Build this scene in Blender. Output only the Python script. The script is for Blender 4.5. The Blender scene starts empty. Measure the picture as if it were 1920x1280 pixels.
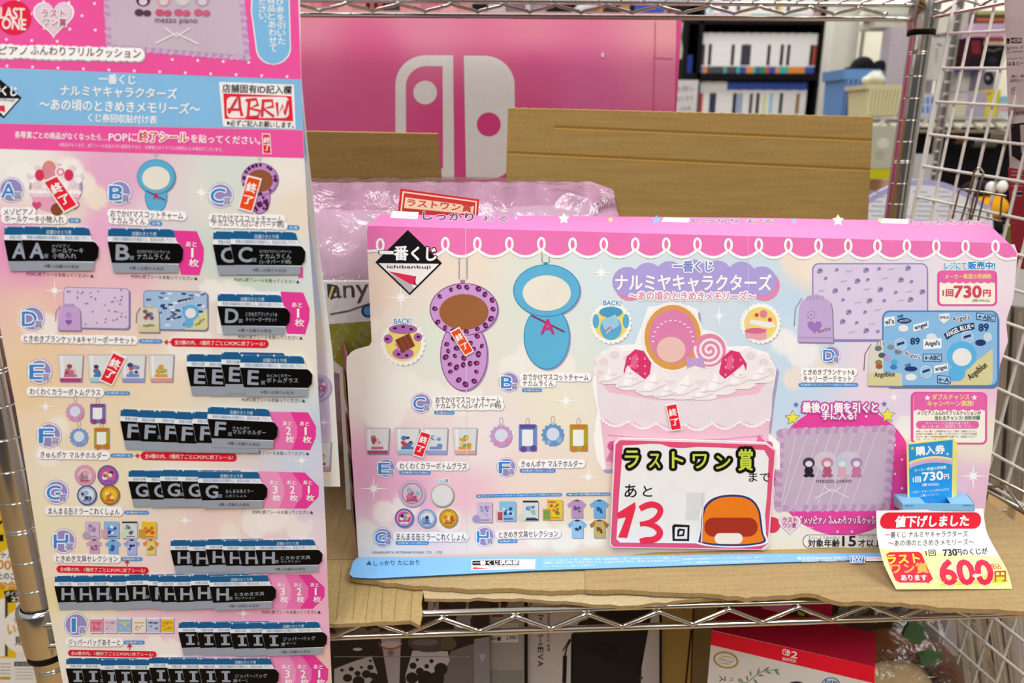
import bpy, bmesh, math, random
import numpy as np
from mathutils import Vector, Matrix
from math import sin, cos, radians, pi, sqrt, atan2
random.seed(7)
SC = bpy.context.scene
COL = SC.collection
ZC = 1.35                       # camera height over the floor
F = 1387.0                      # focal length in px of the 1920 px wide frame
TH, PH = radians(16.1), radians(2.9)

# ------------------------------------------------------------ camera, world, lights, exposure
cd = bpy.data.cameras.new('camera')
cam = bpy.data.objects.new('camera', cd); COL.objects.link(cam)
cd.sensor_width = 36; cd.lens = F*36/1920
cd.clip_start = .02; cd.clip_end = 60
cam.location = (0, 0, ZC); cam.rotation_euler = (pi/2-TH, 0, -PH)
cd.dof.use_dof = True; cd.dof.focus_distance = .60; cd.dof.aperture_fstop = 7.0
SC.camera = cam
w = bpy.data.worlds.new('shop_surroundings'); SC.world = w; w.use_nodes = True
nt = w.node_tree; nt.nodes.clear()
out = nt.nodes.new('ShaderNodeOutputWorld'); bg = nt.nodes.new('ShaderNodeBackground')
tc = nt.nodes.new('ShaderNodeTexCoord'); sx = nt.nodes.new('ShaderNodeSeparateXYZ')
rp = nt.nodes.new('ShaderNodeValToRGB')
mp = nt.nodes.new('ShaderNodeMapRange'); mp.inputs[1].default_value = -1; mp.inputs[2].default_value = 1
nt.links.new(tc.outputs['Generated'], sx.inputs[0]); nt.links.new(sx.outputs['Z'], mp.inputs[0])
nt.links.new(mp.outputs[0], rp.inputs[0]); nt.links.new(rp.outputs[0], bg.inputs[0]); nt.links.new(bg.outputs[0], out.inputs[0])
for e, c in zip((rp.color_ramp.elements[0], rp.color_ramp.elements[1]), ((.16, .15, .14, 1), (1, 1, 1, 1))): e.color = c
rp.color_ramp.elements.new(.42).color = (.13, .125, .12, 1)
rp.color_ramp.elements.new(.54).color = (.20, .20, .20, 1)
rp.color_ramp.elements.new(.75).color = (.95, .96, .98, 1)
bg.inputs[1].default_value = .55

def area(name, loc, sx_, sy_, power, target=None):
    l = bpy.data.lights.new(name, 'AREA'); l.shape = 'RECTANGLE'; l.size = sx_; l.size_y = sy_; l.energy = power
    l.color = (1, .985, .96)
    o = bpy.data.objects.new(name, l); COL.objects.link(o); o.location = loc
    if target is not None:
        d = Vector(target)-Vector(loc); o.rotation_euler = d.to_track_quat('-Z', 'Y').to_euler()
    return o
# the shop's ceiling tubes: over the aisle in front of the rack, over the rack row, and further back
area('ceiling_tube_light', (-.45, -.55, 2.55), .5, 2.4, 40)
area('ceiling_tube_light', (1.0, -.55, 2.55), .5, 2.4, 35)
area('ceiling_tube_light', (.4, 1.9, 2.6), 2.6, .5, 13)
area('ceiling_tube_light', (1.8, 3.0, 2.6), 2.6, .5, 55)
SC.view_settings.view_transform = 'Standard'; SC.view_settings.look = 'None'
SC.view_settings.exposure = -.07; SC.view_settings.gamma = 1; SC.view_settings.use_curve_mapping = False
try:
    SC.cycles.use_denoising = True; SC.cycles.max_bounces = 8; SC.cycles.transparent_max_bounces = 16
except Exception: pass

# ------------------------------------------------------------ materials
MATS = {}
def lin(h):
    h = h.lstrip('#'); o = []
    for i in (0, 2, 4):
        c = int(h[i:i+2], 16)/255
        o.append(c/12.92 if c <= .04045 else ((c+.055)/1.055)**2.4)
    return o
def M(hexc, r=.45, metal=0., spec=.12, var=.06, scale=60, bump=0.):
    key = (hexc, r, metal, spec, var, scale, bump)
    if key in MATS: return MATS[key]
    m = bpy.data.materials.new('ink_'+hexc.lstrip('#')); m.use_nodes = True
    n = m.node_tree; b = n.nodes['Principled BSDF']
    b.inputs['Roughness'].default_value = r; b.inputs['Metallic'].default_value = metal
    b.inputs['Specular IOR Level'].default_value = spec
    c = lin(hexc)
    tex = n.nodes.new('ShaderNodeTexNoise'); tex.inputs['Scale'].default_value = scale
    co = n.nodes.new('ShaderNodeTexCoord'); n.links.new(co.outputs['Object'], tex.inputs['Vector'])
    mx = n.nodes.new('ShaderNodeMix'); mx.data_type = 'RGBA'
    mx.inputs[6].default_value = (*[max(0, x*(1-var)) for x in c], 1)
    mx.inputs[7].default_value = (*[min(1, x*(1+var)) for x in c], 1)
    n.links.new(tex.outputs[0], mx.inputs[0]); n.links.new(mx.outputs[2], b.inputs['Base Color'])
    if bump:
        bp = n.nodes.new('ShaderNodeBump'); bp.inputs['Strength'].default_value = bump; bp.inputs['Distance'].default_value = .004
        n.links.new(tex.outputs[0], bp.inputs['Height']); n.links.new(bp.outputs[0], b.inputs['Normal'])
    m.diffuse_color = (*c, 1)
    MATS[key] = m
    return m
def print_mat(rough=.42):
    key = ('print', rough)
    if key in MATS: return MATS[key]
    m = bpy.data.materials.new('printed_paper'); m.use_nodes = True
    n = m.node_tree; b = n.nodes['Principled BSDF']; b.inputs['Roughness'].default_value = rough
    b.inputs['Specular IOR Level'].default_value = .35
    a = n.nodes.new('ShaderNodeAttribute'); a.attribute_name = 'art'
    n.links.new(a.outputs['Color'], b.inputs['Base Color'])
    MATS[key] = m
    return m
def card_mat(hexc, dx, vert=False):
    """corrugated cardboard: fibres, faint flute stripes, specks"""
    key = ('card', hexc, dx)
    if key in MATS: return MATS[key]
    m = bpy.data.materials.new('cardboard'); m.use_nodes = True
    n = m.node_tree; b = n.nodes['Principled BSDF']; b.inputs['Roughness'].default_value = .85
    b.inputs['Specular IOR Level'].default_value = .15
    co = n.nodes.new('ShaderNodeTexCoord'); mpn = n.nodes.new('ShaderNodeMapping')
    mpn.inputs['Scale'].default_value = dx
    n.links.new(co.outputs['Object'], mpn.inputs[0])
    t1 = n.nodes.new('ShaderNodeTexNoise'); t1.inputs['Scale'].default_value = 1; t1.inputs['Detail'].default_value = 3
    n.links.new(mpn.outputs[0], t1.inputs['Vector'])
    t2 = n.nodes.new('ShaderNodeTexNoise'); t2.inputs['Scale'].default_value = 420
    n.links.new(co.outputs['Object'], t2.inputs['Vector'])
    ad = n.nodes.new('ShaderNodeMath'); ad.operation = 'ADD'; n.links.new(t1.outputs[0], ad.inputs[0]); n.links.new(t2.outputs[0], ad.inputs[1])
    r_ = n.nodes.new('ShaderNodeMapRange'); r_.inputs[1].default_value = .6; r_.inputs[2].default_value = 1.4
    n.links.new(ad.outputs[0], r_.inputs[0])
    c = lin(hexc); mx = n.nodes.new('ShaderNodeMix'); mx.data_type = 'RGBA'
    mx.inputs[6].default_value = (*[x*.80 for x in c], 1); mx.inputs[7].default_value = (*[min(1, x*1.16) for x in c], 1)
    n.links.new(r_.outputs[0], mx.inputs[0]); n.links.new(mx.outputs[2], b.inputs['Base Color'])
    bp = n.nodes.new('ShaderNodeBump'); bp.inputs['Strength'].default_value = .25; bp.inputs['Distance'].default_value = .001
    n.links.new(t1.outputs[0], bp.inputs['Height']); n.links.new(bp.outputs[0], b.inputs['Normal'])
    MATS[key] = m
    return m
def chrome(hexc='#c9c6c2', r=.12):
    return M(hexc, r, 1., .5, .03, 30)
def film(name='clear_plastic', gl=.22, tint=(1, 1, 1), bump=.6, scale=14, dist=.006):
    key = ('film', name)
    if key in MATS: return MATS[key]
    m = bpy.data.materials.new(name); m.use_nodes = True
    n = m.node_tree; n.nodes.clear()
    o = n.nodes.new('ShaderNodeOutputMaterial'); mix = n.nodes.new('ShaderNodeMixShader')
    tr = n.nodes.new('ShaderNodeBsdfTransparent'); tr.inputs[0].default_value = (*tint, 1)
    g = n.nodes.new('ShaderNodeBsdfGlossy'); g.inputs['Roughness'].default_value = .14
    fr = n.nodes.new('ShaderNodeLayerWeight'); fr.inputs[0].default_value = .5
    pw = n.nodes.new('ShaderNodeMath'); pw.operation = 'POWER'; pw.inputs[1].default_value = 4
    ad = n.nodes.new('ShaderNodeMath'); ad.operation = 'MULTIPLY_ADD'; ad.inputs[1].default_value = .7; ad.inputs[2].default_value = gl+.03
    co = n.nodes.new('ShaderNodeTexCoord'); tx = n.nodes.new('ShaderNodeTexNoise')
    tx.inputs['Scale'].default_value = scale; tx.inputs['Detail'].default_value = 4; tx.inputs['Distortion'].default_value = 1.2
    bp = n.nodes.new('ShaderNodeBump'); bp.inputs['Strength'].default_value = bump; bp.inputs['Distance'].default_value = dist
    n.links.new(co.outputs['Object'], tx.inputs['Vector']); n.links.new(tx.outputs[0], bp.inputs['Height'])
    n.links.new(bp.outputs[0], g.inputs['Normal']); n.links.new(bp.outputs[0], fr.inputs['Normal'])
    n.links.new(fr.outputs['Facing'], pw.inputs[0]); n.links.new(pw.outputs[0], ad.inputs[0]); n.links.new(ad.outputs[0], mix.inputs[0])
    n.links.new(tr.outputs[0], mix.inputs[1]); n.links.new(g.outputs[0], mix.inputs[2]); n.links.new(mix.outputs[0], o.inputs[0])
    MATS[key] = m
    return m

# ------------------------------------------------------------ geometry helpers
def V3(*a): return np.array(a, float)
def ray(u, v):
    r = (u-960)/F; t = (640-v)/F
    y = cos(TH)+sin(TH)*t; z = -sin(TH)+cos(TH)*t
    return V3(r*cos(PH)+y*sin(PH), -r*sin(PH)+y*cos(PH), z)
def at_y(u, v, y): d = ray(u, v); return d*(y/d[1])
def at_z(u, v, z): d = ray(u, v); return d*(z/d[2])
def at_x(u, v, x): d = ray(u, v); return d*(x/d[0])
def unit(a): return a/np.linalg.norm(a)

JOBS = []        # meshes waiting to be filled
class MB:
    """collects faces; becomes ONE mesh object"""
    def __init__(s): s.v = []; s.f = []; s.m = []; s.mats = []; s.col = {}; s.txt = []; s.smooth = set(); s.sm = False
    def mi(s, m):
        if m not in s.mats: s.mats.append(m)
        return s.mats.index(m)
    def add(s, vs, fs, m):
        b = len(s.v); k = s.mi(m); s.v.extend([tuple(x) for x in vs])
        for f in fs:
            if s.sm: s.smooth.add(len(s.f))
            s.f.append(tuple(i+b for i in f)); s.m.append(k)
        return b
    def poly(s, pts, m): s.add(pts, [tuple(range(len(pts)))], m)
    def box(s, x0, x1, y0, y1, z0, z1, m, rot=0, c=None):
        vs = [V3(x, y, z) for z in (z0, z1) for x, y in ((x0, y0), (x1, y0), (x1, y1), (x0, y1))]
        if rot:
            cx, cy = c if c else ((x0+x1)/2, (y0+y1)/2)
            vs = [V3(cx+(p[0]-cx)*cos(rot)-(p[1]-cy)*sin(rot), cy+(p[0]-cx)*sin(rot)+(p[1]-cy)*cos(rot), p[2]) for p in vs]
        s.add(vs, [(0, 3, 2, 1), (4, 5, 6, 7), (0, 1, 5, 4), (1, 2, 6, 5), (2, 3, 7, 6), (3, 0, 4, 7)], m)
    def slab(s, pts, off, m, side=None):
        """extrude a planar outline by the vector off"""
        n = len(pts); b = [np.array(p)+off for p in pts]
        s.add(list(pts)+b, [tuple(range(n)), tuple(range(2*n-1, n-1, -1))], m)
        s.add(list(pts)+b, [(i, i+n, (i+1) % n+n, (i+1) % n) for i in range(n)], side or m)
    def tube(s, pts, r, m, n=8, cap=True, closed=False):
        pts = [np.array(p, float) for p in pts]; N = len(pts); vs = []; up = None
        for i, p in enumerate(pts):
            if closed: d = unit(pts[(i+1) % N]-pts[i-1])
            else:
                d = pts[min(i+1, N-1)]-pts[max(i-1, 0)]; d = unit(d)
            if up is None:
                up = V3(0, 0, 1) if abs(d[2]) < .9 else V3(0, 1, 0)
            a = np.cross(d, up); 
            if np.linalg.norm(a) < 1e-6: a = np.cross(d, V3(1, .3, 0))
            a = unit(a); c = unit(np.cross(a, d)); up = c
            rr = r[i] if hasattr(r, '__len__') else r
            for k in range(n):
                t = 2*pi*k/n; vs.append(p+rr*(cos(t)*a+sin(t)*c))
        fs = []
        for i in range(N if closed else N-1):
            j = (i+1) % N
            for k in range(n): fs.append((i*n+k, i*n+(k+1) % n, j*n+(k+1) % n, j*n+k))
        o = s.sm; s.sm = True; s.add(vs, fs, m); s.sm = o
        if cap and not closed: s.add(vs[:n], [tuple(range(n-1, -1, -1))], m); s.add(vs[-n:], [tuple(range(n))], m)
    def lathe(s, base, prof, m, n=24, axis=V3(0, 0, 1)):
        """prof: list of (r, h) along axis from base"""
        axis = unit(axis); a = unit(np.cross(axis, V3(0, 1, 0) if abs(axis[1]) < .9 else V3(1, 0, 0))); c = np.cross(axis, a)
        vs = [base+axis*h+r*(cos(2*pi*k/n)*a+sin(2*pi*k/n)*c) for r, h in prof for k in range(n)]
        fs = [(i*n+k, i*n+(k+1) % n, (i+1)*n+(k+1) % n, (i+1)*n+k) for i in range(len(prof)-1) for k in range(n)]
        o = s.sm; s.sm = True; s.add(vs, fs, m); s.sm = o
    def ell(s, c, a, b_, d, m, nu=20, nv=12, fn=None):
        """ellipsoid with axis vectors a, b_, d"""
        vs = []; 
        for i in range(nv+1):
            ph = pi*i/nv-pi/2
            for k in range(nu):
                t = 2*pi*k/nu; q = fn(t, ph) if fn else 1
                vs.append(c+(a*cos(t)*cos(ph)+b_*sin(t)*cos(ph)+d*sin(ph))*q)
        fs = [(i*nu+k, i*nu+(k+1) % nu, (i+1)*nu+(k+1) % nu, (i+1)*nu+k) for i in range(nv) for k in range(nu)]
        o = s.sm; s.sm = True; s.add(vs, fs, m); s.sm = o

def tag(o, label=None, cat=None, group=None, kind=None):
    if label: o['label'] = label
    if cat: o['category'] = cat
    if group: o['group'] = group
    if kind: o['kind'] = kind
    return o
ROOTS = []
def thing(name, label, cat, group=None):
    o = bpy.data.objects.new(name, None); COL.objects.link(o); o.empty_display_size = .02
    tag(o, label, cat, group); ROOTS.append(o); return o
def obj(mb, name, parent=None, label=None, cat=None, group=None, kind=None):
    me = bpy.data.meshes.new(name); o = bpy.data.objects.new(name, me); COL.objects.link(o)
    if parent is not None: o.parent = parent
    tag(o, label, cat, group, kind); JOBS.append((mb, o)); return o

# ------------------------------------------------------------ printing on flat sheets
EPS = 5e-5
_cnt = [0]
class Pan:
    """a printed sheet: plane through O with normal N (towards the viewer); K maps the px frame used for reading the photo"""
    def __init__(s, O, N, bend=None): s.O = np.array(O, float); s.N = unit(np.array(N, float)); s.bend = bend
    def up(s, h): return Pan(s.O+s.N*h, s.N, s.bend)
    def p(s, u, v, h=0.):
        d = ray(u, v); q = d*((s.O@s.N)/(d@s.N))
        if s.bend is not None: h = h+s.bend(q)
        return q+s.N*h
def panel3(A, B, C_):
    n = unit(np.cross(B-A, C_-A))
    if n@A > 0: n = -n
    return Pan(A, n)
class Art:
    """print on pan pn, into mesh mb, coordinates read in crop (ox, oy, s)"""
    def __init__(s, mb, pn, ox=0, oy=0, sc=1.): s.mb = mb; s.pn = pn; s.k = (ox, oy, sc)
    def at(s, ox, oy, sc): return Art(s.mb, s.pn, ox, oy, sc)
    def P(s, x, y, L): return s.pn.p(s.k[0]+x/s.k[2], s.k[1]+y/s.k[2], L)
    def lev(s, L): _cnt[0] = (_cnt[0]+1) % 40; return L*EPS+_cnt[0]*1e-6
    def poly(s, pts, col, L=2):
        h = s.lev(L); s.mb.poly([s.P(x, y, h) for x, y in pts], M(col))
    def rect(s, x0, y0, x1, y1, col, L=2, sk=0., r=0.):
        """sk: slope of the horizontal edges; r: corner radius"""
        if r: pts = rrect(x0, y0, x1, y1, r)
        else: pts = [(x0, y0), (x1, y0), (x1, y1), (x0, y1)]
        s.poly([(x, y+(x-x0)*sk) for x, y in pts], col, L)
    def circ(s, x, y, r, col, L=2, ry=None, n=20, a=0):
        ry = ry or r
        s.poly([(x+r*cos(t)*cos(a)-ry*sin(t)*sin(a), y+r*cos(t)*sin(a)+ry*sin(t)*cos(a)) for t in [2*pi*i/n for i in range(n)]], col, L)
    def ring(s, x, y, r, wd, col, L=3, ry=None, n=20, a0=0, a1=2*pi):
        ry = ry or r
        s.stroke([(x+r*cos(a0+(a1-a0)*i/n), y+ry*sin(a0+(a1-a0)*i/n)) for i in range(n+1)], wd, col, L)
    def stroke(s, pts, wd, col, L=3):
        h = s.lev(L); a = [np.array(p, float) for p in pts]; vs = []
        for i, p in enumerate(a):
            d = a[min(i+1, len(a)-1)]-a[max(i-1, 0)]; d = d/(np.linalg.norm(d)+1e-9); n = np.array((-d[1], d[0]))
            w_ = wd[i] if hasattr(wd, '__len__') else wd
            vs += [s.P(*(p+n*w_/2), h), s.P(*(p-n*w_/2), h)]
        s.mb.add(vs, [(2*i, 2*i+1, 2*i+3, 2*i+2) for i in range(len(a)-1)], M(col))
    def star(s, x, y, r, col, L=3, k=5, q=.45, a=-pi/2):
        s.poly([(x+(r if i % 2 == 0 else r*q)*cos(a+pi*i/k), y+(r if i % 2 == 0 else r*q)*sin(a+pi*i/k)) for i in range(2*k)], col, L)
    def spark(s, x, y, r, L=3, col='#ffffff'):
        s.star(x, y, r, col, L, 4, .09); s.star(x, y, r*.4, col, L, 4, .35, -pi/4)
    def heart(s, x, y, r, col, L=3, sq=1., n=28):
        pts = []
        for i in range(n):
            t = 2*pi*i/n; pts.append((x+r*sin(t)**3, y-r*sq*(13*cos(t)-5*cos(2*t)-2*cos(3*t)-cos(4*t))/16))
        s.poly(pts, col, L)
    def T(s, st, xl, yl, xr, yr, h, col, L=5, b=.018, ol=0, oc='#ffffff'):
        """one run of writing: left-centre (xl,yl) to right-centre (xr,yr), ink height h"""
        lv = s.lev(L)
        bw_ = max(0., b-.004)*.8*min(h, 1.3*abs(xr-xl)/max(1, len(st))*1.2+h*.2)
        def emit(dx, dy, c, hh):
            d = np.array((xr-xl, yr-yl), float); n = np.array((-d[1], d[0]))/(np.linalg.norm(d)+1e-9)*h
            o = np.array((xl+dx, yl+dy))
            f = lambda a, c_: s.P(*(o+d*a+n*(.5-c_)), hh)     # a,c_ in 0..1 of the ink box
            s.mb.txt.append((st, 0., f, M(c)))
        if ol:
            no = 18 if ol/s.k[2] > 1.6 else 10
            for i in range(no): emit((ol+bw_)*cos(i*2*pi/no), (ol+bw_)*sin(i*2*pi/no), oc, s.lev(L-1))
            if ol > 12:
                for i in range(6): emit(ol*.5*cos(i*pi/3), ol*.5*sin(i*pi/3), oc, s.lev(L-1))
        if bw_/s.k[2] > .12:
            nb = 14 if bw_/s.k[2] > 1.2 else 6
            for i in range(nb): emit(bw_*cos(i*2*pi/nb), bw_*sin(i*2*pi/nb), col, s.lev(L))
        emit(0, 0, col, lv)
    def TV(s, st, x, y0, y1, wd, col, L=5, b=.018, dx=0.):
        """vertical writing, one glyph per step"""
        n = len(st); e = (y1-y0)/n
        for i, c in enumerate(st):
            yy = y0+e*(i+.5); xx = x+dx*(i+.5)/n
            if c == 'ー': s.stroke([(xx, yy-e*.4), (xx, yy+e*.4)], wd*.12, col, L); continue
            if c in '。、': s.ring(xx+wd*.3, yy-e*.3, wd*.1, wd*.06, col, L); continue
            k = .72 if c in 'ょっゃゅィッョャ' else 1.
            s.T(c, xx-wd/2*k, yy, xx+wd/2*k, yy, e*.86*k, col, L, b)
    def puff(s, xl, yl, xr, yr, h, col='#ffffff', sh='#b9aeb4', L=3):
        """scalloped white band behind a caption, with its printed shadow rim"""
        n = max(2, int((xr-xl)/(h*.62))); rnd = random.Random(int(xl*7+yl))
        cs = [(xl+(xr-xl)*i/n, yl+(yr-yl)*i/n, h*(.60+.10*rnd.random())) for i in range(n+1)]
        if sh:
            for x, y, r in cs: s.circ(x+h*.07, y+h*.10, r*1.04, sh, L-1, n=14)
        for x, y, r in cs: s.circ(x, y, r, col, L, n=14)
        s.poly([(xl, yl-h*.5), (xr, yr-h*.5), (xr, yr+h*.5), (xl, yl+h*.5)], col, L)
    def badge(s, x, y, r, let, L=4):
        s.circ(x, y, r, '#9d93cc', L-2, n=28); s.circ(x, y, r*.95, '#ffffff', L-1, n=28); s.circ(x, y, r*.87, '#9a8fca', L, n=28)
        wd = .16 if let == 'I' else .56
        s.T(let, x-r*.2-r*wd, y+r*.02, x-r*.2+r*wd, y+r*.02, r*1.10, '#3f8ad8', L+3, .03, r*.09)
        s.T('賞', x+r*.22, y+r*.42, x+r*.80, y+r*.42, r*.58, '#7c72b8', L+5, .02, r*.05)
    def cap(s, st, xl, yl, xr, yr, h, col='#6b5560', L=6):
        s.puff(xl+h*.2, yl, xr-h*.2, yr, h*1.05, L=L-2); s.T(st, xl, yl, xr, yr, h, col, L, .018)
    def pill(s, st, xl, yl, xr, yr, h, bgc='#4f93d6', col='#ffffff', L=4, th=.62):
        sk = (yr-yl)/(xr-xl+1e-9)
        s.rect(xl, yl-h/2, xr, yl+h/2, bgc, L, sk, h*.49)
        if st: s.T(st, xl+h*.5, yl+sk*h*.5, xr-h*.5, yr-sk*h*.5, h*th, col, L+2, .02)
def smooth(pts, w=None, k=5):
    """Catmull-Rom through pts (and widths)"""
    P = [np.array(p, float) for p in pts]; o = []; ow = []
    for i in range(len(P)-1):
        a, b, c, d = P[max(i-1, 0)], P[i], P[i+1], P[min(i+2, len(P)-1)]
        for j in range(k):
            t = j/k; o.append(tuple(.5*((2*b)+(c-a)*t+(2*a-5*b+4*c-d)*t*t+(3*b-a-3*c+d)*t**3)))
            if w: ow.append(w[i]+(w[i+1]-w[i])*t)
    o.append(tuple(P[-1]))
    if w: ow.append(w[-1]); return o, ow
    return o
def rrect(x0, y0, x1, y1, r, n=5):
    o = []
    for cx, cy, a in ((x1-r, y0+r, -90), (x1-r, y1-r, 0), (x0+r, y1-r, 90), (x0+r, y0+r, 180)):
        for i in range(n+1):
            t = radians(a+90*i/n); o.append((cx+r*cos(t), cy+r*sin(t)))
    return o
def blend(ctrl, clouds=()):
    """a printed pastel backdrop: colour patches melting into one another plus cloud shapes"""
    cp = np.array([c[:2] for c in ctrl], float); cc = np.array([lin(c[2]) for c in ctrl])
    def fn(u, v):
        d = ((cp-(u, v))**2).sum(1)+300.; w_ = 1/d**1.6; c = (w_[:, None]*cc).sum(0)/w_.sum()
        for cx, cy, r, hx, soft in clouds:
            dd = sqrt((u-cx)**2+(v-cy)**2)-r
            k = min(1, max(0, .5-dd/(2*soft)))
            if k > 0:
                c = c*(1-k*.85)+np.array(lin(hx))*k*.85
        return c
    return fn
def backdrop(mb, pn, Lf, Rf, v0, v1, nx, ny, fn, h=EPS, rough=.42):
    """grid of printed colour between the sheet's left edge Lf(v) and right edge Rf(v); v0/v1 are functions of the 0..1 position across"""
    m = print_mat(rough); vs = []; cs = []
    for j in range(ny+1):
        for i in range(nx+1):
            a = i/nx; vv = v0(a)+(v1(a)-v0(a))*j/ny; uu = Lf(vv)+(Rf(vv)-Lf(vv))*a
            vs.append(pn.p(uu, vv, h)); cs.append(fn(uu, vv))
    b = mb.add(vs, [(j*(nx+1)+i, j*(nx+1)+i+1, (j+1)*(nx+1)+i+1, (j+1)*(nx+1)+i) for j in range(ny) for i in range(nx)], m)
    for i, c in enumerate(cs): mb.col[b+i] = c
def interp(pts):
    xs = [p[0] for p in pts]; ys = [p[1] for p in pts]
    return lambda v: float(np.interp(v, xs, ys))
def base_sheet(mb, pn, pts, th, col='#f4f4f2', edge=None):
    """the paper or board itself: outline in photo px, thickness th behind the printed face"""
    q = [pn.p(u, v) for u, v in pts]
    mb.slab(q, -pn.N*th, M(col, .55), M(edge or col, .6))

# ============================================================ THE ROOM
ZF = -ZC
mb = MB(); mb.box(-4, 4.6, -2, 5.2, ZF-.05, ZF, M('#b08c5a', .35, 0, .5, .08, 3)); tag(obj(mb, 'floor'), kind='structure')
mb = MB(); mb.box(-4, 4.6, 5.0, 5.1, ZF, 1.4, M('#d9d9d2', .7, 0, .3, .03, 6)); tag(obj(mb, 'wall_back'), kind='structure')
mb = MB(); mb.box(-4, -3.9, -2, 5.0, ZF, 1.4, M('#d5d5d0', .7, 0, .3, .03, 6)); tag(obj(mb, 'wall_left'), kind='structure')
mb = MB(); mb.box(4.5, 4.6, -2, 5.0, ZF, 1.4, M('#d5d5d0', .7, 0, .3, .03, 6)); tag(obj(mb, 'wall_right'), kind='structure')
# the white partition beside the black game shelf, with its corner pilaster
pa, pb, pc = at_y(1556, 120, 3.1), at_y(1640, 120, 3.1), at_y(1596, 120, 3.1)
mb = MB(); mb.box(pa[0], pc[0], 3.1, 3.5, ZF, 1.4, M('#d2d2c8', .6)); tag(obj(mb, 'trim_1'), kind='structure')
mb = MB(); mb.box(pc[0], pc[0]+1.2, 3.3, 3.4, ZF, 1.4, M('#dedcc9', .7)); tag(obj(mb, 'wall_partition'), kind='structure')

# ============================================================ THE WIRE RACK
CH = chrome('#d0cdc8', .13); CH2 = chrome('#8c857c', .2)
FY, RY = .527, .93
PL = at_y(70, 1110, FY); PR = at_y(1712, 170, RY)
XL, XR = PL[0], PR[0]
rack = thing('wire_rack', 'chrome wire shelving rack with grooved posts carrying the pink display and cartons', 'shelf rack')
def post(x, y, z0=ZF+.01, z1=.52):
    mb = MB(); pr = [(.0127, 0)]; z = z0; k = 0
    mb2 = []
    h = 0; H = z1-z0
    while h < H:
        h2 = min(H, h+.0254)
        pr += [(.0127, h+.0004 if k % 5 != 1 else h+.0031), (.0127, h2-.0016), (.0127, h2-.0011), (.0119, h2-.0007), (.0119, h2-.0002), (.0127, h2)]
        if k % 5 == 0: pr += [(.0127, h2+.0015), (.0119, h2+.0018), (.0119, h2+.0024), (.0127, h2+.0027), (.0127, h2+.003)]
        h = h2; k += 1
    pr = [(r, min(a, H)) for r, a in pr]+[(0.0005, H)]
    mb.lathe(V3(x, y, z0), pr, CH, 24); return obj(mb, 'post', rack)
# ring position read from the rear right post (ring at v=142) so that the grooves line up
posts = {}
zr = at_y(1712, 142, RY)[2]; zr0 = zr-.0254*60
for nm, x, y in (('fl', XL, FY), ('rl', XL, RY), ('fr', XR+.04, FY), ('rr', XR, RY)): posts[nm] = post(x, y, ZF+((zr0-ZF) % .0254))
def zig(mb, a, b, zt, zb, per, ph, r, m):
    """bent truss wire between two rails; valleys at distance ph + k*per from a"""
    L = np.linalg.norm(b-a); d = (b-a)/L; k0 = math.floor(-ph/per*2)-1; P = []
    k = k0
    while True:
        s = ph+k*per/2
        if s > L: break
        if s > 0:
            z = zb if k % 2 == 0 else zt
            for q in (-.004, 0, .004):
                zz = z+(.0016 if k % 2 == 0 else -.0016)*(1 if q else 0)*1.2
                P.append(V3(*(a+d*(s+q))[:2], zz))
        k += 1
    mb.tube(P, r, m, 7)
zA = at_y(1000, 31, RY)[2]; zB = at_y(1300, 6, RY)[2]          # rear truss of the upper shelf
LZ = at_y(1000, 1181, FY-.012)[2]; LT = at_y(1000, 1143, FY-.012)[2]   # front truss of the lower shelf
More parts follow.
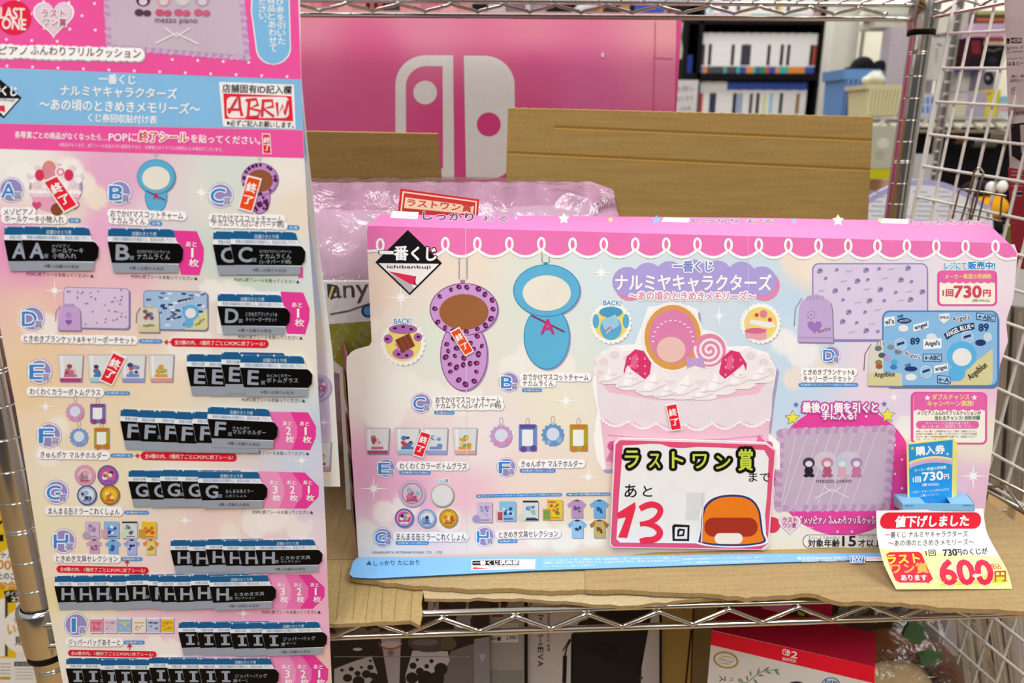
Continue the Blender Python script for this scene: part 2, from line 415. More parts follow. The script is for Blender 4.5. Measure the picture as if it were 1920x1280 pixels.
def shelf(zt, zb, fy, ry, name):
    mb = MB(); sub = []
    for y in (fy, ry):
        for z in (zt, zb): mb.tube([V3(XL, y, z), V3(XR+(.03 if y == fy else 0), y, z)], .0029, CH, 10)
    for x0, x1 in ((XL, XL), (XR, XR+.07)):
        for z in (zt, zb): mb.tube([V3(x0, ry, z), V3(x1, fy, z+(.004 if x0 != XL else 0))], .0021, CH, 8)
        zig(mb, V3(x0, ry, 0), V3(x1, fy, 0), zt-.002, zb+.003, .056, .030, .0016, CH)
    # truss wires, matched to the bends in view
    if name == 'u':
        p0 = at_y(700-560+560-100+88, 20, ry)[0]
        px = [at_y(560+u/2.976, 24, ry)[0] for u in (120, 420, 710, 1000, 1290, 1575)]
        per = (px[-1]-px[0])/5
        zig(mb, V3(XL, ry-.003, 0), V3(XR-.03, ry-.003, 0), zt-.003, zb+.004, per, (px[0]-XL) % per, .0020, CH)
        zig(mb, V3(XL, fy, 0), V3(XR, fy, 0), zt-.003, zb+.004, per, .03, .0017, CH)
    else:
        px = [at_y(640+u/2.667, 1175, fy)[0] for u in (690, 1040, 1400)]
        per = (px[-1]-px[0])/2
        zig(mb, V3(XL, fy-.003, 0), V3(XR+.03, fy-.003, 0), zt-.003, zb+.003, per, (px[0]-XL) % per, .0020, CH)
        zig(mb, V3(XL, ry, 0), V3(XR, ry, 0), zt-.003, zb+.003, per, .03, .0017, CH)
    f = obj(mb, 'shelf_frame', rack)
    mb = MB(); n = 34
    for i in range(1, n):
        x = XL+(XR-XL)*i/n
        mb.tube([V3(x, fy, zt+.002), V3(x+.07*i/n*.9, fy, zt+.002)][:1]+[V3(x, ry, zt+.002)], .0013, CH, 6)
    for k in (1, 2): mb.tube([V3(XL, fy+(ry-fy)*k/3, zt-.001), V3(XR, fy+(ry-fy)*k/3, zt-.001)], .002, CH, 6)
    obj(mb, 'wire_deck', rack)
    for x, y in ((XL, FY), (XL, RY), (XR+.04, FY), (XR, RY)):
        c = MB(); zc = (zt+zb)/2
        c.lathe(V3(x, y, zc-.020), [(.0135, 0), (.0165, .0005), (.0165, .001), (.0172, .012), (.0172, .038), (.0165, .0405), (.0135, .041)], CH, 24)
        co = obj(c, 'collar', posts['fl' if (x == XL and y == FY) else 'rl' if x == XL else 'fr' if y == FY else 'rr'])
        c = MB(); c.lathe(V3(x, y, zc-.026), [(.0128, 0), (.0158, .0003), (.0158, .0055), (.0128, .0058)], M('#141312', .5), 20)
        obj(c, 'clip', posts['fl' if (x == XL and y == FY) else 'rl' if x == XL else 'fr' if y == FY else 'rr'], 'black plastic clip')
shelf(zB, zA, FY-.012, RY, 'u')
shelf(LT, LZ, FY-.012, RY, 'l')
shelf(-.86, -.882, FY-.012, RY, 'b')

# ============================================================ CARDBOARD ON THE SHELF
mb = MB(); zb0 = at_y(1300, 6, RY)[2]+.0045
KB, KL = '#a48c62', '#c9b083'
def sheet(pts, z, name, label, th=.0034, col=KB, sc=(12, 260, 1), droop=None, edge='#a0855a', kind=None, flute=True, lines=()):
    """a loose cardboard sheet; outline in photo px on the level z"""
    mb = MB(); rnd = random.Random(len(pts)); q = []
    for i, (u, v) in enumerate(pts):
        q.append(at_z(u, v, z))
    if droop: q = [V3(p[0], p[1], p[2]+droop(p)) for p in q]
    top = card_mat(col, sc); ed = M(edge, .9, 0, .1, .3, 300)
    mb.slab(q, V3(0, 0, -th), top, ed)
    if flute:   # the wavy core showing in the cut edge along the front run
        for i in range(len(q)-1):
            a, b = q[i], q[i+1]
            if abs(b[0]-a[0]) < abs(b[1]-a[1]) or np.linalg.norm(b-a) < .02: continue
            L = np.linalg.norm(b-a); n = int(L/.0035); P = []
            for k in range(n*2+1):
                t = k/(2*n); p = a+(b-a)*t; P.append(V3(p[0], p[1]-.0006, p[2]-th*(.22 if k % 2 else .78)))
            mb.tube(P, .0004, M('#d8bd8c', .9), 4)
    for (ua, va), (ub, vb) in lines:      # pressed flute lines
        p_, q_ = at_z(ua, va, z+.0002), at_z(ub, vb, z+.0002); mb.add([p_, p_+V3(.0007, 0, 0), q_+V3(.0007, 0, 0), q_], [(0, 1, 2, 3)], M('#8f7a4e', .9))
    return obj(mb, name, None, label, 'cardboard sheet')
mb.box(XL+.03, XR-.02, .85, RY-.012, zb0, zb0+.004, card_mat('#a3854e', (10, 200, 1))); tag(obj(mb, 'cardboard_sheet'), 'unseen cardboard sheet added over the rear wires of the upper shelf to shade them', 'cardboard sheet')  # unseen sheet, added to keep overhead light off the rear truss
def torn(pts, amp, seed, step=16):
    rnd = random.Random(seed); o = []
    for (a, b), (c, d) in zip(pts, pts[1:]):
        n = max(1, int(math.hypot(c-a, d-b)/step))
        for i in range(n): t = i/n; o.append((a+(c-a)*t, b+(d-b)*t+rnd.uniform(-amp, amp)))
    o.append(pts[-1]); return o
zS = LT+.004+.004+.001
sheet([(560, 1048), (675, 1048), (1500, 1047), (1700, 1047), (1760, 700), (560, 700)], zS, 'cardboard_sheet', 'brown cardboard sheet lying at the back of the shelf under the cartons', sc=(260, 12, 1))
sheet([(560, 1168)]+torn([(622, 1170), (770, 1163)], 1, 3)+[(787, 1172), (792, 1150), (790, 1130), (796, 1096), (700, 1049), (560, 1049)], zS-.001, 'cardboard_sheet', 'short cardboard sheet sticking out over the shelf rail beside the prize chart', sc=(260, 14, 1), col='#a99262', lines=[((640+k*25.5+(k % 3)*3, 1056+k*6), (630+k*27+(k % 2)*4, 1162)) for k in range(6)])
lowm = torn([(796, 1121), (960, 1121), (1090, 1130), (1180, 1136), (1300, 1123)], 1.6, 5)
sheet([(790, 1094)]+lowm+[(1500, 1112), (1500, 1080), (790, 1080)], zS-.0004, 'cardboard_sheet', 'pale torn cardboard strip, lowest layer at the middle of the shelf edge', col='#bba984', flute=False, th=.003)
mid = torn([(668, 1085), (760, 1096), (880, 1104), (960, 1103), (1035, 1107), (1100, 1105)], 1.4, 9)
sheet([(655, 1082)]+mid+[(1120, 1060), (660, 1060)], zS+.0045, 'cardboard_sheet', 'ragged-edged cardboard sheet right under the blue foot of the display board', col='#ae986e', th=.004, flute=False)
rgt = torn([(1098, 1105), (1190, 1107), (1330, 1113), (1400, 1120), (1530, 1112), (1560, 1126), (1690, 1130), (1760, 1138), (1870, 1143), (1960, 1145)], 1.6, 12)
sheet([(1096, 1075)]+rgt+[(1960, 1010), (1900, 975), (1840, 930), (1700, 980), (1098, 1050)], zS+.0054, 'cardboard_sheet', 'large torn cardboard sheet under the price slip at the right shelf edge', col='#a68e64', th=.004, flute=False, sc=(14, 240, 1))

# the open carton behind the display: flaps stand up
ctn = thing('cardboard_carton', 'open brown cardboard carton behind the display with its flaps standing up', 'cardboard box')
ym = .872
def flap(pts, y, name, th=.005, creases=(), col='#a3854e', lean=0.):
    mb = MB(); pn = panel3(at_y(*pts[0], y), at_y(*pts[1], y), at_y(*pts[2], y+lean))
    q = [pn.p(u, v) for u, v in pts]; mb.slab(q, -pn.N*th, card_mat(col, (10, 10, 200)), M('#8a6a3c', .9))
    a = Art(mb, pn)
    for c in creases: a.stroke(c, 5, '#8c6a30', 2); a.stroke([(x, y_+4) for x, y_ in c], 3, '#bd9650', 3)
    n = 70; (x0, y0), (x1, y1) = pts[0], pts[1]
    mb.tube([pn.p(x0+(x1-x0)*k/n, y0+(y1-y0)*k/n-1.2*(k % 2), -.0025) for k in range(n+1)], .0006, M('#c9a96c', .9), 4)
    return obj(mb, name, ctn)
flap([(953, 203), (1637, 220), (1626, 440), (946, 440)], ym, 'back_flap', creases=[[(951, 285), (1632, 317)], [(1040, 237), (1634, 262)], [(948, 385), (1627, 412)]][:2])
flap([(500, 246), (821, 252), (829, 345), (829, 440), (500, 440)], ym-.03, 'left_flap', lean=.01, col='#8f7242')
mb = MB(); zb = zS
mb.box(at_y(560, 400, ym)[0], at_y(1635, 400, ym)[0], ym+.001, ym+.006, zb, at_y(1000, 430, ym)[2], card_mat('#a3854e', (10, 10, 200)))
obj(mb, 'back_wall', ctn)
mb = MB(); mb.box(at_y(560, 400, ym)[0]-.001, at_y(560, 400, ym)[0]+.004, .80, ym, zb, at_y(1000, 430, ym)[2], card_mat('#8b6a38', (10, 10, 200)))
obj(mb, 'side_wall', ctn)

# the pink carton behind the rack
yc = 1.02
PKX = []
pk = thing('pink_carton', 'big pink carton with two white game controllers shown on its side, behind the brown carton', 'cardboard box')
mb = MB(); pn = Pan(V3(0, yc, 0), V3(0, -1, 0))
x0, x1 = at_y(430, 40, yc)[0], at_y(1263, 300, yc)[0]; zt, zbm = at_y(1000, 26, yc)[2], at_y(1000, 470, yc)[2]
PKX = (x0, x1)
rnd = random.Random(3)
ctrl = [(560, 40, '#d8829c'), (800, 40, '#da7f9c'), (1000, 45, '#dc7f9b'), (1250, 50, '#e0989f'), (560, 150, '#d4628f'), (700, 120, '#cf5586'), (1000, 140, '#d4588b'), (1240, 150, '#dd7a9e'),
        (600, 240, '#d4548c'), (850, 240, '#cf3f7d'), (1000, 250, '#d0407f'), (1100, 180, '#d6649a'), (1240, 250, '#d8558f'), (1000, 330, '#cf3a79'), (600, 330, '#cc4680')]
fn = blend([(u, v, c) for u, v, c in ctrl])
mb.box(x0, x1, yc+.0004, yc+.26, zbm, zt, M('#cf4f86', .5))
backdrop(mb, pn, lambda v: 430., lambda v: 1263.+(v-300)*-.02, lambda a: 26., lambda a: 470., 60, 34, fn, rough=.5)
A = Art(mb, pn, 560, 0, 2.976)
Wt = '#dcd6d2'
# controllers: the left one outlined, the right one solid
def ctl(pts): return pts
o_l = [(540, 1000), (540, 470)]+[(540+170*(1-cos(t)), 470-162*sin(t)) for t in np.linspace(0, pi/2, 9)]+[(862, 309), (868, 1000)]
i_l = [(600, 940), (598, 480)]+[(598+118*(1-cos(t)), 480-112*sin(t)) for t in np.linspace(0, pi/2, 9)]+[(803, 369), (806, 940)]
def ringpoly(a, o, i, col, L):
    h = a.lev(L); n = len(o); vs = [a.P(*p, h) for p in o]+[a.P(*p, h) for p in i]
    a.mb.add(vs, [(k, (k+1) % n, (k+1) % n+n, k+n) for k in range(n)], M(col))
ringpoly(A, o_l, i_l, Wt, 3); A.circ(706, 516, 66, Wt, 4, n=32)
A.poly([(922, 311), (1035, 311)]+[(1035+170*sin(t), 475-164*cos(t)) for t in np.linspace(.05, pi/2, 9)]+[(1206, 600), (1206, 860)]+[(1066+140*cos(t), 860+138*sin(t)) for t in np.linspace(0, pi/2, 9)]+[(934, 998)], Wt, 3)
A.circ(1061, 694, 67, '#cf3f7d', 5, n=32)
obj(mb, 'box_body', pk)
mb = MB(); a = Art(mb, pn.up(.001)); a.stroke([(1229, 40), (1222, 330)], 1.2, '#bf4f7c', 2); a.stroke([(1225, 108), (1262, 110)], 1.2, '#bf4f7c', 2)
a.circ(1130, 103, 3, '#e9c7cf', 2, 5)
obj(mb, 'surface_crease', pk)

# ============================================================ BAGGED CUSHION
cu = thing('bagged_cushion', 'pale pink frilled cushion sealed in a clear plastic bag behind the display', 'cushion')
yq = .726; c0 = at_y(740, 592, yq); rx = .205; rz = .110
PKC = M('#c39fb4', .8, 0, .2, .10, 40, .3)
mb = MB()
def pil(t, ph):
    return 1.
vs = []; nu, nv = 48, 28
for j in range(nv+1):
    for i in range(nu+1):
        a, b = i/nu*2-1, j/nv*2-1
        k = (1-abs(a)**3.2)*(1-abs(b)**3.2); d = .062*max(0, k)**.55
        vs.append((a*rx*(1-.05*(1-abs(b))), d+.0015*sin(5*a+3*b)*k, b*rz*(1-.05*(1-abs(a)))))
lean = radians(6)
def place(p, sgn=1): x, d, z = p; y = -d*sgn+z*sin(lean); return c0+V3(x, y, z*cos(lean))
mb.sm = True
for sgn in (1, -1):
    mb.add([place(p, sgn) for p in vs], [(j*(nu+1)+i, j*(nu+1)+i+1, (j+1)*(nu+1)+i+1, (j+1)*(nu+1)+i) for j in range(nv) for i in range(nu)], PKC)
pb_ = obj(mb, 'cushion_cover', cu)
mb = MB(); mb.sm = True; per = []
for s_, e_ in (((-1, -1), (1, -1)), ((1, -1), (1, 1)), ((1, 1), (-1, 1)), ((-1, 1), (-1, -1))):
    for k in range(60): t = k/60; per.append((s_[0]+(e_[0]-s_[0])*t, s_[1]+(e_[1]-s_[1])*t))
vs = []
for i, (a, b) in enumerate(per):
    n = np.array((a if abs(a) > .98 else a*.15, b if abs(b) > .98 else b*.15)); n = n/np.linalg.norm(n)
    for q, wv in ((-.9, 0), (.4, .7), (1, 1)):
        wob = .007*sin(i*1.9)*wv+.004*sin(i*.77)*wv
        vs.append(place((a*rx*.975+n[0]*.024*q, wob, b*rz*.975+n[1]*.024*q)))
n_ = len(per)
mb.add(vs, [(i*3+k, ((i+1) % n_)*3+k, ((i+1) % n_)*3+k+1, i*3+k+1) for i in range(n_) for k in range(2)], M('#d3a3bf', .8, 0, .2, .1, 60))
obj(mb, 'frill', cu)
mb = MB(); mb.sm = True; nu, nv = 70, 40; vs = []
rnd = random.Random(8)
for sgn in (1, -1):
    vs = []
    for j in range(nv+1):
        for i in range(nu+1):
            a, b = i/nu*2-1, j/nv*2-1
            k = max(0, (1-abs(a)**4)*(1-abs(b)**4))
            wr = .0045*sin(17*a+9*b+3*sin(6*b))+.003*sin(31*a-23*b)+.003*sin(7*a+29*b)
            aa = math.copysign(abs(a), a)*(rx+.028)*(1-.06*abs(b)**4); bb = b*(rz+.026)*(1-.10*abs(a)**5)
            vs.append(place((aa, .070*k**.5+wr*k**.3+.002, bb), sgn))
    mb.add(vs, [(j*(nu+1)+i, j*(nu+1)+i+1, (j+1)*(nu+1)+i+1, (j+1)*(nu+1)+i) for j in range(nv) for i in range(nu)], film('bag_film', .07, bump=1., scale=34))
obj(mb, 'clear_bag', cu, 'clear wrinkled plastic bag')
# the red prize sticker on its bag
mb = MB(); pn = Pan(at_y(830, 390, .668), V3(.02, -1, .12))
A = Art(mb, pn, 560, 0, 2.976)
base_sheet(mb, pn, [(560+x/2.976, y/2.976) for x, y in ((568, 1052), (1008, 1112), (998, 1235), (552, 1190))], .0004, '#c8303a')
A.poly([(580, 1066), (995, 1122), (988, 1230), (566, 1190)], '#f2dcc0', 2); A.poly([(588, 1075), (987, 1128), (980, 1230), (574, 1190)], '#c53a34', 3)
A.poly([(596, 1100), (978, 1150), (972, 1196), (588, 1160)], '#f0cfae', 4)
A.T('ラストワン賞', 606, 1128, 966, 1163, 42, '#c53a34', 6, .03)
obj(mb, 'prize_sticker', cu, 'red sticker lettered in cream')
# a second bagged prize under it
pp = thing('bagged_blanket', 'white and olive fabric goods in a glossy bag below the pink cushion', 'blanket')
mb = MB(); pn = Pan(at_y(650, 580, .640), V3(-.05, -1, .12))
A = Art(mb, pn, 560, 300, 3.2)
base_sheet(mb, pn, [(585, 528), (715, 528), (722, 955), (650, 955), (636, 700), (600, 690)], .02, '#e3e0dc')
A.poly([(170, 985), (440, 965), (460, 1240), (255, 1240), (210, 1200)], '#8f8a2e', 2)
A.T('any', 190, 810, 420, 800, 110, '#4a3634', 3, .02); A.stroke([(190, 925), (300, 905), (430, 860)], 12, '#6a645c', 2)
A.poly([(170, 740), (235, 752), (200, 840), (175, 820)], '#28304f', 2); A.poly([(200, 755), (215, 760), (190, 830), (180, 820)], '#d9c952', 3)
A.circ(415, 905, 40, '#26406b', 2); A.circ(415, 905, 26, '#4f8ec8', 3)
obj(mb, 'folded_fabric', pp)
mb = MB(); mb.sm = True; vs = []; nu, nv = 30, 30
for j in range(nv+1):
    for i in range(nu+1):
        u, v = 580+150*i/nu, 522+175*j/nv
        vs.append(pn.p(u, v, .006+.004*sin(i*.8+j*.5)+.002*sin(j*1.7-i)))
mb.add(vs, [(j*(nu+1)+i, j*(nu+1)+i+1, (j+1)*(nu+1)+i+1, (j+1)*(nu+1)+i) for j in range(nv) for i in range(nu)], film('thin_film', .03, bump=.12, scale=9))
obj(mb, 'clear_bag', pp)

# ============================================================ THE PINK DISPLAY BOARD
zb_ = zS+.0054+.001
bA = at_z(700, 1046, zb_); byaw = radians(-.4); blean = radians(5)
bd = V3(cos(byaw), sin(byaw), 0); bw = V3(-sin(byaw), cos(byaw), 0)
bup = bw*sin(blean)+V3(0, 0, 1)*cos(blean); bN = -np.cross(bup, bd); bN = bN if bN[1] < 0 else -bN
BP = Pan(bA, bN)
brd = thing('display_board', 'wide pink-topped pastel cardboard prize display board with a blue foot flap', 'display board')
mb = MB()
Lf = interp([(405, 690), (432, 687), (645, 697), (650, 690), (655, 668), (660, 658), (670, 650), (690, 649.5), (1045, 672)])
Rf = interp([(440, 1893), (455, 1901), (475, 1908), (560, 1900), (600, 1886), (640, 1890), (690, 1873), (830, 1862), (900, 1853), (960, 1846), (1045, 1833)])
ctrl = [(700, 560, '#f0d9c9'), (740, 600, '#f0e6da'), (800, 640, '#e4ece0'), (700, 880, '#efb0d4'), (760, 930, '#f0b2d6'), (665, 700, '#f1ebe2'), (720, 720, '#f5f0ea'), (1000, 560, '#e3e8dd'),
        (860, 500, '#f1e2d2'), (1130, 520, '#dcebf0'), (1200, 620, '#cfe4f2'), (1060, 640, '#e2ebe4'), (1050, 750, '#f0ead6'), (900, 830, '#f4e9ea'), (1000, 900, '#f3e2d8'), (880, 930, '#f5c9d9'), (1100, 960, '#f2dfc9'),
        (1480, 560, '#c5dff3'), (1450, 500, '#cfe3f1'), (1500, 700, '#cbdff4'), (1470, 620, '#cfe3f3'), (1510, 510, '#f3e3d0'), (1700, 490, '#eae3ee'), (1850, 530, '#f1e4ee'), (1880, 620, '#f0d7e9'), (1870, 700, '#f0c3e2'),
        (1840, 830, '#f2ead6'), (1830, 900, '#edc4dd'), (1820, 980, '#e9c3de'), (1480, 750, '#c9dff4'), (900, 1000, '#f4e8e2'), (730, 1030, '#f1eeee'), (1300, 1030, '#f0e7da'), (1460, 1000, '#f1ebdc'), (1640, 1020, '#f2ecdf'), (1640, 700, '#f0dcea'), (1700, 760, '#e9d8ee'), (1460, 900, '#eeeaf0')]
clouds = [(700, 610, 14, '#f5ecdf', 3.6), (760, 730, 34, '#f7f3ec', 3.0), (810, 745, 30, '#f7f3ec', 3.0), (870, 745, 36, '#f7f2ea', 3.0), (720, 770, 40, '#f7f3ee', 3.6), (1000, 670, 34, '#f6f1ea', 3.0), (1050, 690, 30, '#f6f1ea', 3.0), (960, 690, 26, '#f6f1ea', 3.0),
          (720, 960, 22, '#faf3ee', 2.4), (760, 950, 26, '#faf3ee', 2.4), (680, 1000, 26, '#faf3ee', 2.4), (840, 975, 24, '#faf3ee', 2.4), (1010, 1000, 26, '#f8f3e8', 3.0), (1060, 1010, 28, '#f8f3e8', 3.0), (1110, 1000, 24, '#f8f3e8', 3.0),
          (1490, 490, 26, '#f4e4d2', 2.4), (1530, 500, 30, '#f4e8da', 2.4), (1470, 640, 24, '#f7f5f2', 2.4), (1505, 660, 30, '#f7f5f2', 2.4), (1545, 690, 24, '#f3e6d8', 2.4), (1490, 710, 22, '#f3e6d8', 2.4), (1700, 560, 20, '#f2ead9', 3.6), (1740, 780, 26, '#f8f6f2', 2.4), (1700, 800, 22, '#f8f6f2', 2.4)]
out = [(Lf(v), v) for v in (432, 540, 640, 648, 655, 660, 670, 700, 900, 1046)]+[(Rf(v), v) for v in (1041, 960, 900, 830, 690, 640, 600, 560, 480, 458)]
base_sheet(mb, BP, out, .0012, '#efeae4')
backdrop(mb, BP, Lf, Rf, lambda a: 424+34*a, lambda a: 1046-8*a, 190, 96, blend(ctrl, clouds))
A = Art(mb, BP)
# pink valance with a piped scallop edge
PK = '#f07abb'
loops = [(713, 452), (835, 450), (895, 450), (955, 450), (1015, 450), (1073.5, 451), (1132, 451), (1191, 451), (1249, 451), (1307.5, 451), (1365.7, 452), (1422.5, 452), (1478, 452.5), (1534.3, 453), (1590, 453.5), (1645, 454), (1700, 454), (1755, 454.5), (1810, 455), (1866, 455)]
loops.insert(1, (774, 450))
edge = []; top = [(688, 433), (690, 424)]+[(690+1203*t, 423+33*t) for t in np.linspace(.02, 1, 12)]+[(1906, 474)]
xs = [l[0] for l in loops]
prev = (690, 482)
pts = [(689, 471)]
for (xa, ya), (xb, yb) in zip(loops, loops[1:]):
    for t in np.linspace(0, 1, 9): pts.append((xa+(xb-xa)*t, ya+17+(yb-ya)*t+(14*(1-(2*t-1)**2))))
for t in np.linspace(0, 1, 6): pts.append((1866+40*t, 472+14*(1-(1.6*t-.9)**2) if t < .9 else 484))
A.poly(top+pts[::-1], PK, 2)
A.stroke([(x, y+2.5) for x, y in pts], 2, '#8f8592', 2); A.stroke(pts, 5.5, '#fdfdfc', 4)
for x, y in loops:
    if x == 774: continue
    A.ring(x, y+7, 6.0, 4.6, '#fdfdfc', 5, 11); A.ring(x, y+7, 8.3, 1.2, '#9a8f9c', 4, 13.4)
A.stroke([(873, 428), (876, 1046)], 1.1, '#e9dfe6', 6); A.stroke([(1402, 443), (1404, 640)], 1.0, '#e0d2dd', 6)
# lottery logo
a = A.at(640, 400, 2.976)
a.poly([(371, 92), (562, 277), (382, 455), (190, 272)], '#17151a', 6); a.poly([(208, 277), (545, 281), (382, 442)], '#f4f2f2', 7)
a.T('一番くじ', 214, 218, 530, 226, 78, '#ffffff', 10, .05, 5, '#17151a'); a.poly([(214, 208), (292, 209), (292, 228), (214, 227)], '#ffffff', 12)
a.T('ichibankuji', 256, 299, 498, 301, 22, '#17151a', 9, .03)
a.poly([(262, 322), (412, 350), (416, 400), (380, 392)], '#e7305a', 8); a.poly([(268, 330), (390, 396), (404, 420), (380, 442)], '#bdbbc2', 8)
a.stroke([(416, 350), (408, 384), (424, 404)], 4, '#17151a', 9)
# sparkles
for x, y, r in ((332, 470, 92), (1450, 330, 80), (1252, 1046, 82)): a.spark(x, y, r, 3)
a2 = A.at(640, 800, 2.667)
for x, y, r in ((162, 308, 74), (1235, 250, 62)): a2.spark(x, y, r, 3)
b = A.at(1280, 400, 2.976)
for x, y, r in ((204, 572, 66), (1178, 1026, 52)): b.spark(x, y, r, 3)
c = A.at(1280, 800, 2.667); c.spark(1452, 246, 78, 3)
# two plain plush charms on ball chains (generic hearts)
def charm(a, x, y, rx_, ry_, y2, rx2, ry2, col, sh, spots=False, face=None):
    """plain two-lobed cushion charm"""
    for dx, L, c_, g_ in ((8, 2, '#a79cc0', 4), (0, 3, sh, 5), (0, 4, col, 0)):
        a.circ(x+dx, y2+dx, rx2+g_, c_, L, ry2+g_, 32); a.circ(x+dx, y+dx, rx_+g_, c_, L+(2 if L == 4 else 0), ry_+g_, 36)
        if L == 3: a.circ(x, y, rx_+5, c_, 5, ry_+5, 36)
    a.circ(x, y+14, rx_*.74, face, 9, ry_*.70, 32)
    if spots:
        rn = random.Random(4); pl_ = []
        for i in range(400):
            if i < 200: t = rn.uniform(0, 2*pi); k = rn.uniform(.86, .93); px, py = x+rx_*k*cos(t), y+ry_*k*sin(t)
            else: px, py = x+rn.uniform(-.8, .8)*rx2, y2+rn.uniform(-.9, .9)*ry2
            if i >= 200 and (((px-x)/rx2)**2+((py-y2)/ry2)**2 > .75 or ((px-x)/rx_)**2+((py-y)/ry_)**2 < 1.2): continue
            if any((px-u)**2+(py-v)**2 < 36**2 for u, v in pl_): continue
            pl_.append((px, py)); q = rn.uniform(13, 19); t = rn.random()*3
            a.circ(px, py, q, '#54204f', 10, q*.8, 9, t); a.circ(px+3, py+1, q*.5, '#b0449d', 11, q*.42, 8)
def chain(a, x, y0, y1, dx):
    for s_ in (-1, 1):
        for i in range(int((y1-y0)/9)): a.circ(x+s_*dx+((i*7) % 3-1), y0+9*i, 4.5, '#a9a49d', 4, n=8)
chain(a, 680, 245, 375, 22); a.rect(664, 370, 690, 400, '#a879ad', 4)
charm(a, 684, 535, 186, 142, 790, 128, 196, '#cf9fd8', '#8a4c8f', True, '#a0663e')
chain(a, 1140, 225, 285, 20); a.rect(1128, 272, 1154, 300, '#3f93bf', 4)
charm(a, 1146, 430, 182, 142, 690, 124, 176, '#62b6de', '#3d92bf', False, '#ece8da')
a.stroke([(1060, 568), (1245, 660)], 9, '#8c2e68', 8); a.T('A', 1115, 630, 1188, 630, 80, '#d4347f', 9, .05)
def roundel(a, x, y, r, bg):
    for i in range(26): t = 2*pi*i/26; a.circ(x+r*cos(t), y+r*sin(t), r*.13, '#faf8f4', 3, n=8)
    a.circ(x+5, y+7, r*1.08, '#b9b1b8', 2, n=28); a.circ(x, y, r*1.0, '#faf8f4', 4, n=28); a.circ(x, y, r*.9, bg, 5, n=28)
roundel(a, 345, 725, 112, '#f2dc7c'); a.T('BACK!', 294, 602, 394, 600, 30, '#4f9bd2', 6, .04, 4)
a.circ(345, 645, 80, '#b06fb4', 6, 28); a.circ(345, 780, 60, '#b06fb4', 6, 32); a.circ(262, 700, 26, '#b06fb4', 6); a.circ(428, 690, 24, '#b06fb4', 6)
for i, (x, y) in enumerate([(300, 640), (345, 632), (390, 645), (256, 700), (430, 688), (320, 785), (365, 792), (345, 768)]): a.circ(x, y, 11, '#4f1f4d', 7, 8, 8)
a.poly([(300, 705), (380, 668), (412, 738), (335, 778)], '#8a4a32', 8); a.poly([(304, 720), (330, 760), (325, 770), (300, 730)], '#d98ac4', 9)
for k in range(3): a.stroke([(312+26*k, 700-12*k), (345+26*k, 768-14*k)], 3, '#5d2c1c', 9)
roundel(a, 1504, 612, 104, '#f0dc7a'); a.T('BACK!', 1462, 497, 1562, 500, 28, '#4f9bd2', 6, .04, 4)
a.circ(1504, 550, 66, '#4f9fc9', 6, 30); a.circ(1504, 640, 60, '#5cb0d8', 6, 66); a.circ(1420, 600, 18, '#5cb0d8', 6, 40); a.circ(1588, 600, 18, '#5cb0d8', 6, 40)
a.poly([(1448, 598), (1530, 562), (1552, 622), (1478, 672)], '#9fd0ea', 8); a.stroke([(1470, 660), (1500, 632), (1510, 655)], 8, '#d4628c', 9)
# captions with their letter badges
a.badge(936, 940, 58, 'B'); a.cap('おでかけマスコットチャーム', 1014, 912, 1378, 914, 36); a.cap('ナカムラくん', 1012, 948, 1184, 948, 32)
a.pill('全1種 約13cm', 1008, 986, 1120, 986, 20)
a.badge(446, 1058, 58, 'C'); a.cap('おでかけマスコットチャーム', 526, 1040, 888, 1040, 36); a.cap('ナカムラくん(レオパード柄)', 526, 1075, 890, 1073, 36)
a.pill('全1種 約13cm', 518, 1110, 632, 1112, 20)
# tumblers
def glass(a, x, y, w, h, tint, motif, rim='#b9b9c2'):
    a.poly([(x-w*.5+4, y+6), (x+w*.52+4, y+4), (x+w*.46+4, y+h+6), (x-w*.4+4, y+h+6)], '#a79fb4', 2)
    a.poly([(x-w*.5, y), (x+w*.5, y), (x+w*.43, y+h), (x-w*.41, y+h)], '#dfe1e4', 3)
    a.poly([(x-w*.42, y+h*.86), (x+w*.44, y+h*.86), (x+w*.42, y+h), (x-w*.40, y+h)], tint, 4)
    a.stroke([(x-w*.5, y), (x+w*.5, y)], 3, rim, 5); a.stroke([(x-w*.5, y), (x-w*.41, y+h)], 2.5, '#c3c5cc', 5); a.stroke([(x+w*.5, y), (x+w*.43, y+h)], 3, '#a5a7b0', 5)
    a.poly([(x-w*.38, y+5), (x-w*.3, y+5), (x-w*.27, y+h*.8), (x-w*.33, y+h*.8)], '#f3f4f5', 4)
    rn = random.Random(int(x))
    for i in range(7):
        q = w*rn.uniform(.07, .13); a.circ(x+rn.uniform(-.18, .18)*w, y+h*rn.uniform(.35, .68), q, motif[i % len(motif)], 6, q*.8, 9)
    a.stroke([(x-w*.25, y+h*.76), (x+w*.25, y+h*.76)], h*.1, motif[0], 6)
g2 = A.at(640, 800, 2.667)
for x, tint, mo in ((180, '#b04a86', ['#c2708e', '#e7c0a0', '#a05068']), (330, '#9cc4e4', ['#4d7fb8', '#c84a62', '#3c3f63']), (472, '#9aa4dc', ['#6f97cf', '#3f4a70', '#cfd8ea']), (617, '#e8a79a', ['#d8a13e', '#6fa552', '#e8c65a'])):
    glass(g2, x, 6, 122, 130, tint, mo)
g2.badge(224, 206, 50, 'E'); g2.cap('わくわくカラーボトムグラス', 292, 194, 626, 196, 34); g2.pill('全4種(選べない)約8cm', 290, 228, 448, 229, 19)
g2.badge(826, 202, 50, 'F'); g2.cap('きゅんポケ マルチホルダー', 900, 185, 1206, 183, 34); g2.pill('全4種(選べる)約6〜12.5cm', 892, 219, 1072, 219, 19)
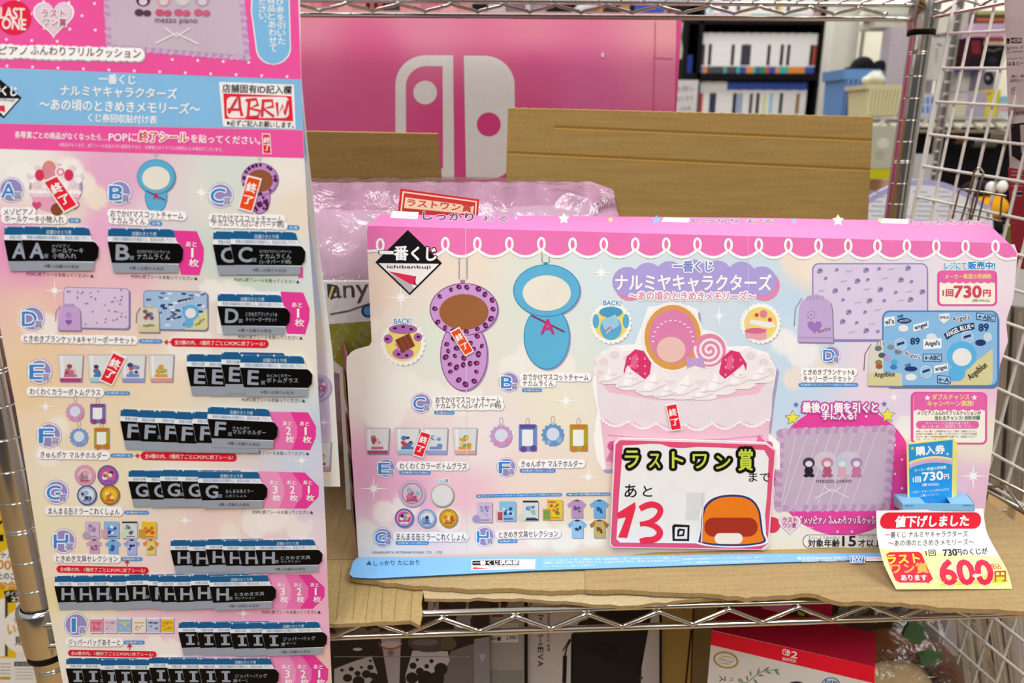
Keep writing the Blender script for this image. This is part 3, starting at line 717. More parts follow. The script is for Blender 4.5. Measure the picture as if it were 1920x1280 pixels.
# holders
def holder(a, x, y, rnd_, col, dk, w=52, h=60):
    a.ring(x, y-h-16, 9, 3, '#a7a2a2', 4, 18, n=10)
    if rnd_:
        a.circ(x+5, y+6, w, '#a79cc0', 2); a.circ(x, y, w, col, 4); a.circ(x, y-4, w*.62, '#d9e2f3', 5); a.circ(x+w*.6, y+w*.5, w*.3, dk, 6); a.circ(x-w*.4, y+w*.7, w*.22, dk, 6)
        for i in range(14): t = 2*pi*i/14; a.circ(x+w*cos(t), y+w*sin(t), w*.14, col, 5, n=8)
    else:
        a.rect(x-w*.85+4, y-h*1.05+5, x+w*.85+4, y+h*1.15+5, '#a79cc0', 2); a.rect(x-w*.85, y-h*1.05, x+w*.85, y+h*1.15, col, 4, 0, 5); a.rect(x-w*.55, y-h*.6, x+w*.5, y+h*.75, '#f0f1f2', 5, 0, 4)
        a.rect(x-w*.75, y-h*1.05, x+w*.75, y-h*.72, dk, 6, 0, 4); a.circ(x+w*.55, y+h*.95, w*.32, dk, 7); a.circ(x-w*.4, y+h*1.0, w*.3, dk, 7)
holder(g2, 800, 46, True, '#c9a0d4', '#d98fb5'); holder(g2, 932, 50, False, '#6f8fd0', '#6a4f9c'); holder(g2, 1058, 40, True, '#6f9bd0', '#8fb8e4'); holder(g2, 1186, 50, False, '#b5a23a', '#c88434')
# tin mirrors
def tin(a, x, y, r, rim, face, dots):
    a.circ(x+4, y+6, r, '#9f96ae', 2, n=26); a.circ(x, y, r, rim, 3, n=26); a.circ(x, y, r*.84, face, 4, n=26); rn = random.Random(int(x*3+y))
    a.ring(x, y, r*.74, r*.06, dots[0], 5)
    for i in range(9): a.circ(x+rn.uniform(-.42, .42)*r, y+rn.uniform(-.35, .35)*r, r*rn.uniform(.12, .24), dots[i % len(dots)], 6, n=9)
    a.stroke([(x-r*.4, y+r*.5), (x+r*.4, y+r*.5)], r*.2, dots[0], 7)
tin(g2, 354, 332, 68, '#c8b3cf', '#d9c2d8', ['#b0567e', '#e6a5b9', '#8fbcc0', '#d0708e'])
g2.circ(508, 346, 60, '#8d8a90', 3, n=26); g2.circ(505, 342, 58, '#b9b9bb', 4, n=26); g2.circ(505, 342, 52, '#e3e4e6', 5, n=26)
g2.T('ミラー面', 476, 274, 534, 268, 16, '#4b8fcb', 6, .04, 3)
for k in range(5): g2.circ(410+11*k, 274-1*abs(2-k), 1.6, '#6f8aa8', 4, n=6)
tin(g2, 315, 455, 48, '#5a78bd', '#d5539c', ['#e8e2e6', '#3d3550', '#f0d860', '#72c0d8']); tin(g2, 428, 458, 47, '#6f9bd6', '#dfe6ef', ['#5c7fb2', '#88aad6', '#3d4258']); tin(g2, 536, 456, 47, '#a8902c', '#e8c13e', ['#c65a34', '#f2e08a', '#d8873a'])
g2.badge(208, 552, 50, 'G'); g2.cap('まんまる缶ミラーこれくしょん', 276, 548, 622, 550, 36); g2.pill('全4種(選べない)約5.5cm', 272, 580, 438, 580, 19)
# stationery
g2.pill('★クリアファイル(A5サイズ)&ステッカー(約5.2〜6.5cm)', 674, 346, 1104, 338, 17); g2.pill('★メモ帳(約9cm)', 1124, 338, 1345, 336, 17)
def folder(a, x, y, w, h, bgc, ink):
    a.rect(x+5, y+6, x+w+5, y+h+6, '#9a94a8', 2); a.rect(x, y, x+w, y+h, bgc, 3); rn = random.Random(int(x))
    for i in range(10): q = w*rn.uniform(.06, .15); a.circ(x+w*rn.uniform(.25, .75), y+h*rn.uniform(.25, .7), q, ink[i % len(ink)], 4, q*.9, 9)
    a.rect(x+w*.15, y+h*.86, x+w*.85, y+h*.92, ink[0], 4)
folder(g2, 678, 376, 76, 100, '#cfbfdf', ['#8f83bb', '#a99bcc']); g2.circ(676, 460, 22, '#b8aed2', 5); g2.circ(676, 460, 17, '#a79cc6', 6)
folder(g2, 790, 372, 82, 98, '#8fc4ea', ['#2f5c9c', '#5fa9d8', '#e8eef4']); g2.rect(775, 418, 812, 474, '#dccbd0', 6); g2.rect(782, 425, 806, 466, '#b8505f', 7)
folder(g2, 908, 368, 76, 98, '#d7dfe8', ['#5c6c84', '#7fa6cf', '#9cc2a5']); g2.rect(908, 368, 984, 377, '#24344c', 5); g2.rect(908, 458, 984, 466, '#24344c', 5); g2.circ(906, 452, 20, '#cfe0c8', 6)
folder(g2, 1028, 364, 78, 100, '#e8c93a', ['#e0703a', '#4f9c4c', '#d8483c']); g2.T('Daisy', 1034, 376, 1072, 374, 14, '#b8403a', 6, .04); g2.rect(1008, 410, 1048, 468, '#c6a052', 6); g2.rect(1013, 418, 1042, 460, '#7fa04e', 7)
def shirt(a, x, y, w, body, slv, ink):
    P = lambda dx, dy: (x+dx*w, y+dy*w)
    for L, c_, d in ((2, '#9a94a8', .05), (3, body, 0)):
        a.poly([(p[0]+d*w, p[1]+d*w) for p in (P(-.22, -.45), P(.22, -.45), P(.3, -.4), P(.3, .5), P(-.3, .5), P(-.3, -.4))], c_, L)
    for s_ in (-1, 1): a.poly([P(.2*s_, -.45), P(.52*s_, -.22), P(.42*s_, -.02), P(.28*s_, -.12)], slv, 4)
    a.circ(x, y-.43*w, w*.14, ink, 5, w*.05)
    rn = random.Random(int(x))
    for i in range(6): a.circ(x+rn.uniform(-.16, .16)*w, y+rn.uniform(-.12, .2)*w, w*.07, ink, 5, n=8)
shirt(g2, 1178, 408, 94, '#b89ac4', '#b89ac4', '#75518c'); shirt(g2, 1290, 408, 94, '#6fb0e2', '#6fb0e2', '#2d5c9c'); shirt(g2, 1180, 508, 94, '#9cc8ee', '#86b6e6', '#27406c'); shirt(g2, 1290, 508, 94, '#c3b271', '#a8783c', '#7a4a34')
g2.badge(718, 548, 50, 'H'); g2.cap('ときめき文具セレクション', 788, 538, 1084, 532, 34); g2.pill('全8種(選べる)', 782, 572, 882, 571, 19)
g2.T('©NARUMIYA INTERNATIONAL CO. , LTD.', 156, 628, 508, 627, 15, '#55525a', 5, .01)
# title
t = A
t.T('一番くじ', 1262, 499, 1336, 499, 20, '#7f8fd0', 7, .05, 2)
for x, y, r in ((1176, 528, 26), (1215, 519, 26), (1255, 516, 26), (1300, 514, 27), (1345, 515, 26), (1390, 517, 26), (1428, 527, 27)):
    t.circ(x+5, y+8, r*1.08, '#e58fb6', 3, n=20)
for x, y, r in ((1176, 528, 28), (1215, 519, 27), (1255, 516, 27), (1300, 514, 28), (1345, 515, 27), (1390, 517, 27), (1428, 527, 28)): t.circ(x, y, r, '#b0a4e0', 4, n=20)
t.poly([(1170, 516), (1432, 516), (1440, 553), (1165, 553)], '#b0a4e0', 5)
t.T('ナルミヤキャラクターズ', 1154, 529, 1446, 530, 31, '#ffffff', 8, .035)
t.T('〜あの頃のときめきメモリーズ〜', 1180, 554, 1416, 555, 17, '#e08fb4', 9, .03, 2.2)
# cake with its plain biscuit
k = A
cake_out = [(1118, 680), (1128, 660), (1150, 648), (1190, 645), (1206, 600), (1215, 575), (1240, 572), (1264, 590), (1290, 572), (1308, 580), (1312, 616), (1340, 622), (1358, 650), (1400, 648), (1440, 662), (1456, 690), (1448, 740), (1440, 810), (1462, 830), (1462, 880), (1130, 880), (1118, 860), (1112, 820), (1120, 770), (1110, 720)]
k.poly([(x+5, y+7) for x, y in cake_out], '#a8a2c4', 3); k.poly(cake_out, '#fbfaf8', 4)
k.poly([(1120, 690), (1452, 690), (1444, 780), (1436, 880), (1136, 880), (1126, 790)], '#f0c3d6', 5)
k.poly([(1118, 700), (1140, 735), (1230, 750), (1330, 750), (1420, 738), (1450, 700), (1446, 780)]+[(1446-i*9.1, 782+12*abs(sin(i*.55))+10*sin(pi*i/35)) for i in range(36)]+[(1122, 760)], '#ece0e8', 6)
for i in range(60): x = 1126+i*5.35; k.circ(x, 784+12*abs(sin(i*.323))+10*sin(pi*i/60), 2.9, '#fbf5f6', 8, n=8)
k.stroke([(1140+i*10, 815+10*sin(pi*i/30)) for i in range(30)], 3, '#dba6bf', 7)
# cream swirls, rim
k.circ(1285, 690, 168, '#ebe0e5', 6, 40, 40); k.circ(1285, 684, 150, '#f3eced', 7, 30, 36)
for i, (x, y, r) in enumerate([(1130, 675, 15), (1150, 662, 16), (1175, 668, 15), (1405, 664, 16), (1430, 676, 16), (1442, 692, 13), (1124, 695, 13), (1385, 672, 13)]):
    k.circ(x, y, r, '#f4ecee', 7, r*.8); k.circ(x+2, y+3, r*.6, '#e6dbe0', 8, r*.45)
# biscuit + lollipop + berries
k.circ(1261, 632, 58, '#f7f2ec', 8, 66, 28); k.circ(1261, 632, 53, '#dda05a', 9, 61, 28); k.circ(1261, 630, 44, '#df86b4', 10, 50, 28); k.circ(1258, 655, 27, '#ecc4bc', 11, 24)
for i in range(14): t_ = pi+pi*i/13; k.stroke([(1261+38*cos(t_)-2, 640+40*sin(t_)), (1261+38*cos(t_)+3, 640+40*sin(t_))], 2, '#f8eaf0', 11)
k.circ(1330, 656, 34, '#faf3f2', 9, n=28); k.circ(1330, 656, 31, '#e28cb4', 10, n=28)
k.stroke([(1330+(2+26*i/40)*cos(i*.40), 656+(2+26*i/40)*sin(i*.40)) for i in range(41)], 5, '#f8e9ee', 12)
k.poly([(1286, 668), (1302, 672), (1318, 668), (1322, 690), (1302, 684), (1288, 690)], '#c5a2dc', 12)
for x, y in ((1195, 686), (1374, 688)):
    k.poly([(x-26, y+10), (x-20, y-18), (x-4, y-32), (x+12, y-28), (x+26, y-6), (x+22, y+24), (x+4, y+34), (x-16, y+28)], '#dc3a72', 11); k.poly([(x-14, y+2), (x-10, y-18), (x-2, y-24), (x+2, y-12), (x-4, y+6)], '#ea6a94', 12)
    for i in range(9): k.circ(x-14+(i % 3)*14, y-14+(i//3)*14, 1.8, '#f3a6b8', 13, 2.6, 6)
def swirl(x, y, w_, h_, ln=0.):
    """one piped cream peak"""
    k.poly([(x-w_, y+h_*.35), (x-w_*.85, y-h_*.05), (x-w_*.45, y-h_*.35), (x-w_*.2+ln, y-h_*.75), (x+ln*1.4, y-h_), (x+w_*.18+ln, y-h_*.7), (x+w_*.5, y-h_*.3), (x+w_*.9, y), (x+w_, y+h_*.35), (x+w_*.6, y+h_*.55), (x-w_*.5, y+h_*.58)], '#f3ecee', 12)
    k.poly([(x-w_*.6, y+h_*.15), (x-w_*.3, y-h_*.3), (x+ln, y-h_*.8), (x+w_*.1+ln*.6, y-h_*.3), (x-w_*.05, y+h_*.1), (x-w_*.3, y+h_*.3)], '#fdf9f8', 13)
    k.stroke([(x-w_*.8, y+h_*.34), (x-w_*.1, y+h_*.32), (x+w_*.5, y+h_*.02), (x+w_*.72, y-h_*.05)], 1.8, '#dccfd6', 14); k.stroke([(x-w_*.3, y-h_*.22), (x+w_*.2, y-h_*.12), (x+w_*.4, y-h_*.28)], 1.5, '#e0d4da', 14)
for x, y, w_, h_, ln in ((1146, 706, 26, 24, -4), (1425, 704, 26, 24, 5), (1185, 714, 32, 30, -6), (1385, 712, 32, 30, 6), (1225, 722, 34, 34, 4), (1345, 722, 34, 32, -4), (1285, 728, 38, 36, 5), (1250, 736, 24, 20, 0), (1318, 738, 26, 20, 4)): swirl(x, y, w_, h_, ln)
for x, s_ in ((1148, -1), (1440, 1)):
    k.poly([(x, 832), (x-18*s_, 815), (x-26*s_, 840), (x-6*s_, 848)], '#e26ea6', 13); k.circ(x, 835, 9, '#d85a98', 14); k.poly([(x, 838), (x+12*s_, 862), (x-4*s_, 866)], '#e37fb0', 13)
roundel(b, 434, 614, 102, '#f0da78')
b.poly([(345, 655), (468, 640), (466, 700), (430, 708), (352, 690)], '#e6a6b8', 6); b.circ(406, 654, 60, '#d8708f', 7, 16); b.poly([(378, 590), (505, 610), (520, 632), (480, 640), (372, 614)], '#f4eeee', 6); b.circ(450, 560, 22, '#d98a9c', 6); b.circ(486, 592, 12, '#d8486c', 7); b.circ(412, 566, 11, '#d8486c', 7)
# blankets and drawstring pouches
b.rect(735, 288, 1370, 716, '#8f86b8', 2, 0, 34); b.rect(722, 277, 1368, 708, '#9a8cc6', 3, 0, 36); b.rect(729, 284, 1361, 701, '#dcd0ea', 4, 0, 32)
rn = random.Random(21)
for j in range(7):
    for i in range(8):
        x, y = 775+i*80+rn.uniform(-14, 14)+(j % 2)*30, 315+j*58+rn.uniform(-12, 12)
        if x > 1340 or y > 690 or (x > 1100 and y > 530) or (x < 870 and y > 450): continue
        kind = (i+j) % 3; q = 17 if kind == 0 else 11
        if kind == 2: b.stroke([(x-18, y+8), (x-6, y-5), (x+4, y+3), (x+18, y-9)], 3, '#9a8cab', 6)
        else:
            b.circ(x, y, q, '#a79bc2', 5, q*.9, 9); b.circ(x+3, y-3, q*.5, '#7a6ca0', 6, q*.4, 8); b.circ(x-q*.6, y+q*.6, q*.35, '#8d7fb0', 6, n=7)
def pouch(a, x0, y0, x1, y1, col, dk, base=None):
    w = x1-x0; h = y1-y0
    o = [(x0+w*.42, y0), (x0+w*.58, y0), (x0+w*.72, y0+h*.06), (x0+w*.92, y0+h*.16), (x0+w*.97, y0+h*.3), (x1, y1), (x0, y1-h*.01), (x0+w*.06, y0+h*.3), (x0+w*.12, y0+h*.15), (x0+w*.3, y0+h*.05)]
    a.poly([(p[0]+7, p[1]+8) for p in o], '#8f86a8', 6); a.poly(o, col, 7)
    if base: a.poly([(x0+w*.03, y0+h*.72), (x1-w*.01, y0+h*.72), (x1, y1), (x0, y1-h*.01)], base, 8)
    a.stroke([(x0+w*.12, y0+h*.08), (x0-w*.06, y0+h*.3), (x0-w*.09, y0+h*.66)], 4, dk, 8)
    for k_ in range(6): a.stroke([(x0+w*(.3+.08*k_), y0+h*.03), (x0+w*(.28+.09*k_), y0+h*.12)], 3, dk, 8)
pouch(b, 640, 450, 838, 718, '#c6aeda', '#8f83ae'); b.heart(735, 630, 40, '#a478c0', 9); b.circ(716, 566, 22, '#b591d2', 9); b.ring(716, 566, 13, 5, '#dccdea', 10); b.T('Baby', 756, 662, 826, 640, 24, '#75628c', 9, .02); b.rect(645, 688, 836, 694, '#b79fd0', 9)
b.rect(1126, 556, 1766, 976, '#6a7ea8', 6, 0, 40); b.rect(1112, 541, 1762, 965, '#4d84bd', 7, 0, 42); b.rect(1119, 549, 1753, 957, '#8cbfea', 8, 0, 38)
b.poly([(1728, 752), (1728, 930), (1718, 950), (1700, 957), (1480, 957), (1560, 900), (1640, 820)], '#d9d3a0', 9)
nv_ = '#2a3c6c'
b.poly([(1455, 672), (1500, 640), (1560, 618), (1622, 608), (1628, 645), (1570, 656), (1515, 675), (1472, 704)], nv_, 10)
b.T('ANGEL', 1468, 678, 1538, 645, 26, '#f2f4f8', 12, .05); b.T('BLUE', 1546, 642, 1604, 630, 25, '#f2f4f8', 12, .05); b.star(1614, 626, 9, '#f2f4f8', 12)
def tagbox(x0, y0, x1, y1, st, sk=0, h=26, fr='#f2f4f6', ink=nv_):
    b.rect(x0, y0, x1, y1, fr, 10, sk, 5); b.rect(x0+4, y0+4, x1-4, y1-4, '#a9d0ee' if fr == nv_ else fr, 11, sk, 4); xm = (x1-x0)*.1
    b.T(st, x0+xm, (y0+y1)/2+sk*xm, x1-xm, (y0+y1)/2+sk*(x1-x0-xm), h, ink, 13, .045)
tagbox(1284, 622, 1370, 660, 'angel', -.28, 28); tagbox(1636, 552, 1744, 592, '←ABC', .12, 24, nv_); tagbox(1340, 700, 1442, 758, "Angel's", -.06, 34); tagbox(1338, 782, 1444, 826, '←ABC', 0, 26, nv_); tagbox(1400, 850, 1478, 892, 'angel', -.2, 28); tagbox(1418, 900, 1492, 945, '←A', .1, 26, nv_); tagbox(1124, 580, 1182, 630, "el's", -.12, 28)
b.T("Angel's", 1502, 592, 1600, 580, 34, nv_, 12, .03, 3); b.T("Angel's", 1236, 780, 1322, 806, 30, nv_, 12, .03, 3); b.T('HI!', 1200, 575, 1228, 570, 16, nv_, 12, .05); b.T('HI!', 1242, 848, 1270, 842, 16, nv_, 12, .05)
b.circ(1235, 598, 40, nv_, 10, 15); b.T('ANGELS', 1206, 600, 1262, 594, 12, '#e8eef4', 12, .03); b.circ(1272, 866, 36, nv_, 10, 14)
b.poly([(1428, 560), (1486, 556), (1486, 590), (1456, 614), (1430, 594)], '#e9eef3', 10); b.T('SMILE', 1434, 580, 1482, 578, 14, nv_, 12, .04)
b.T('89', 1650, 636, 1704, 634, 40, nv_, 12, .06); b.T('89', 1270, 712, 1320, 710, 36, nv_, 12, .06)
for x, y in ((1586, 690), (1356, 882), (1214, 730)): b.ring(x, y, 32, 4, '#e6edf3', 11); b.circ(x, y, 27, '#a5cdec', 10); b.rect(x-20, y-6, x+20, y+8, nv_, 11, -.3)
b.circ(1386, 690, 30, '#dfe7ee', 10, 22); b.circ(1230, 640, 28, '#e7ebef', 10, 20); b.circ(1272, 912, 32, '#e7ebef', 10, 20); b.circ(1660, 720, 30, nv_, 10, 18); b.circ(1700, 690, 24, '#cfdbe6', 10, 26)
b.circ(1556, 790, 82, '#5fb6ea', 11, 78); b.circ(1556, 800, 54, '#e9eaea', 12, 50); b.circ(1530, 890, 46, '#5fb6ea', 11, 44)
b.T('Angelblue', 1596, 920, 1692, 842, 46, '#3c3a34', 13, .03)
pouch(b, 1028, 706, 1224, 962, '#dcd8cb', '#56605e', '#d8d2a2'); b.T('Angelblue', 1068, 902, 1182, 898, 36, '#4a4a30', 12, .03)
for x, y, c_ in ((1090, 752, '#6f7680'), (1160, 745, '#8a8f98'), (1110, 790, '#55606c'), (1092, 830, '#8c9152'), (1180, 828, '#58b0de'), (1140, 805, '#c79ad0'), (1200, 770, '#7a8088'), (1095, 852, '#b4564a'), (1176, 856, '#4a7fc0')): b.circ(x, y, 20, c_, 10, 15, 10)
b.badge(826, 790, 55, 'D'); b.cap('ときめきブランケット&', 674, 884, 958, 884, 34); b.cap('キャリーポーチセット', 674, 920, 940, 920, 34)
b.pill('全2種(選べる) ブランケット:約69cm 巾着:約32cm', 646, 956, 980, 956, 22)
# selling box, top right
b.T('レジにて', 1460, 292, 1582, 290, 36, '#3fa0d8', 7, .04, 4); b.T('販売中!', 1592, 290, 1742, 290, 42, '#2f90d0', 7, .06, 4)
b.rect(1420, 318, 1754, 516, '#e65aa4', 4, 0, 26); b.rect(1432, 330, 1742, 506, '#fbf4e2', 5, 0, 20)
b.poly([(1430, 336), (1440, 322), (1734, 322), (1744, 336), (1744, 378)]+[(1744-i*10.1, 382+8*abs(cos(i*pi/4))) for i in range(32)], '#e86aae', 6)
b.T('メーカー希望小売価格', 1462, 352, 1720, 350, 28, '#f6e98c', 8, .03)
b.T('1回', 1450, 442, 1508, 442, 38, '#d9476a', 8, .06); b.T('730', 1514, 436, 1664, 436, 64, '#d9476a', 8, .07); b.T('円', 1676, 444, 1716, 444, 36, '#d9476a', 8, .06); b.T('(税10%込)', 1616, 486, 1712, 486, 18, '#3c3a3e', 8, .02)
# double chance box
b.rect(1272, 994, 1698, 1286, '#e65aa4', 4, .006, 30); b.rect(1286, 1006, 1686, 1276, '#fbf5ea', 5, .006, 22)
b.poly([(1288, 1020), (1302, 1000), (1680, 1002), (1690, 1020), (1690, 1085)]+[(1690-i*12.6, 1092+9*abs(cos(i*pi/4))) for i in range(33)], '#e86aae', 6)
b.T('ダブルチャンス', 1390, 1024, 1598, 1022, 32, '#f7ec8e', 8, .03); b.T('キャンペーン実施!', 1364, 1060, 1622, 1058, 32, '#f7ec8e', 8, .03)
b.star(1364, 1028, 18, '#fbf5f5', 8); b.star(1626, 1026, 18, '#fbf5f5', 8)
b.T('メゾピアノふんわりフリルクッションが', 1308, 1112, 1662, 1112, 24, '#6a4a5a', 8, .03); b.T('当たるチャンス! 合計30個', 1406, 1140, 1656, 1138, 24, '#4a7a6a', 8, .04)
b.rect(1302, 1156, 1652, 1200, '#e86aae', 6, 0, 20); b.T('キャンペーンには期日があります。', 1356, 1170, 1602, 1169, 16, '#ffffff', 8, .02); b.T('詳しくは一番くじ倶楽部をご覧ください。', 1334, 1188, 1622, 1187, 16, '#ffffff', 8, .02)
for i, st in enumerate(('※詳しくは一番くじ倶楽部またはくじ券をご確認ください。', '※LINEでの抽選には一番くじ公式アカウントの友だち追加', 'および一番くじ倶楽部会員連携が必要です。※商品とパッケー', 'ジは、ラストワン賞と同様です。')):
    b.T(st, 1302, 1214+15*i, 1640 if i < 3 else 1480, 1214+15*i, 12, '#5a4a54', 8, .01)
# last-one cushion medallion
mC = A
mC.circ(1580, 882, 132, '#e84aa2', 2, 122, 48)
rn = random.Random(2)
for j in range(9):
    for i in range(10):
        x, y = 1462+i*27+(j % 2)*13, 780+j*27
        if ((x-1580)/126)**2+((y-882)/116)**2 < 1: mC.circ(x, y, 2.2, '#fbe8f2', 3, n=8)
def frill_cushion(a, pts, col, fr, dk, L=4, fs=11):
    """printed cushion: pts = corner px (tl, tr, br, bl)"""
    tl, tr, br, bl = [np.array(p, float) for p in pts]; per = []
    for p, q in ((tl, tr), (tr, br), (br, bl), (bl, tl)):
        n = int(np.linalg.norm(q-p)/(fs*.8))
        for i in range(n): per.append((p+(q-p)*i/n, q-p))
    for i, (p, d) in enumerate(per): a.circ(p[0], p[1], fs, fr if i % 2 else dk, L, fs*.8, 8, i)
    ctr = (tl+tr+br+bl)/4; ins = [ctr+(p-ctr)*(1-.5*fs/np.linalg.norm(p-ctr)) for p in (tl, tr, br, bl)]
    a.poly([tuple(p) for p in ins], col, L+1)
    for i in range(1, 9):
        t0 = i/9; p = ins[0]+(ins[1]-ins[0])*t0; q = ins[3]+(ins[2]-ins[3])*max(0, t0-.2); a.stroke([tuple(p), tuple(q)], 1.6, '#dcd0e2', L+2)
frill_cushion(mC, [(1466, 812), (1670, 806), (1660, 948), (1460, 950)], '#c6b3c8', '#d0b0d0', '#bb9cc0')
c.heart(770, 190, 118, '#d3c8da', 7, .8)
for x, c_, c2 in ((630, '#4a3c58', '#2e2638'), (722, '#d0869f', '#b55c82'), (796, '#b4cfdc', '#d9aab8'), (868, '#a98bb8', '#c47ca0')):
    c.circ(x, 178, 30, c_, 9, 26); c.circ(x, 184, 18, '#e9dce0', 10, 15); c.circ(x, 218, 22, c2, 9, 24); c.circ(x-12, 242, 14, c2, 9, 9); c.circ(x+14, 242, 14, c2, 9, 9)
c.T('mezzo piano', 668, 272, 842, 270, 28, '#5c4a58', 9, .005); c.stroke([(660, 358), (745, 310), (830, 356)], 5, '#eee6f0', 9); c.stroke([(706, 296), (745, 328), (790, 300)], 5, '#eee6f0', 9)
b.T('最後の1個を引くと', 668, 1080, 1086, 1082, 56, '#ffffff', 12, .05, 9, '#c758a8'); b.T('手に入る!', 776, 1126, 966, 1128, 42, '#ffffff', 12, .05, 8, '#c758a8')
for x, y in ((612, 1140), (1142, 1126)): b.star(x, y, 46, '#6a8a4a', 7); b.star(x, y, 40, '#f2e84a', 8)
b.star(632, 1066, 17, '#6a7cc0', 7); b.star(1124, 1062, 17, '#6a7cc0', 7)
c.circ(448, 490, 40, '#dd3f58', 3); 
c.heart(535, 486, 58, '#b9a5b8', 4, .95); c.heart(535, 484, 55, '#f4eaee', 5, .95); c.heart(535, 482, 47, '#e6c8d8', 6, .95); c.T('ラスト', 500, 464, 570, 464, 26, '#a04a78', 8, .03); c.T('ワン賞', 502, 492, 566, 492, 24, '#a04a78', 8, .03)
c.T('メゾピアノ ふんわりフリルクッション', 604, 468, 1010, 468, 32, '#ffffff', 8, .03, 4, '#b04a86'); c.T('約45cm', 606, 502, 650, 502, 10, '#ffffff', 8)
c.rect(600, 538, 1040, 606, '#4a4a4e', 4, 0, 32); c.rect(603, 541, 1037, 603, '#f5f2ea', 5, 0, 30)
c.T('対象年齢', 626, 580, 784, 580, 38, '#2c2a2e', 8, .04); c.T('15', 798, 570, 864, 570, 50, '#2c2a2e', 8, .05); c.T('才以上', 878, 580, 992, 580, 38, '#2c2a2e', 8, .04); c.T('たいしょうねんれい', 628, 552, 784, 552, 15, '#2c2a2e', 8, .02); c.T('さい い じょう', 880, 546, 1000, 546, 15, '#2c2a2e', 8, .02)
obj(mb, 'front_panel', brd)
# sold-out stickers on the board
def soldout(pn, parent, pts, col='#e8283c', K=(0, 0, 1)):
    """pts: tl, tr, br, bl in px of crop K"""
    mb = MB(); A = Art(mb, pn, *K); tl, tr, br, bl = [np.array(p, float) for p in pts]
    P = lambda s_, t_: tuple(tl*(1-s_)*(1-t_)+tr*s_*(1-t_)+br*s_*t_+bl*(1-s_)*t_)
    base_sheet(mb, pn, [(K[0]+p[0]/K[2], K[1]+p[1]/K[2]) for p in pts], .00012, '#f3efec')
    A.poly([P(.09, .05), P(.91, .05), P(.91, .95), P(.09, .95)], col, 1)
    wd = np.linalg.norm(tr-tl)*.66
    for ch_, t0 in (('終', .32), ('了', .68)):
        ctr = np.array(P(.5, t0)); d = (tr-tl)/np.linalg.norm(tr-tl)
        A.T(ch_, *(ctr-d*wd*.5), *(ctr+d*wd*.5), wd*(.95 if ch_ == '終' else .82), '#ffffff', 2, .04)
    return obj(mb, 'sold_out_sticker', parent, 'red sold-out sticker with white characters')
BS = BP.up(.0016)
soldout(BS, brd, [(604, 660), (658, 632), (742, 770), (690, 798)], '#f0501e', (640, 400, 2.976))
soldout(BS, brd, [(398, 18), (452, 34), (408, 158), (354, 140)], '#e8283c', (640, 800, 2.667))
soldout(BS, brd, [(1808, 1068), (1872, 1056), (1902, 1206), (1840, 1216)], '#e8283c', (640, 400, 2.976))
# foot flap lying on the shelf
mb = MB(); FP = Pan(V3(0, 0, zb_+.0006), V3(0, 0, 1))
foot = [(690, 1046), (1100, 1042), (1640, 1036), (1845, 1033), (1850, 1040), (1700, 1046), (1640, 1048), (1100, 1066), (1000, 1069), (700, 1084), (662, 1082), (655, 1076), (662, 1053), (668, 1046)]
base_sheet(mb, FP, foot, .0008, '#7fb8e8', '#3f5a86')
f = Art(mb, FP, 640, 800, 2.667)
f.poly([(124, 690), (140, 668), (152, 690)], '#24507c', 2); f.T('しっかり たにおり', 162, 682, 390, 678, 24, '#24507c', 2, .03)
f.poly([(652, 666), (970, 662), (968, 710), (650, 716)], '#f4f5f6', 1); f.poly([(655, 669), (890, 666), (889, 690), (655, 693)], '#1d1b20', 2); f.T('一番くじ倶楽部', 660, 681, 886, 677, 20, '#f5f5f5', 3, .05); f.T('https://1kuji.com/', 734, 699, 886, 696, 12, '#333038', 3, .01); f.poly([(655, 712), (662, 702), (745, 710)], '#d8364c', 3)
f.T('キャンペーンおよび「一番くじ倶楽部」に関する詳細情報は一番くじ倶楽部ホームページでご確認ください。', 1008, 667, 1700, 655, 11, '#eef5fb', 3, .005); f.T('※画像と商品とは異なる場合があります。商品の内容は予告なく変更になる場合がございます。', 1010, 681, 1700, 669, 11, '#eef5fb', 3, .005); f.T('ワン」「ダブルチャンス」は無くなり次第終了です。', 1010, 697, 1272, 692, 11, '#eef5fb', 3, .005)
f2 = f.at(1280, 800, 2.667)
f2.T('商品情報および当選発表などはホームページをご覧ください。一番くじ', 0, 662, 400, 652, 10, '#eef5fb', 3, .005); f2.T('ください。※店舗の事情によりお取り扱いが中止になる場合もあります。', 0, 680, 410, 670, 10, '#eef5fb', 3, .005)
f2.T('株式会社BANDAI SPIRITS', 572, 658, 822, 654, 18, '#eef5fb', 3, .02); f2.T('東京都港区芝・お客様相談センター', 596, 673, 820, 669, 9, '#eef5fb', 3, .005)
f2.rect(836, 645, 910, 682, '#ffffff', 2); f2.rect(839, 648, 907, 679, '#2f86c8', 3); f2.T('BAN', 846, 656, 900, 655, 13, '#ffffff', 4, .06); f2.T('DAI', 848, 671, 896, 670, 13, '#ffffff', 4, .06)
f2.rect(916, 650, 1010, 670, '#ffffff', 2); f2.T('BANDAI NAMCO', 920, 660, 1006, 658, 10, '#c83a44', 3, .03)
obj(mb, 'foot_flap', brd, 'blue foot flap folded forward')
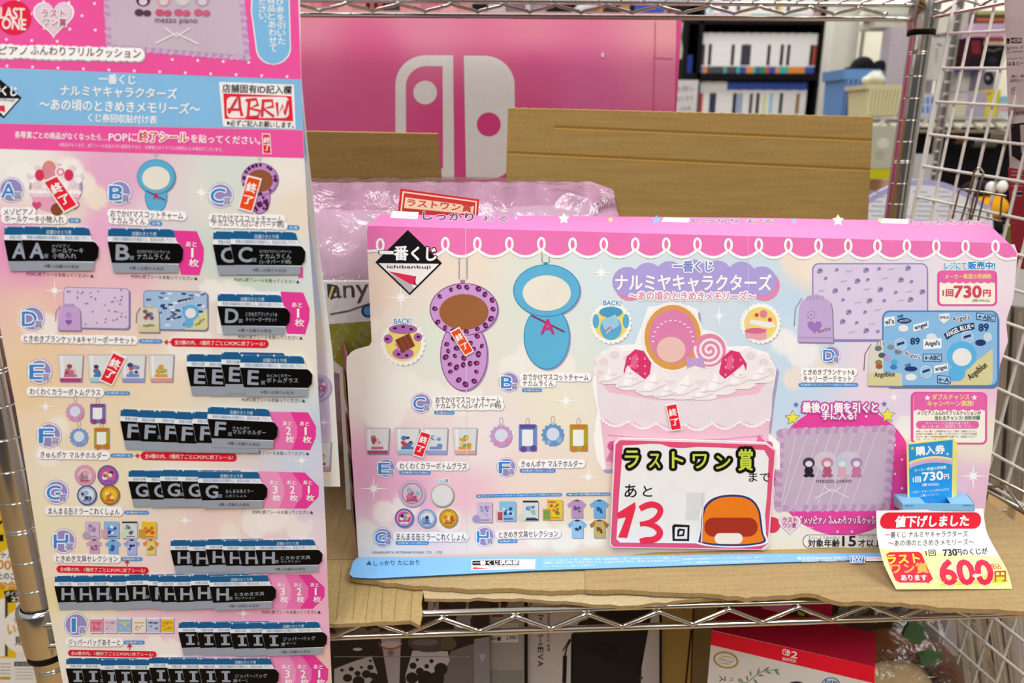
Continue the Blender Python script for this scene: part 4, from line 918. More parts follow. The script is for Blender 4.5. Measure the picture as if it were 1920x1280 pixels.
# top flap folded back
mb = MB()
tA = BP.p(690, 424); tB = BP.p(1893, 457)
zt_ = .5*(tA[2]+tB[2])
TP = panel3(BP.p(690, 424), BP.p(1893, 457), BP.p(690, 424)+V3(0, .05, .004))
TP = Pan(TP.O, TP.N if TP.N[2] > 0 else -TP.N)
base_sheet(mb, TP, [(690, 424), (1893, 457), (1852, 418), (1840, 416), (1400, 408), (714, 402), (706, 406), (703, 417), (694, 420)], .001, '#e67cb8')  # flap pink toned down from the valance print to offset overhead light
d = Art(mb, TP, 560, 0, 2.976)
def note(a, x, y, w, h): a.poly([(x, y-h*.5), (x+w, y-h*.35), (x+w*.95, y+h*.5), (x-w*.1, y+h*.35)], '#f0f1ee', 2); a.stroke([(x+w*.6, y+h*.3), (x+w*.85, y+h*.1)], 2, '#8a8f92', 3)
note(d, 525, 1200, 145, 46); d.T('しっかり', 694, 1204, 975, 1212, 44, '#3a3440', 3, .045, 3, '#f3c3dc'); d.T('おる', 1024, 1219, 1170, 1220, 26, '#6a5a70', 3, .04, 3, '#f3c3dc')
d.star(1212, 1216, 14, '#a9c0e6', 2); d.star(1480, 1220, 32, '#f4e6d8', 2, q=.55); d.star(1740, 1226, 17, '#eadb7a', 2)
e = d.at(1200, 0, 2.667)
e.star(82, 1100, 26, '#86aee6', 2); note(e, 120, 1100, 130, 26); e.T('しっかり', 262, 1104, 490, 1106, 22, '#5a4a60', 3, .04, 2.5, '#f3c3dc'); e.T('おる', 530, 1106, 668, 1106, 18, '#5a4a60', 3, .04, 2.5, '#f3c3dc'); e.star(772, 1104, 16, '#86aee6', 2); e.star(990, 1102, 30, '#f6ece0', 2, q=.55)
note(e, 1215, 1106, 130, 28); e.T('しっかり', 1352, 1110, 1590, 1112, 20, '#5a4a60', 3, .04, 2.5, '#f3c3dc'); e.T('おる', 1625, 1112, 1745, 1112, 18, '#5a4a60', 3, .04, 2.5, '#f3c3dc'); e.star(1200, 1100, 14, '#eadb7a', 2)
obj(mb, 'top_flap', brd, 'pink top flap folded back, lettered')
# left and right side wings folded back
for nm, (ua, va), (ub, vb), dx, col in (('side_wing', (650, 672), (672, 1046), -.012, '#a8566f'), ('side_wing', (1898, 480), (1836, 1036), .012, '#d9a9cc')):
    mb = MB(); p, q = BP.p(ua, va), BP.p(ub, vb); off = V3(dx*1.2, .062, 0)
    p2, q2 = p+off+V3(0, 0, .002), q+off
    th = V3(.0012 if dx > 0 else -.0012, 0, 0)*-1
    wp = panel3(p, q, p2)
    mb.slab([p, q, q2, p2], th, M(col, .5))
    if dx < 0:
        inner = Art(mb, Pan(p, wp.N))
        for (t0, c_) in ((.12, '#c9b44a'), (.35, '#b8543e'), (.55, '#6f9a4c'), (.75, '#d4c39a')):
            P = lambda s_, t_: p+(q-p)*t_+off*s_+wp.N*.0016
            mb.poly([P(.15, t0), P(.85, t0), P(.85, t0+.16), P(.15, t0+.16)], M(c_)); 
            for k_ in range(4): mb.poly([P(.22, t0+.02+.035*k_)+wp.N*.0002, P(.78, t0+.02+.035*k_)+wp.N*.0002, P(.74, t0+.036+.035*k_)+wp.N*.0002, P(.22, t0+.036+.035*k_)+wp.N*.0002], M('#7a3a4c'))
    obj(mb, nm, brd)

# ------------------------------------------------------------ hand-lettered count card
cc = thing('count_card', 'laminated white card with pink border hand-lettered with a red 13, stuck on the display board', 'card')
CPn = BP.up(.0042); mb = MB()
K3 = (1140, 800, 5.334)
px3 = lambda pts: [(K3[0]+x/K3[2], K3[1]+y/K3[2]) for x, y in pts]
base_sheet(mb, CPn, px3([(110, 112), (1590, 158), (1682, 228), (1608, 1190), (1560, 1232), (40, 1206), (18, 1172), (60, 170)]), .0022, '#f3d9df')
q = Art(mb, CPn, *K3)
q.poly([(118, 132), (1580, 178), (1668, 240), (1595, 1170), (1530, 1222), (50, 1198), (28, 1160), (76, 178)], '#e0567f', 1)
q.poly([(148, 186), (300, 178), (420, 168), (530, 172), (620, 204), (740, 212), (900, 200), (1100, 206), (1560, 232), (1606, 310), (1592, 660), (1570, 880), (1580, 1050), (1560, 1156), (1300, 1166), (900, 1164), (120, 1156), (84, 1120), (110, 700)], '#eeeeef', 2)
q.poly([(790, 655), (965, 660), (960, 940), (770, 930)], '#dcdde0', 3)
for st, x0, x1, y, h in (('ラ', 170, 305, 322, 170), ('ス', 412, 520, 338, 140), ('ト', 640, 750, 328, 160), ('ワ', 848, 985, 342, 140), ('ン', 1080, 1222, 352, 130), ('賞', 1305, 1445, 328, 210)):
    ar = q
    ar.T(st, x0, y, x1, y, h, '#c8dc4a', 7, .03, 30, '#161416')
q.T('まで', 1408, 500, 1620, 502, 92, '#1c1a1e', 5, .015)
q.T('あ', 166, 640, 285, 640, 130, '#1c1a1e', 5, .02); q.T('と', 350, 640, 442, 645, 104, '#1c1a1e', 5, .02)
q.poly([(92, 860), (270, 750), (278, 800), (190, 1108), (100, 1104), (180, 900), (100, 918)], '#ea3450', 6)
three = [(330, 820), (390, 780), (455, 772), (510, 800), (520, 850), (480, 915), (400, 950), (310, 970), (400, 975), (480, 1000), (520, 1050), (500, 1100), (440, 1130), (380, 1128), (325, 1140)]
q.stroke(*smooth([(318, 818), (385, 785), (450, 775), (508, 800), (522, 850), (480, 915), (405, 955), (318, 972)], [58, 64, 62, 60, 58, 58, 52, 46])[:1], smooth([(318, 818), (385, 785), (450, 775), (508, 800), (522, 850), (480, 915), (405, 955), (318, 972)], [58, 64, 62, 60, 58, 58, 52, 46])[1], '#ea3450', 6)
t3 = smooth([(330, 968), (410, 972), (480, 1000), (518, 1050), (498, 1100), (440, 1128), (380, 1130), (318, 1142)], [40, 50, 58, 64, 66, 64, 60, 52]); q.stroke(t3[0], t3[1], '#ea3450', 7)
q.stroke([(655, 985), (805, 990), (800, 1130), (655, 1128), (655, 985)], 28, '#1c1a1e', 5); q.stroke([(708, 1025), (760, 1030), (752, 1080), (700, 1086), (706, 1025)], 24, '#1c1a1e', 5)
# plain orange patch sticker
dome = [(900, 1150), (925, 1040), (935, 900), (960, 800), (1020, 730), (1110, 690), (1240, 675), (1370, 690), (1460, 740), (1515, 830), (1535, 940), (1550, 1060), (1575, 1145)]
q.poly(smooth([(880, 1165), (905, 1030), (912, 890), (940, 785), (1005, 710), (1100, 668), (1240, 652), (1380, 668), (1480, 725), (1538, 820), (1560, 940), (1575, 1060), (1600, 1150), (1500, 1190), (1250, 1205), (1000, 1190), (880, 1165)])[:-1], '#f2f1f2', 5)
q.poly(smooth(dome+[(1450, 1180), (1250, 1190), (1030, 1180), dome[0]])[:-1], '#2c3c72', 6)
q.poly(smooth([(920, 1140), (945, 1040), (955, 905), (980, 810), (1035, 750), (1115, 710), (1240, 696), (1365, 710), (1448, 758), (1498, 840), (1516, 945), (1532, 1060), (1552, 1135), (1440, 1162), (1250, 1172), (1040, 1162), (920, 1140)])[:-1], '#ee7f22', 7)
q.rect(962, 905, 1495, 1095, '#a93422', 8, 0, 90); q.poly(rrect(1065, 1060, 1345, 1166, 50), '#f3e7dc', 9)
obj(mb, 'laminated_card', cc)
mb = MB(); q = Art(mb, CPn.up(.0008), *K3); 
q.mb.poly([q.P(x, y, 0) for x, y in ((955, 640), (965, 640), (940, 1160), (928, 1160))], M('#e6dfe0', .2))
obj(mb, 'tape_edge', cc)

# ------------------------------------------------------------ ticket tray, tickets, price slip
TO = BP.up(.0)                                   # tray is fixed to the board
tray = thing('ticket_tray', 'small light blue card tray fixed low on the right of the display board', 'tray')
fr = BP.up(.040)
KT = (1640, 800, 4.0)
g = lambda pn, x, y: pn.p(KT[0]+x/KT[2], KT[1]+y/KT[2])
mb = MB(); BL = M('#86c0ea', .45); BD = M('#9fa6ae', .5)
f_ = [g(fr, 205, 578), g(fr, 748, 576), g(fr, 750, 628), g(fr, 203, 630)]
mb.slab(f_, bN*-.0008, BL); a = Art(mb, fr.up(.0004), *KT)
a.T('▲手前を折る', 228, 590, 292, 590, 11, '#1f3f60', 2); a.T('▲手前を折る', 666, 588, 736, 588, 11, '#1f3f60', 2); obj(mb, 'tray_front', tray)
bk = [g(BP.up(.003), 145, 505), g(BP.up(.003), 690, 500), g(BP.up(.003), 696, 590), g(BP.up(.003), 148, 592)]
mb = MB(); mb.slab(bk, bN*-.0008, BL); obj(mb, 'tray_back', tray)
mb = MB(); mb.slab([bk[0], f_[0], f_[3], bk[3]], bd*.0008, BD); mb.slab([bk[0], f_[0], f_[0]+bd*.020, bk[0]+bd*.020], V3(0, 0, -.0006), BL)
TT = Pan(bk[0], V3(0, 0, 1)); obj(mb, 'tray_side', tray)
mb = MB(); mb.slab([bk[1], f_[1], f_[2], bk[2]], bd*-.0008, BD); mb.slab([bk[1], f_[1], f_[1]-bd*.020, bk[1]-bd*.020], V3(0, 0, -.0006), BL); obj(mb, 'tray_side', tray)
mb = MB(); mb.slab([bk[3], bk[2], f_[2], f_[3]], V3(0, 0, .0008), BL); obj(mb, 'tray_floor', tray)
def ticket_card(h, dx, dy, label, full):
    pn = BP.up(h); t_ = thing('purchase_ticket', label, 'card', None); mb = MB()
    o = [(240+dx, 122+dy), (598+dx, 82+dy), (592+dx, 600+dy*.2), (250+dx, 600+dy*.2)]
    base_sheet(mb, pn, [(KT[0]+x/KT[2], KT[1]+y/KT[2]) for x, y in o], .0005, '#f0e884')
    if full:
        a = Art(mb, pn, *KT)
        a.poly([(255, 132), (585, 96), (578, 598), (262, 598)], '#2f9ade', 1); a.T('購入券', 308, 182, 524, 166, 66, '#ffffff', 3, .05)
        for i, c_ in enumerate(('#f3e48a', '#e9b7c4', '#c7b9e2')):
            a.stroke([(258+i*.5, 275+i*16)]+[(258+324*t, 275+i*16-40*sin(pi*(t*.8+.05))-14*t) for t in np.linspace(.05, .95, 10)]+[(581, 244+i*16)], 15, c_, 2+i)
        a.T('メーカー希望小売価格', 296, 326, 536, 300, 24, '#ffffff', 6, .03); a.T('1回', 286, 396, 344, 392, 42, '#ffffff', 6, .06); a.T('730', 358, 374, 510, 362, 62, '#ffffff', 6, .07); a.T('円', 520, 372, 554, 370, 38, '#ffffff', 6, .05)
        a.T('(税10%込)', 356, 436, 480, 428, 26, '#ffffff', 6, .03); a.T('このカードをレジにお持ちになり', 276, 490, 554, 466, 20, '#ffffff', 6, .02); a.T('ご購入ください。', 340, 514, 482, 502, 20, '#ffffff', 6, .02)
        a.star(282, 160, 15, '#f3e46a', 3); a.star(546, 202, 14, '#f3e46a', 3); a.T('一番くじ', 390, 564, 440, 562, 12, '#b74a7c', 6, .03)
    obj(mb, 'ticket_face', t_)
ticket_card(.016, 0, 0, 'blue and yellow purchase ticket standing foremost in the tray', True)
ticket_card(.010, 22, 22, 'yellow-edged ticket just behind the foremost purchase ticket', False)
# price slip: hangs from the tray front and sweeps out on to the shelf
sA, sB = fr.up(.002).p(1644, 957), fr.up(.002).p(1850, 953)
zc_ = zS+.0054+.0012
sC, sD = at_z(1679, 1104, zc_), at_z(1896, 1103, zc_)
SP = panel3(sA, sB, (sC+sD)/2)
hgt = np.linalg.norm((sC+sD)/2-(sA+sB)/2); dn = unit((sC+sD)/2-(sA+sB)/2)
SPB = Pan(SP.O, SP.N)
slip = thing('price_slip', 'curling white and yellow price slip with a big red 600, leaning on the shelf edge', 'price tag')
mb = MB()
SL = interp([(957, 1643), (1010, 1652), (1060, 1664), (1090, 1674), (1104, 1679)]); SR = interp([(953, 1850), (1000, 1860), (1040, 1876), (1080, 1890), (1103, 1896)])
wy = blend([(1650, 960, '#f6f6f6')]); yb = lambda u: 1036 if True else 0
def slipcol(u, v): return np.array(lin('#f7f7f7')) if v < 1036+(u-1760)*.06 else np.array(lin('#f4f09c'))
backdrop(mb, SPB, SL, SR, lambda a: 957-4*a, lambda a: 1104-1*a, 24, 72, slipcol, .00002)
backdrop(mb, SPB, SL, SR, lambda a: 957-4*a, lambda a: 1104-1*a, 10, 20, lambda u, v: lin('#f2f2ee'), -.0002)
s = Art(mb, SPB, *KT)
s.rect(54, 642, 832, 766, '#e62a3e', 3, 0, 56)
s.T('値下げしました', 172, 712, 736, 704, 86, '#ffffff', 7, .055)
s.T('一番くじ ナルミヤキャラクターズ', 104, 812, 734, 804, 48, '#4a4a50', 6, .008); s.T('〜あの頃のときめきメモリーズ〜', 132, 876, 778, 864, 48, '#4a4a50', 6, .008)
s.T('1回', 410, 950, 484, 946, 46, '#35353a', 6, .02); s.T('730', 540, 948, 640, 942, 48, '#35353a', 6, .06); s.T('円のくじが', 636, 942, 868, 932, 48, '#35353a', 6, .03)
s.poly([(465, 1122), (560, 1122), (575, 1184), (485, 1188)], '#c2e03c', 4); s.poly([(560, 1122), (950, 1100), (992, 1160), (575, 1184)], '#c2e03c', 4)
s.poly([(115, 960), (140, 945), (360, 940), (382, 960), (436, 1140), (400, 1166), (412, 1174), (380, 1166), (190, 1168), (160, 1150)], '#e62a3e', 4)
s.T('ラスト', 118, 998, 358, 988, 66, '#f3ea4e', 8, .05); s.T('ワン賞', 138, 1066, 412, 1058, 74, '#f3a84e', 8, .05); s.T('あります', 204, 1132, 390, 1130, 40, '#ffffff', 8, .04)
s.T('600', 494, 1090, 872, 1090, 172, '#e2304a', 8, .07, 6, '#f7d8c8'); s.T('税込', 858, 1046, 942, 1042, 40, '#e0483e', 8, .02); s.T('円', 890, 1118, 972, 1116, 78, '#d84a34', 8, .03)
mb.warp = (sA, dn, SP.N, hgt, 30, lambda t: -.007*sin(pi*t)+.0015*t)
obj(mb, 'slip_paper', slip)

# ============================================================ THE HANGING PRIZE CHART
Hd, Vd = unit(ray(20380, 960)), unit(ray(765, 4990))
Np = np.cross(Hd, Vd); Np = Np if Np[1] < 0 else -Np
POq = at_y(600, 1180, .487); PP = Pan(POq, Np)
chart = thing('prize_chart', 'tall hanging prize chart covered with black ticket stubs, left of the display board', 'poster')
pL = interp([(-260, -152), (560, -9), (640, 5), (745, 26), (850, 44), (1000, 68), (1150, 93), (1280, 118), (1330, 128)])
pR = interp([(-260, 551), (0, 562), (138, 564), (290, 570), (430, 578), (590, 590), (745, 597), (850, 604), (1000, 611), (1150, 616), (1280, 622), (1330, 625)])
mb = MB()
o = [(pL(v), v) for v in range(-260, 1331, 53)]+[(pR(v), v) for v in range(1330, -261, -53)]
base_sheet(mb, PP, o, .0006, '#f0eeea')
ctrl = [(20, 310, '#f3f0ee'), (60, 330, '#f4f0ea'), (200, 320, '#eab0d4'), (230, 340, '#e9b4d6'), (120, 400, '#f0e6d2'), (300, 400, '#eadbe4'), (430, 330, '#d9e3dd'), (400, 380, '#e4e6dc'), (540, 330, '#f2ece6'), (560, 390, '#f0e2d0'),
        (20, 460, '#ee9ccb'), (60, 500, '#f0a6cc'), (190, 430, '#efb2d6'), (120, 540, '#f2bfc4'), (250, 520, '#efc3cf'), (330, 430, '#e0dbe2'), (380, 470, '#cfe0d8'), (480, 530, '#cfe2d6'), (560, 500, '#dde6e8'), (60, 580, '#f2cfba'), (300, 600, '#eed6cc'), (330, 560, '#ead9d8'),
        (80, 650, '#f0d3b0'), (250, 690, '#f1dcb6'), (330, 660, '#f4e6d8'), (540, 700, '#f4ead8'), (60, 720, '#efd4a8'), (300, 740, '#f1e0c2'), (90, 800, '#f2dfc4'), (200, 840, '#f2dfbc'), (560, 760, '#d9e2ea'), (420, 750, '#e9e4d6'),
        (590, 800, '#c6d6ec'), (570, 870, '#d2daee'), (590, 930, '#d5cfe6'), (130, 900, '#f1e9d6'), (240, 900, '#f0e4c6'), (330, 880, '#efe9dc'), (100, 980, '#efe6c4'), (300, 960, '#efdfd2'), (420, 975, '#f1dccf'), (480, 1000, '#ecd3d2'), (590, 1000, '#ead9e2'),
        (120, 1060, '#f4e2d2'), (300, 1040, '#f0dcd6'), (400, 970, '#f0d4d4'), (110, 1120, '#ecdfa8'), (130, 1160, '#f0e8d2'), (300, 1150, '#eec6d6'), (480, 1160, '#eeb0d0'), (600, 1100, '#f0b0d2'), (320, 1200, '#f1cfdc'), (250, 1240, '#f4ece2'), (130, 1240, '#f4efe6'), (610, 1240, '#f0c2b8'), (610, 1180, '#efb8d2'), (420, 1180, '#efb4d2')]
clouds = [(40, 330, 26, '#f8f5f2', 2.0), (130, 320, 26, '#f8f5f2', 1.5), (155, 345, 24, '#f6efe4', 1.5), (180, 370, 22, '#f4ead8', 1.5), (60, 600, 26, '#f8f3ee', 2.0), (90, 610, 22, '#f8f3ee', 2.0), (395, 545, 22, '#f6f2ee', 1.5), (430, 545, 22, '#f6f2ee', 1.5), (460, 560, 24, '#f6f2ee', 1.5), (370, 640, 30, '#f6f0ea', 2.0), (340, 650, 26, '#f6f0ea', 2.0), (560, 690, 26, '#f5efe4', 2.0),
          (110, 800, 20, '#f7f0e6', 1.5), (90, 850, 24, '#f7f1e8', 2.0), (480, 980, 28, '#f5f0ec', 1.5), (510, 970, 30, '#f5f0ec', 1.5), (560, 985, 26, '#f2ece8', 1.5), (430, 1000, 20, '#f3e9e2', 1.5), (320, 1220, 22, '#f8f2ec', 1.5), (290, 1210, 20, '#f8f2ec', 1.5), (570, 960, 18, '#e0cfe6', 2.0)]
backdrop(mb, PP, pL, pR, lambda a: 276+20*a, lambda a: 1330, 100, 176, blend(ctrl, clouds))
A = Art(mb, PP)
# pink heading with dots
A.poly([(pL(-258), -258), (pR(-258), -258), (pR(149), 149), (pL(124), 124)], '#f058a4', 1)
a = A.at(0, 0, 2.976)
for j in range(-1, 6):
    for i in range(-2, 13):
        x, y = -40+142*i+(70 if j % 2 else 0)+j*2, 372-74*(5-j)+5.4*i-4
        if x > 1650 or (600 < x < 1390 and y < 330) or (x > 1420 and y < 350) or (x < 800 and y < 320 and y > 235 and x < 780): continue
        a.circ(x, y, 8, '#fbe9f2', 2, n=10)
a.circ(80, 98, 96, '#e62447', 4, n=36); a.T('LAST', 4, 72, 138, 78, 62, '#f7ece8', 6, .045); a.T('ONE', 14, 130, 146, 138, 60, '#f7ece8', 6, .045)
a.heart(300, 96, 116, '#fbf6f8', 3, .98); a.heart(300, 94, 104, '#b89cb8', 4, .98); a.heart(300, 94, 101, '#e9cfe0', 5, .98)
a.T('ラスト', 234, 74, 366, 76, 42, '#b0527e', 8, .035, 5); a.T('ワン賞', 242, 124, 372, 126, 44, '#b0527e', 8, .035, 5)
frill_cushion(a, [(592, -140), (1330, -150), (1375, 318), (614, 255)], '#c9b8c8', '#d3aed2', '#bb97c2', 3, 26)
for i in range(0):      # fuller printed frill
    t_ = i/60
    for p, q in (((612, 258), (1378, 326)), ((592, -60), (614, 258)), ((1340, -60), (1378, 326))):
        x, y = p[0]+(q[0]-p[0])*t_, p[1]+(q[1]-p[1])*t_; a.circ(x, y, 17, ('#d9b2d4', '#c79fc8', '#e2c3de')[i % 3], 2, 14, 8, i)
for x, c_, c2 in ((800, '#4a3350', '#5c3a52'), (915, '#d8a3ac', '#c9587e'), (1020, '#c3d5d6', '#cf5f80'), (1130, '#b8a3c4', '#cf6488')):
    a.circ(x, 0, 40, c_, 7, 36, 14); a.circ(x, 10, 24, '#dfcdd2', 8, 20, 12); a.circ(x-22, 70, 26, c2, 8, 20, 12); a.circ(x+22, 74, 24, c2, 8, 18, 12)
a.T('mezzo piano', 866, 116, 1102, 120, 40, '#5f4a58', 8, .005); a.stroke([(870, 242), (985, 185), (1108, 246)], 9, '#efe6ee', 8); a.stroke([(924, 156), (985, 205), (1060, 158)], 9, '#efe6ee', 8)
a.puff(-20, 285, 770, 305, 62, L=5); a.T('ピアノ', -4, 280, 152, 284, 46, '#6e5258', 8, .02); a.T('ふんわりフリルクッション', 172, 280, 786, 300, 50, '#6e5258', 8, .02)
sp = [(1412, -200), (1400, 60), (1428, 270)]+[(1428+ (1-cos(t))*98, 270+92*sin(t)) for t in np.linspace(.2, pi-.2, 9)]+[(1624, 270), (1618, 60), (1612, -200)]
a.poly(sp, '#f4f5f6', 3); a.poly([(x+(6 if x < 1520 else -6), y-5 if y > 200 else y) for x, y in sp], '#7fbde8', 4)
a.TV('び券を引いた', 1562, -10, 250, 42, '#f8fafb', 6, .02, 12); a.TV('商品とあわせて', 1512, -20, 292, 42, '#f8fafb', 6, .02, 14); a.TV('ださい。', 1464, -10, 150, 40, '#f8fafb', 6, .02, 6)
# blue title band
A.poly([(pL(124), 125), (pR(149), 149), (pR(243), 243), (pL(229), 229)], '#86bfea', 2)
a.poly([(-40, 408), (122, 545), (22, 660), (-150, 540)], '#17151a', 4); a.poly([(-40, 548), (108, 550), (22, 648), (-60, 560)], '#f0eff0', 5); a.T('くじ', 12, 505, 96, 510, 52, '#ffffff', 7, .05); a.T('番', -44, 500, 6, 504, 54, '#ffffff', 7, .04); a.T('ankuji', -14, 556, 84, 560, 20, '#2a282c', 7, .01)
a.poly([(-60, 590), (28, 588), (30, 626), (-30, 610)], '#e0304e', 6)
Wh = '#fbfcfd'
a.T('一番くじ', 552, 440, 756, 446, 54, Wh, 5, .035); a.T('ナルミヤキャラクターズ', 338, 504, 988, 524, 60, Wh, 5, .03); a.T('〜あの頃のときめきメモリーズ〜', 222, 580, 1116, 608, 64, Wh, 5, .025); a.T('くじ券回収貼付け表', 492, 656, 876, 668, 46, Wh, 5, .03)
a.poly([(1222, 456), (1640, 472), (1650, 720), (1245, 704)], '#f4f3f3', 3); a.T('店舗固有ID記入欄', 1242, 492, 1626, 502, 46, '#1e1c20', 5, .025)
a.poly([(1246, 520), (1628, 536), (1636, 676), (1254, 662)], '#e8283c', 4); a.poly(rrect(1266, 540, 1612, 658, 26), '#f4efee', 5)
rd = '#d93a42'
a.stroke([(1276, 632), (1318, 560), (1334, 530), (1340, 600), (1352, 648)], 16, rd, 7); a.stroke([(1270, 610), (1350, 612)], 15, rd, 7)
a.stroke([(1392, 560), (1384, 655)], 16, rd, 7); a.stroke([(1372, 560), (1430, 552), (1440, 584), (1396, 604), (1452, 618), (1440, 650), (1372, 656)], 16, rd, 8)
a.stroke([(1470, 560), (1462, 652)], 16, rd, 7); a.stroke([(1462, 562), (1520, 560), (1524, 594), (1470, 606), (1530, 650)], 16, rd, 8)
a.stroke([(1545, 570), (1552, 645), (1578, 585), (1590, 640), (1610, 560)], 16, rd, 7)
a.T('※必ずご記入お願いします。', 1266, 684, 1640, 698, 34, '#232124', 5, .02)
# pink instruction band
A.poly([(pL(229), 230), (pR(243), 244), (pR(296), 296.5), (pL(276), 277)], '#ee58a6', 2)
a.T('各等賞ごとの商品がなくなったら…', 84, 750, 598, 766, 38, Wh, 4, .025); a.T('POPに', 608, 764, 764, 766, 46, Wh, 4, .025); a.T('終了シール', 776, 760, 1050, 766, 58, '#d8283e', 7, .03, 6); a.T('を貼ってください。', 1066, 772, 1452, 784, 46, Wh, 4, .025)
a.T('※商品がなくなり、終了シールを貼らずに運営をすると、お客様とのトラブルの原因となる場合がございます。', 330, 806, 1244, 834, 22, '#f8e6f0', 4, .01)
a.poly([(1462, 744), (1508, 746), (1516, 860), (1466, 858)], '#f7eef0', 4); a.poly([(1467, 749), (1504, 751), (1511, 855), (1471, 853)], '#e32a3c', 5); a.TV('終了', 1488, 762, 842, 34, '#ffffff', 7, .03, 4)
# prizes A to I
for x, y, r in ((1125, 1075, 72),): a.spark(x, y, r, 3)
p2 = A.at(0, 420, 2.976); p3 = A.at(0, 850, 2.976)
for x, y, r in ((306, 372, 66), (256, 1018, 60)): p2.spark(x, y, r, 3)
for x, y, r in ((1684, 40, 54), (1034, 374, 54), (1358, 890, 48)): p3.spark(x, y, r, 3)
# A: cake
def mini_cake(a, x, y, w):
    a.circ(x+4, y+5, w*.52, '#a89bb8', 2, w*.46); a.circ(x, y+w*.2, w*.46, '#e8a6c4', 3, w*.3); a.rect(x-w*.46, y-w*.22, x+w*.46, y+w*.2, '#efd3e0', 3); a.circ(x, y-w*.2, w*.5, '#f3e6ea', 4, w*.22)
    for i in range(16): t = 2*pi*i/16; a.circ(x+w*.48*cos(t), y-w*.2+w*.2*sin(t), w*.07, '#faf3f4' if i % 2 else '#e6d6de', 5, n=8)
    for i in range(12): a.circ(x-w*.45+w*.082*i, y+w*.10+4*abs(sin(i)), w*.05, '#f9eef2', 5, n=8)
    a.circ(x-w*.12, y-w*.3, w*.14, '#dc9058', 6, w*.2); a.circ(x-w*.12, y-w*.3, w*.11, '#e08a9e', 7, w*.16); a.circ(x+w*.1, y-w*.28, w*.11, '#f7e6ea', 6); a.ring(x+w*.1, y-w*.28, w*.06, w*.03, '#dd7fa0', 7)
    for dx in (-.3, .26): a.circ(x+w*dx, y-w*.22, w*.09, '#d8385e', 6, w*.11)
    for dx in (-.36, .38): a.heart(x+w*dx, y+w*.36, w*.09, '#d84a80', 6)
    a.circ(x+w*.03, y+w*.44, w*.12, '#8c4a34', 6)
mini_cake(a, 310, 1040, 290)
a.badge(64, 1060, 72, 'A'); a.cap('メゾピアノ', 22, 1180, 184, 1180, 36); a.cap('ホールケーキ小物入れ', 28, 1218, 358, 1224, 40); a.pill('全1種', 382, 1228, 452, 1230, 26)
def mini_charm(a, x, y, s_, col, dk, spots=False, face='#ece8dc'):
    a.stroke([(x-8*s_, y-150*s_), (x-8*s_, y-120*s_), (x, y-108*s_), (x+8*s_, y-120*s_), (x+8*s_, y-150*s_)], 4*s_, '#a29aa0', 4)
    a.circ(x+6, y+6, 108*s_, '#a398b8', 2, 100*s_); a.circ(x, y+110*s_, 64*s_, dk, 3, 96*s_); a.circ(x, y+108*s_, 60*s_, col, 4, 92*s_); a.circ(x, y, 108*s_, dk, 5, 98*s_); a.circ(x, y, 104*s_, col, 6, 94*s_); a.circ(x, y+8*s_, 78*s_, face, 7, 66*s_)
    if spots:
        rn = random.Random(3)
        for i in range(46):
            t = rn.uniform(0, 2*pi); 
            if i < 26: px, py = x+92*s_*cos(t), y+84*s_*sin(t)
            else: px, py = x+rn.uniform(-44, 44)*s_, y+rn.uniform(105, 180)*s_
            a.circ(px, py, rn.uniform(8, 13)*s_, '#571f52', 8, 8*s_, 8, t)
    else:
        a.stroke([(x-50*s_, y+80*s_), (x+50*s_, y+130*s_)], 6*s_, '#7c2c66', 8); a.T('A', x-16*s_, y+106*s_, x+18*s_, y+108*s_, 34*s_, '#cf2f78', 9, .05)
mini_charm(a, 872, 985, 1.0, '#62b4da', '#3c8fbc')
a.badge(666, 1075, 72, 'B'); a.cap('おでかけマスコットチャーム', 618, 1190, 1022, 1204, 38); a.cap('ナカムラくん', 622, 1226, 812, 1236, 36); a.pill('全1種', 836, 1244, 906, 1246, 26)
mini_charm(a, 1450, 1000, .95, '#c391cf', '#8a4c8f', True, '#94593a')
a.badge(1232, 1090, 72, 'C'); a.cap('おでかけマスコットチャーム', 1182, 1214, 1576, 1224, 38); a.cap('ナカムラくん(レオパード柄)', 1184, 1246, 1586, 1256, 38); a.pill('全1種', 1602, 1268, 1672, 1270, 26)
# D: blankets
def mini_blanket(a, x0, y0, x1, y1, sk, blue):
    a.rect(x0+6, y0+8, x1+8, y1+8, '#8a80a8', 2, sk, 20); a.rect(x0, y0, x1, y1, '#7a86b4' if blue else '#9a8cc6', 3, sk, 22); a.rect(x0+4, y0+4, x1-4, y1-4, '#a6c3e4' if blue else '#dcc9e6', 4, sk, 20)
    rn = random.Random(int(x0))
    for i in range(44):
        x, y = rn.uniform(x0+18, x1-18), rn.uniform(y0+16, y1-16)
        if blue: a.rect(x-12, y-5, x+14, y+6, ('#33456e', '#e4ebf2', '#5a6f9c')[i % 3], 5, rn.uniform(-.3, .3), 3)
        else: a.circ(x, y, rn.uniform(4, 9), ('#9d8fb2', '#8a7ca4')[i % 2], 5, 5, 8, i)
mini_blanket(p2, 355, 350, 722, 578, .02, False); pouch(p2, 322, 442, 452, 592, '#c8a6da', '#8f7fae'); p2.heart(385, 545, 18, '#8f5cb0', 9); p2.circ(385, 505, 16, '#b48fd0', 9)
mini_blanket(p2, 800, 368, 1158, 586, .02, True); p2.poly([(1158, 470), (1160, 575), (1145, 590), (1030, 588)], '#d8d69c', 6); p2.circ(1065, 490, 46, '#63b4e6', 7, 42); p2.circ(1065, 496, 30, '#eaeaea', 8, 28); p2.circ(1056, 552, 26, '#63b4e6', 7, 26)
p2.rect(992, 436, 1078, 424, '#2c3a62', 6, -.2); p2.T('ANGEL BLUE', 996, 442, 1076, 418, 14, '#f0f2f5', 8, .03); p2.T('Angelblue', 1092, 566, 1142, 526, 22, '#4a463c', 8, .02)
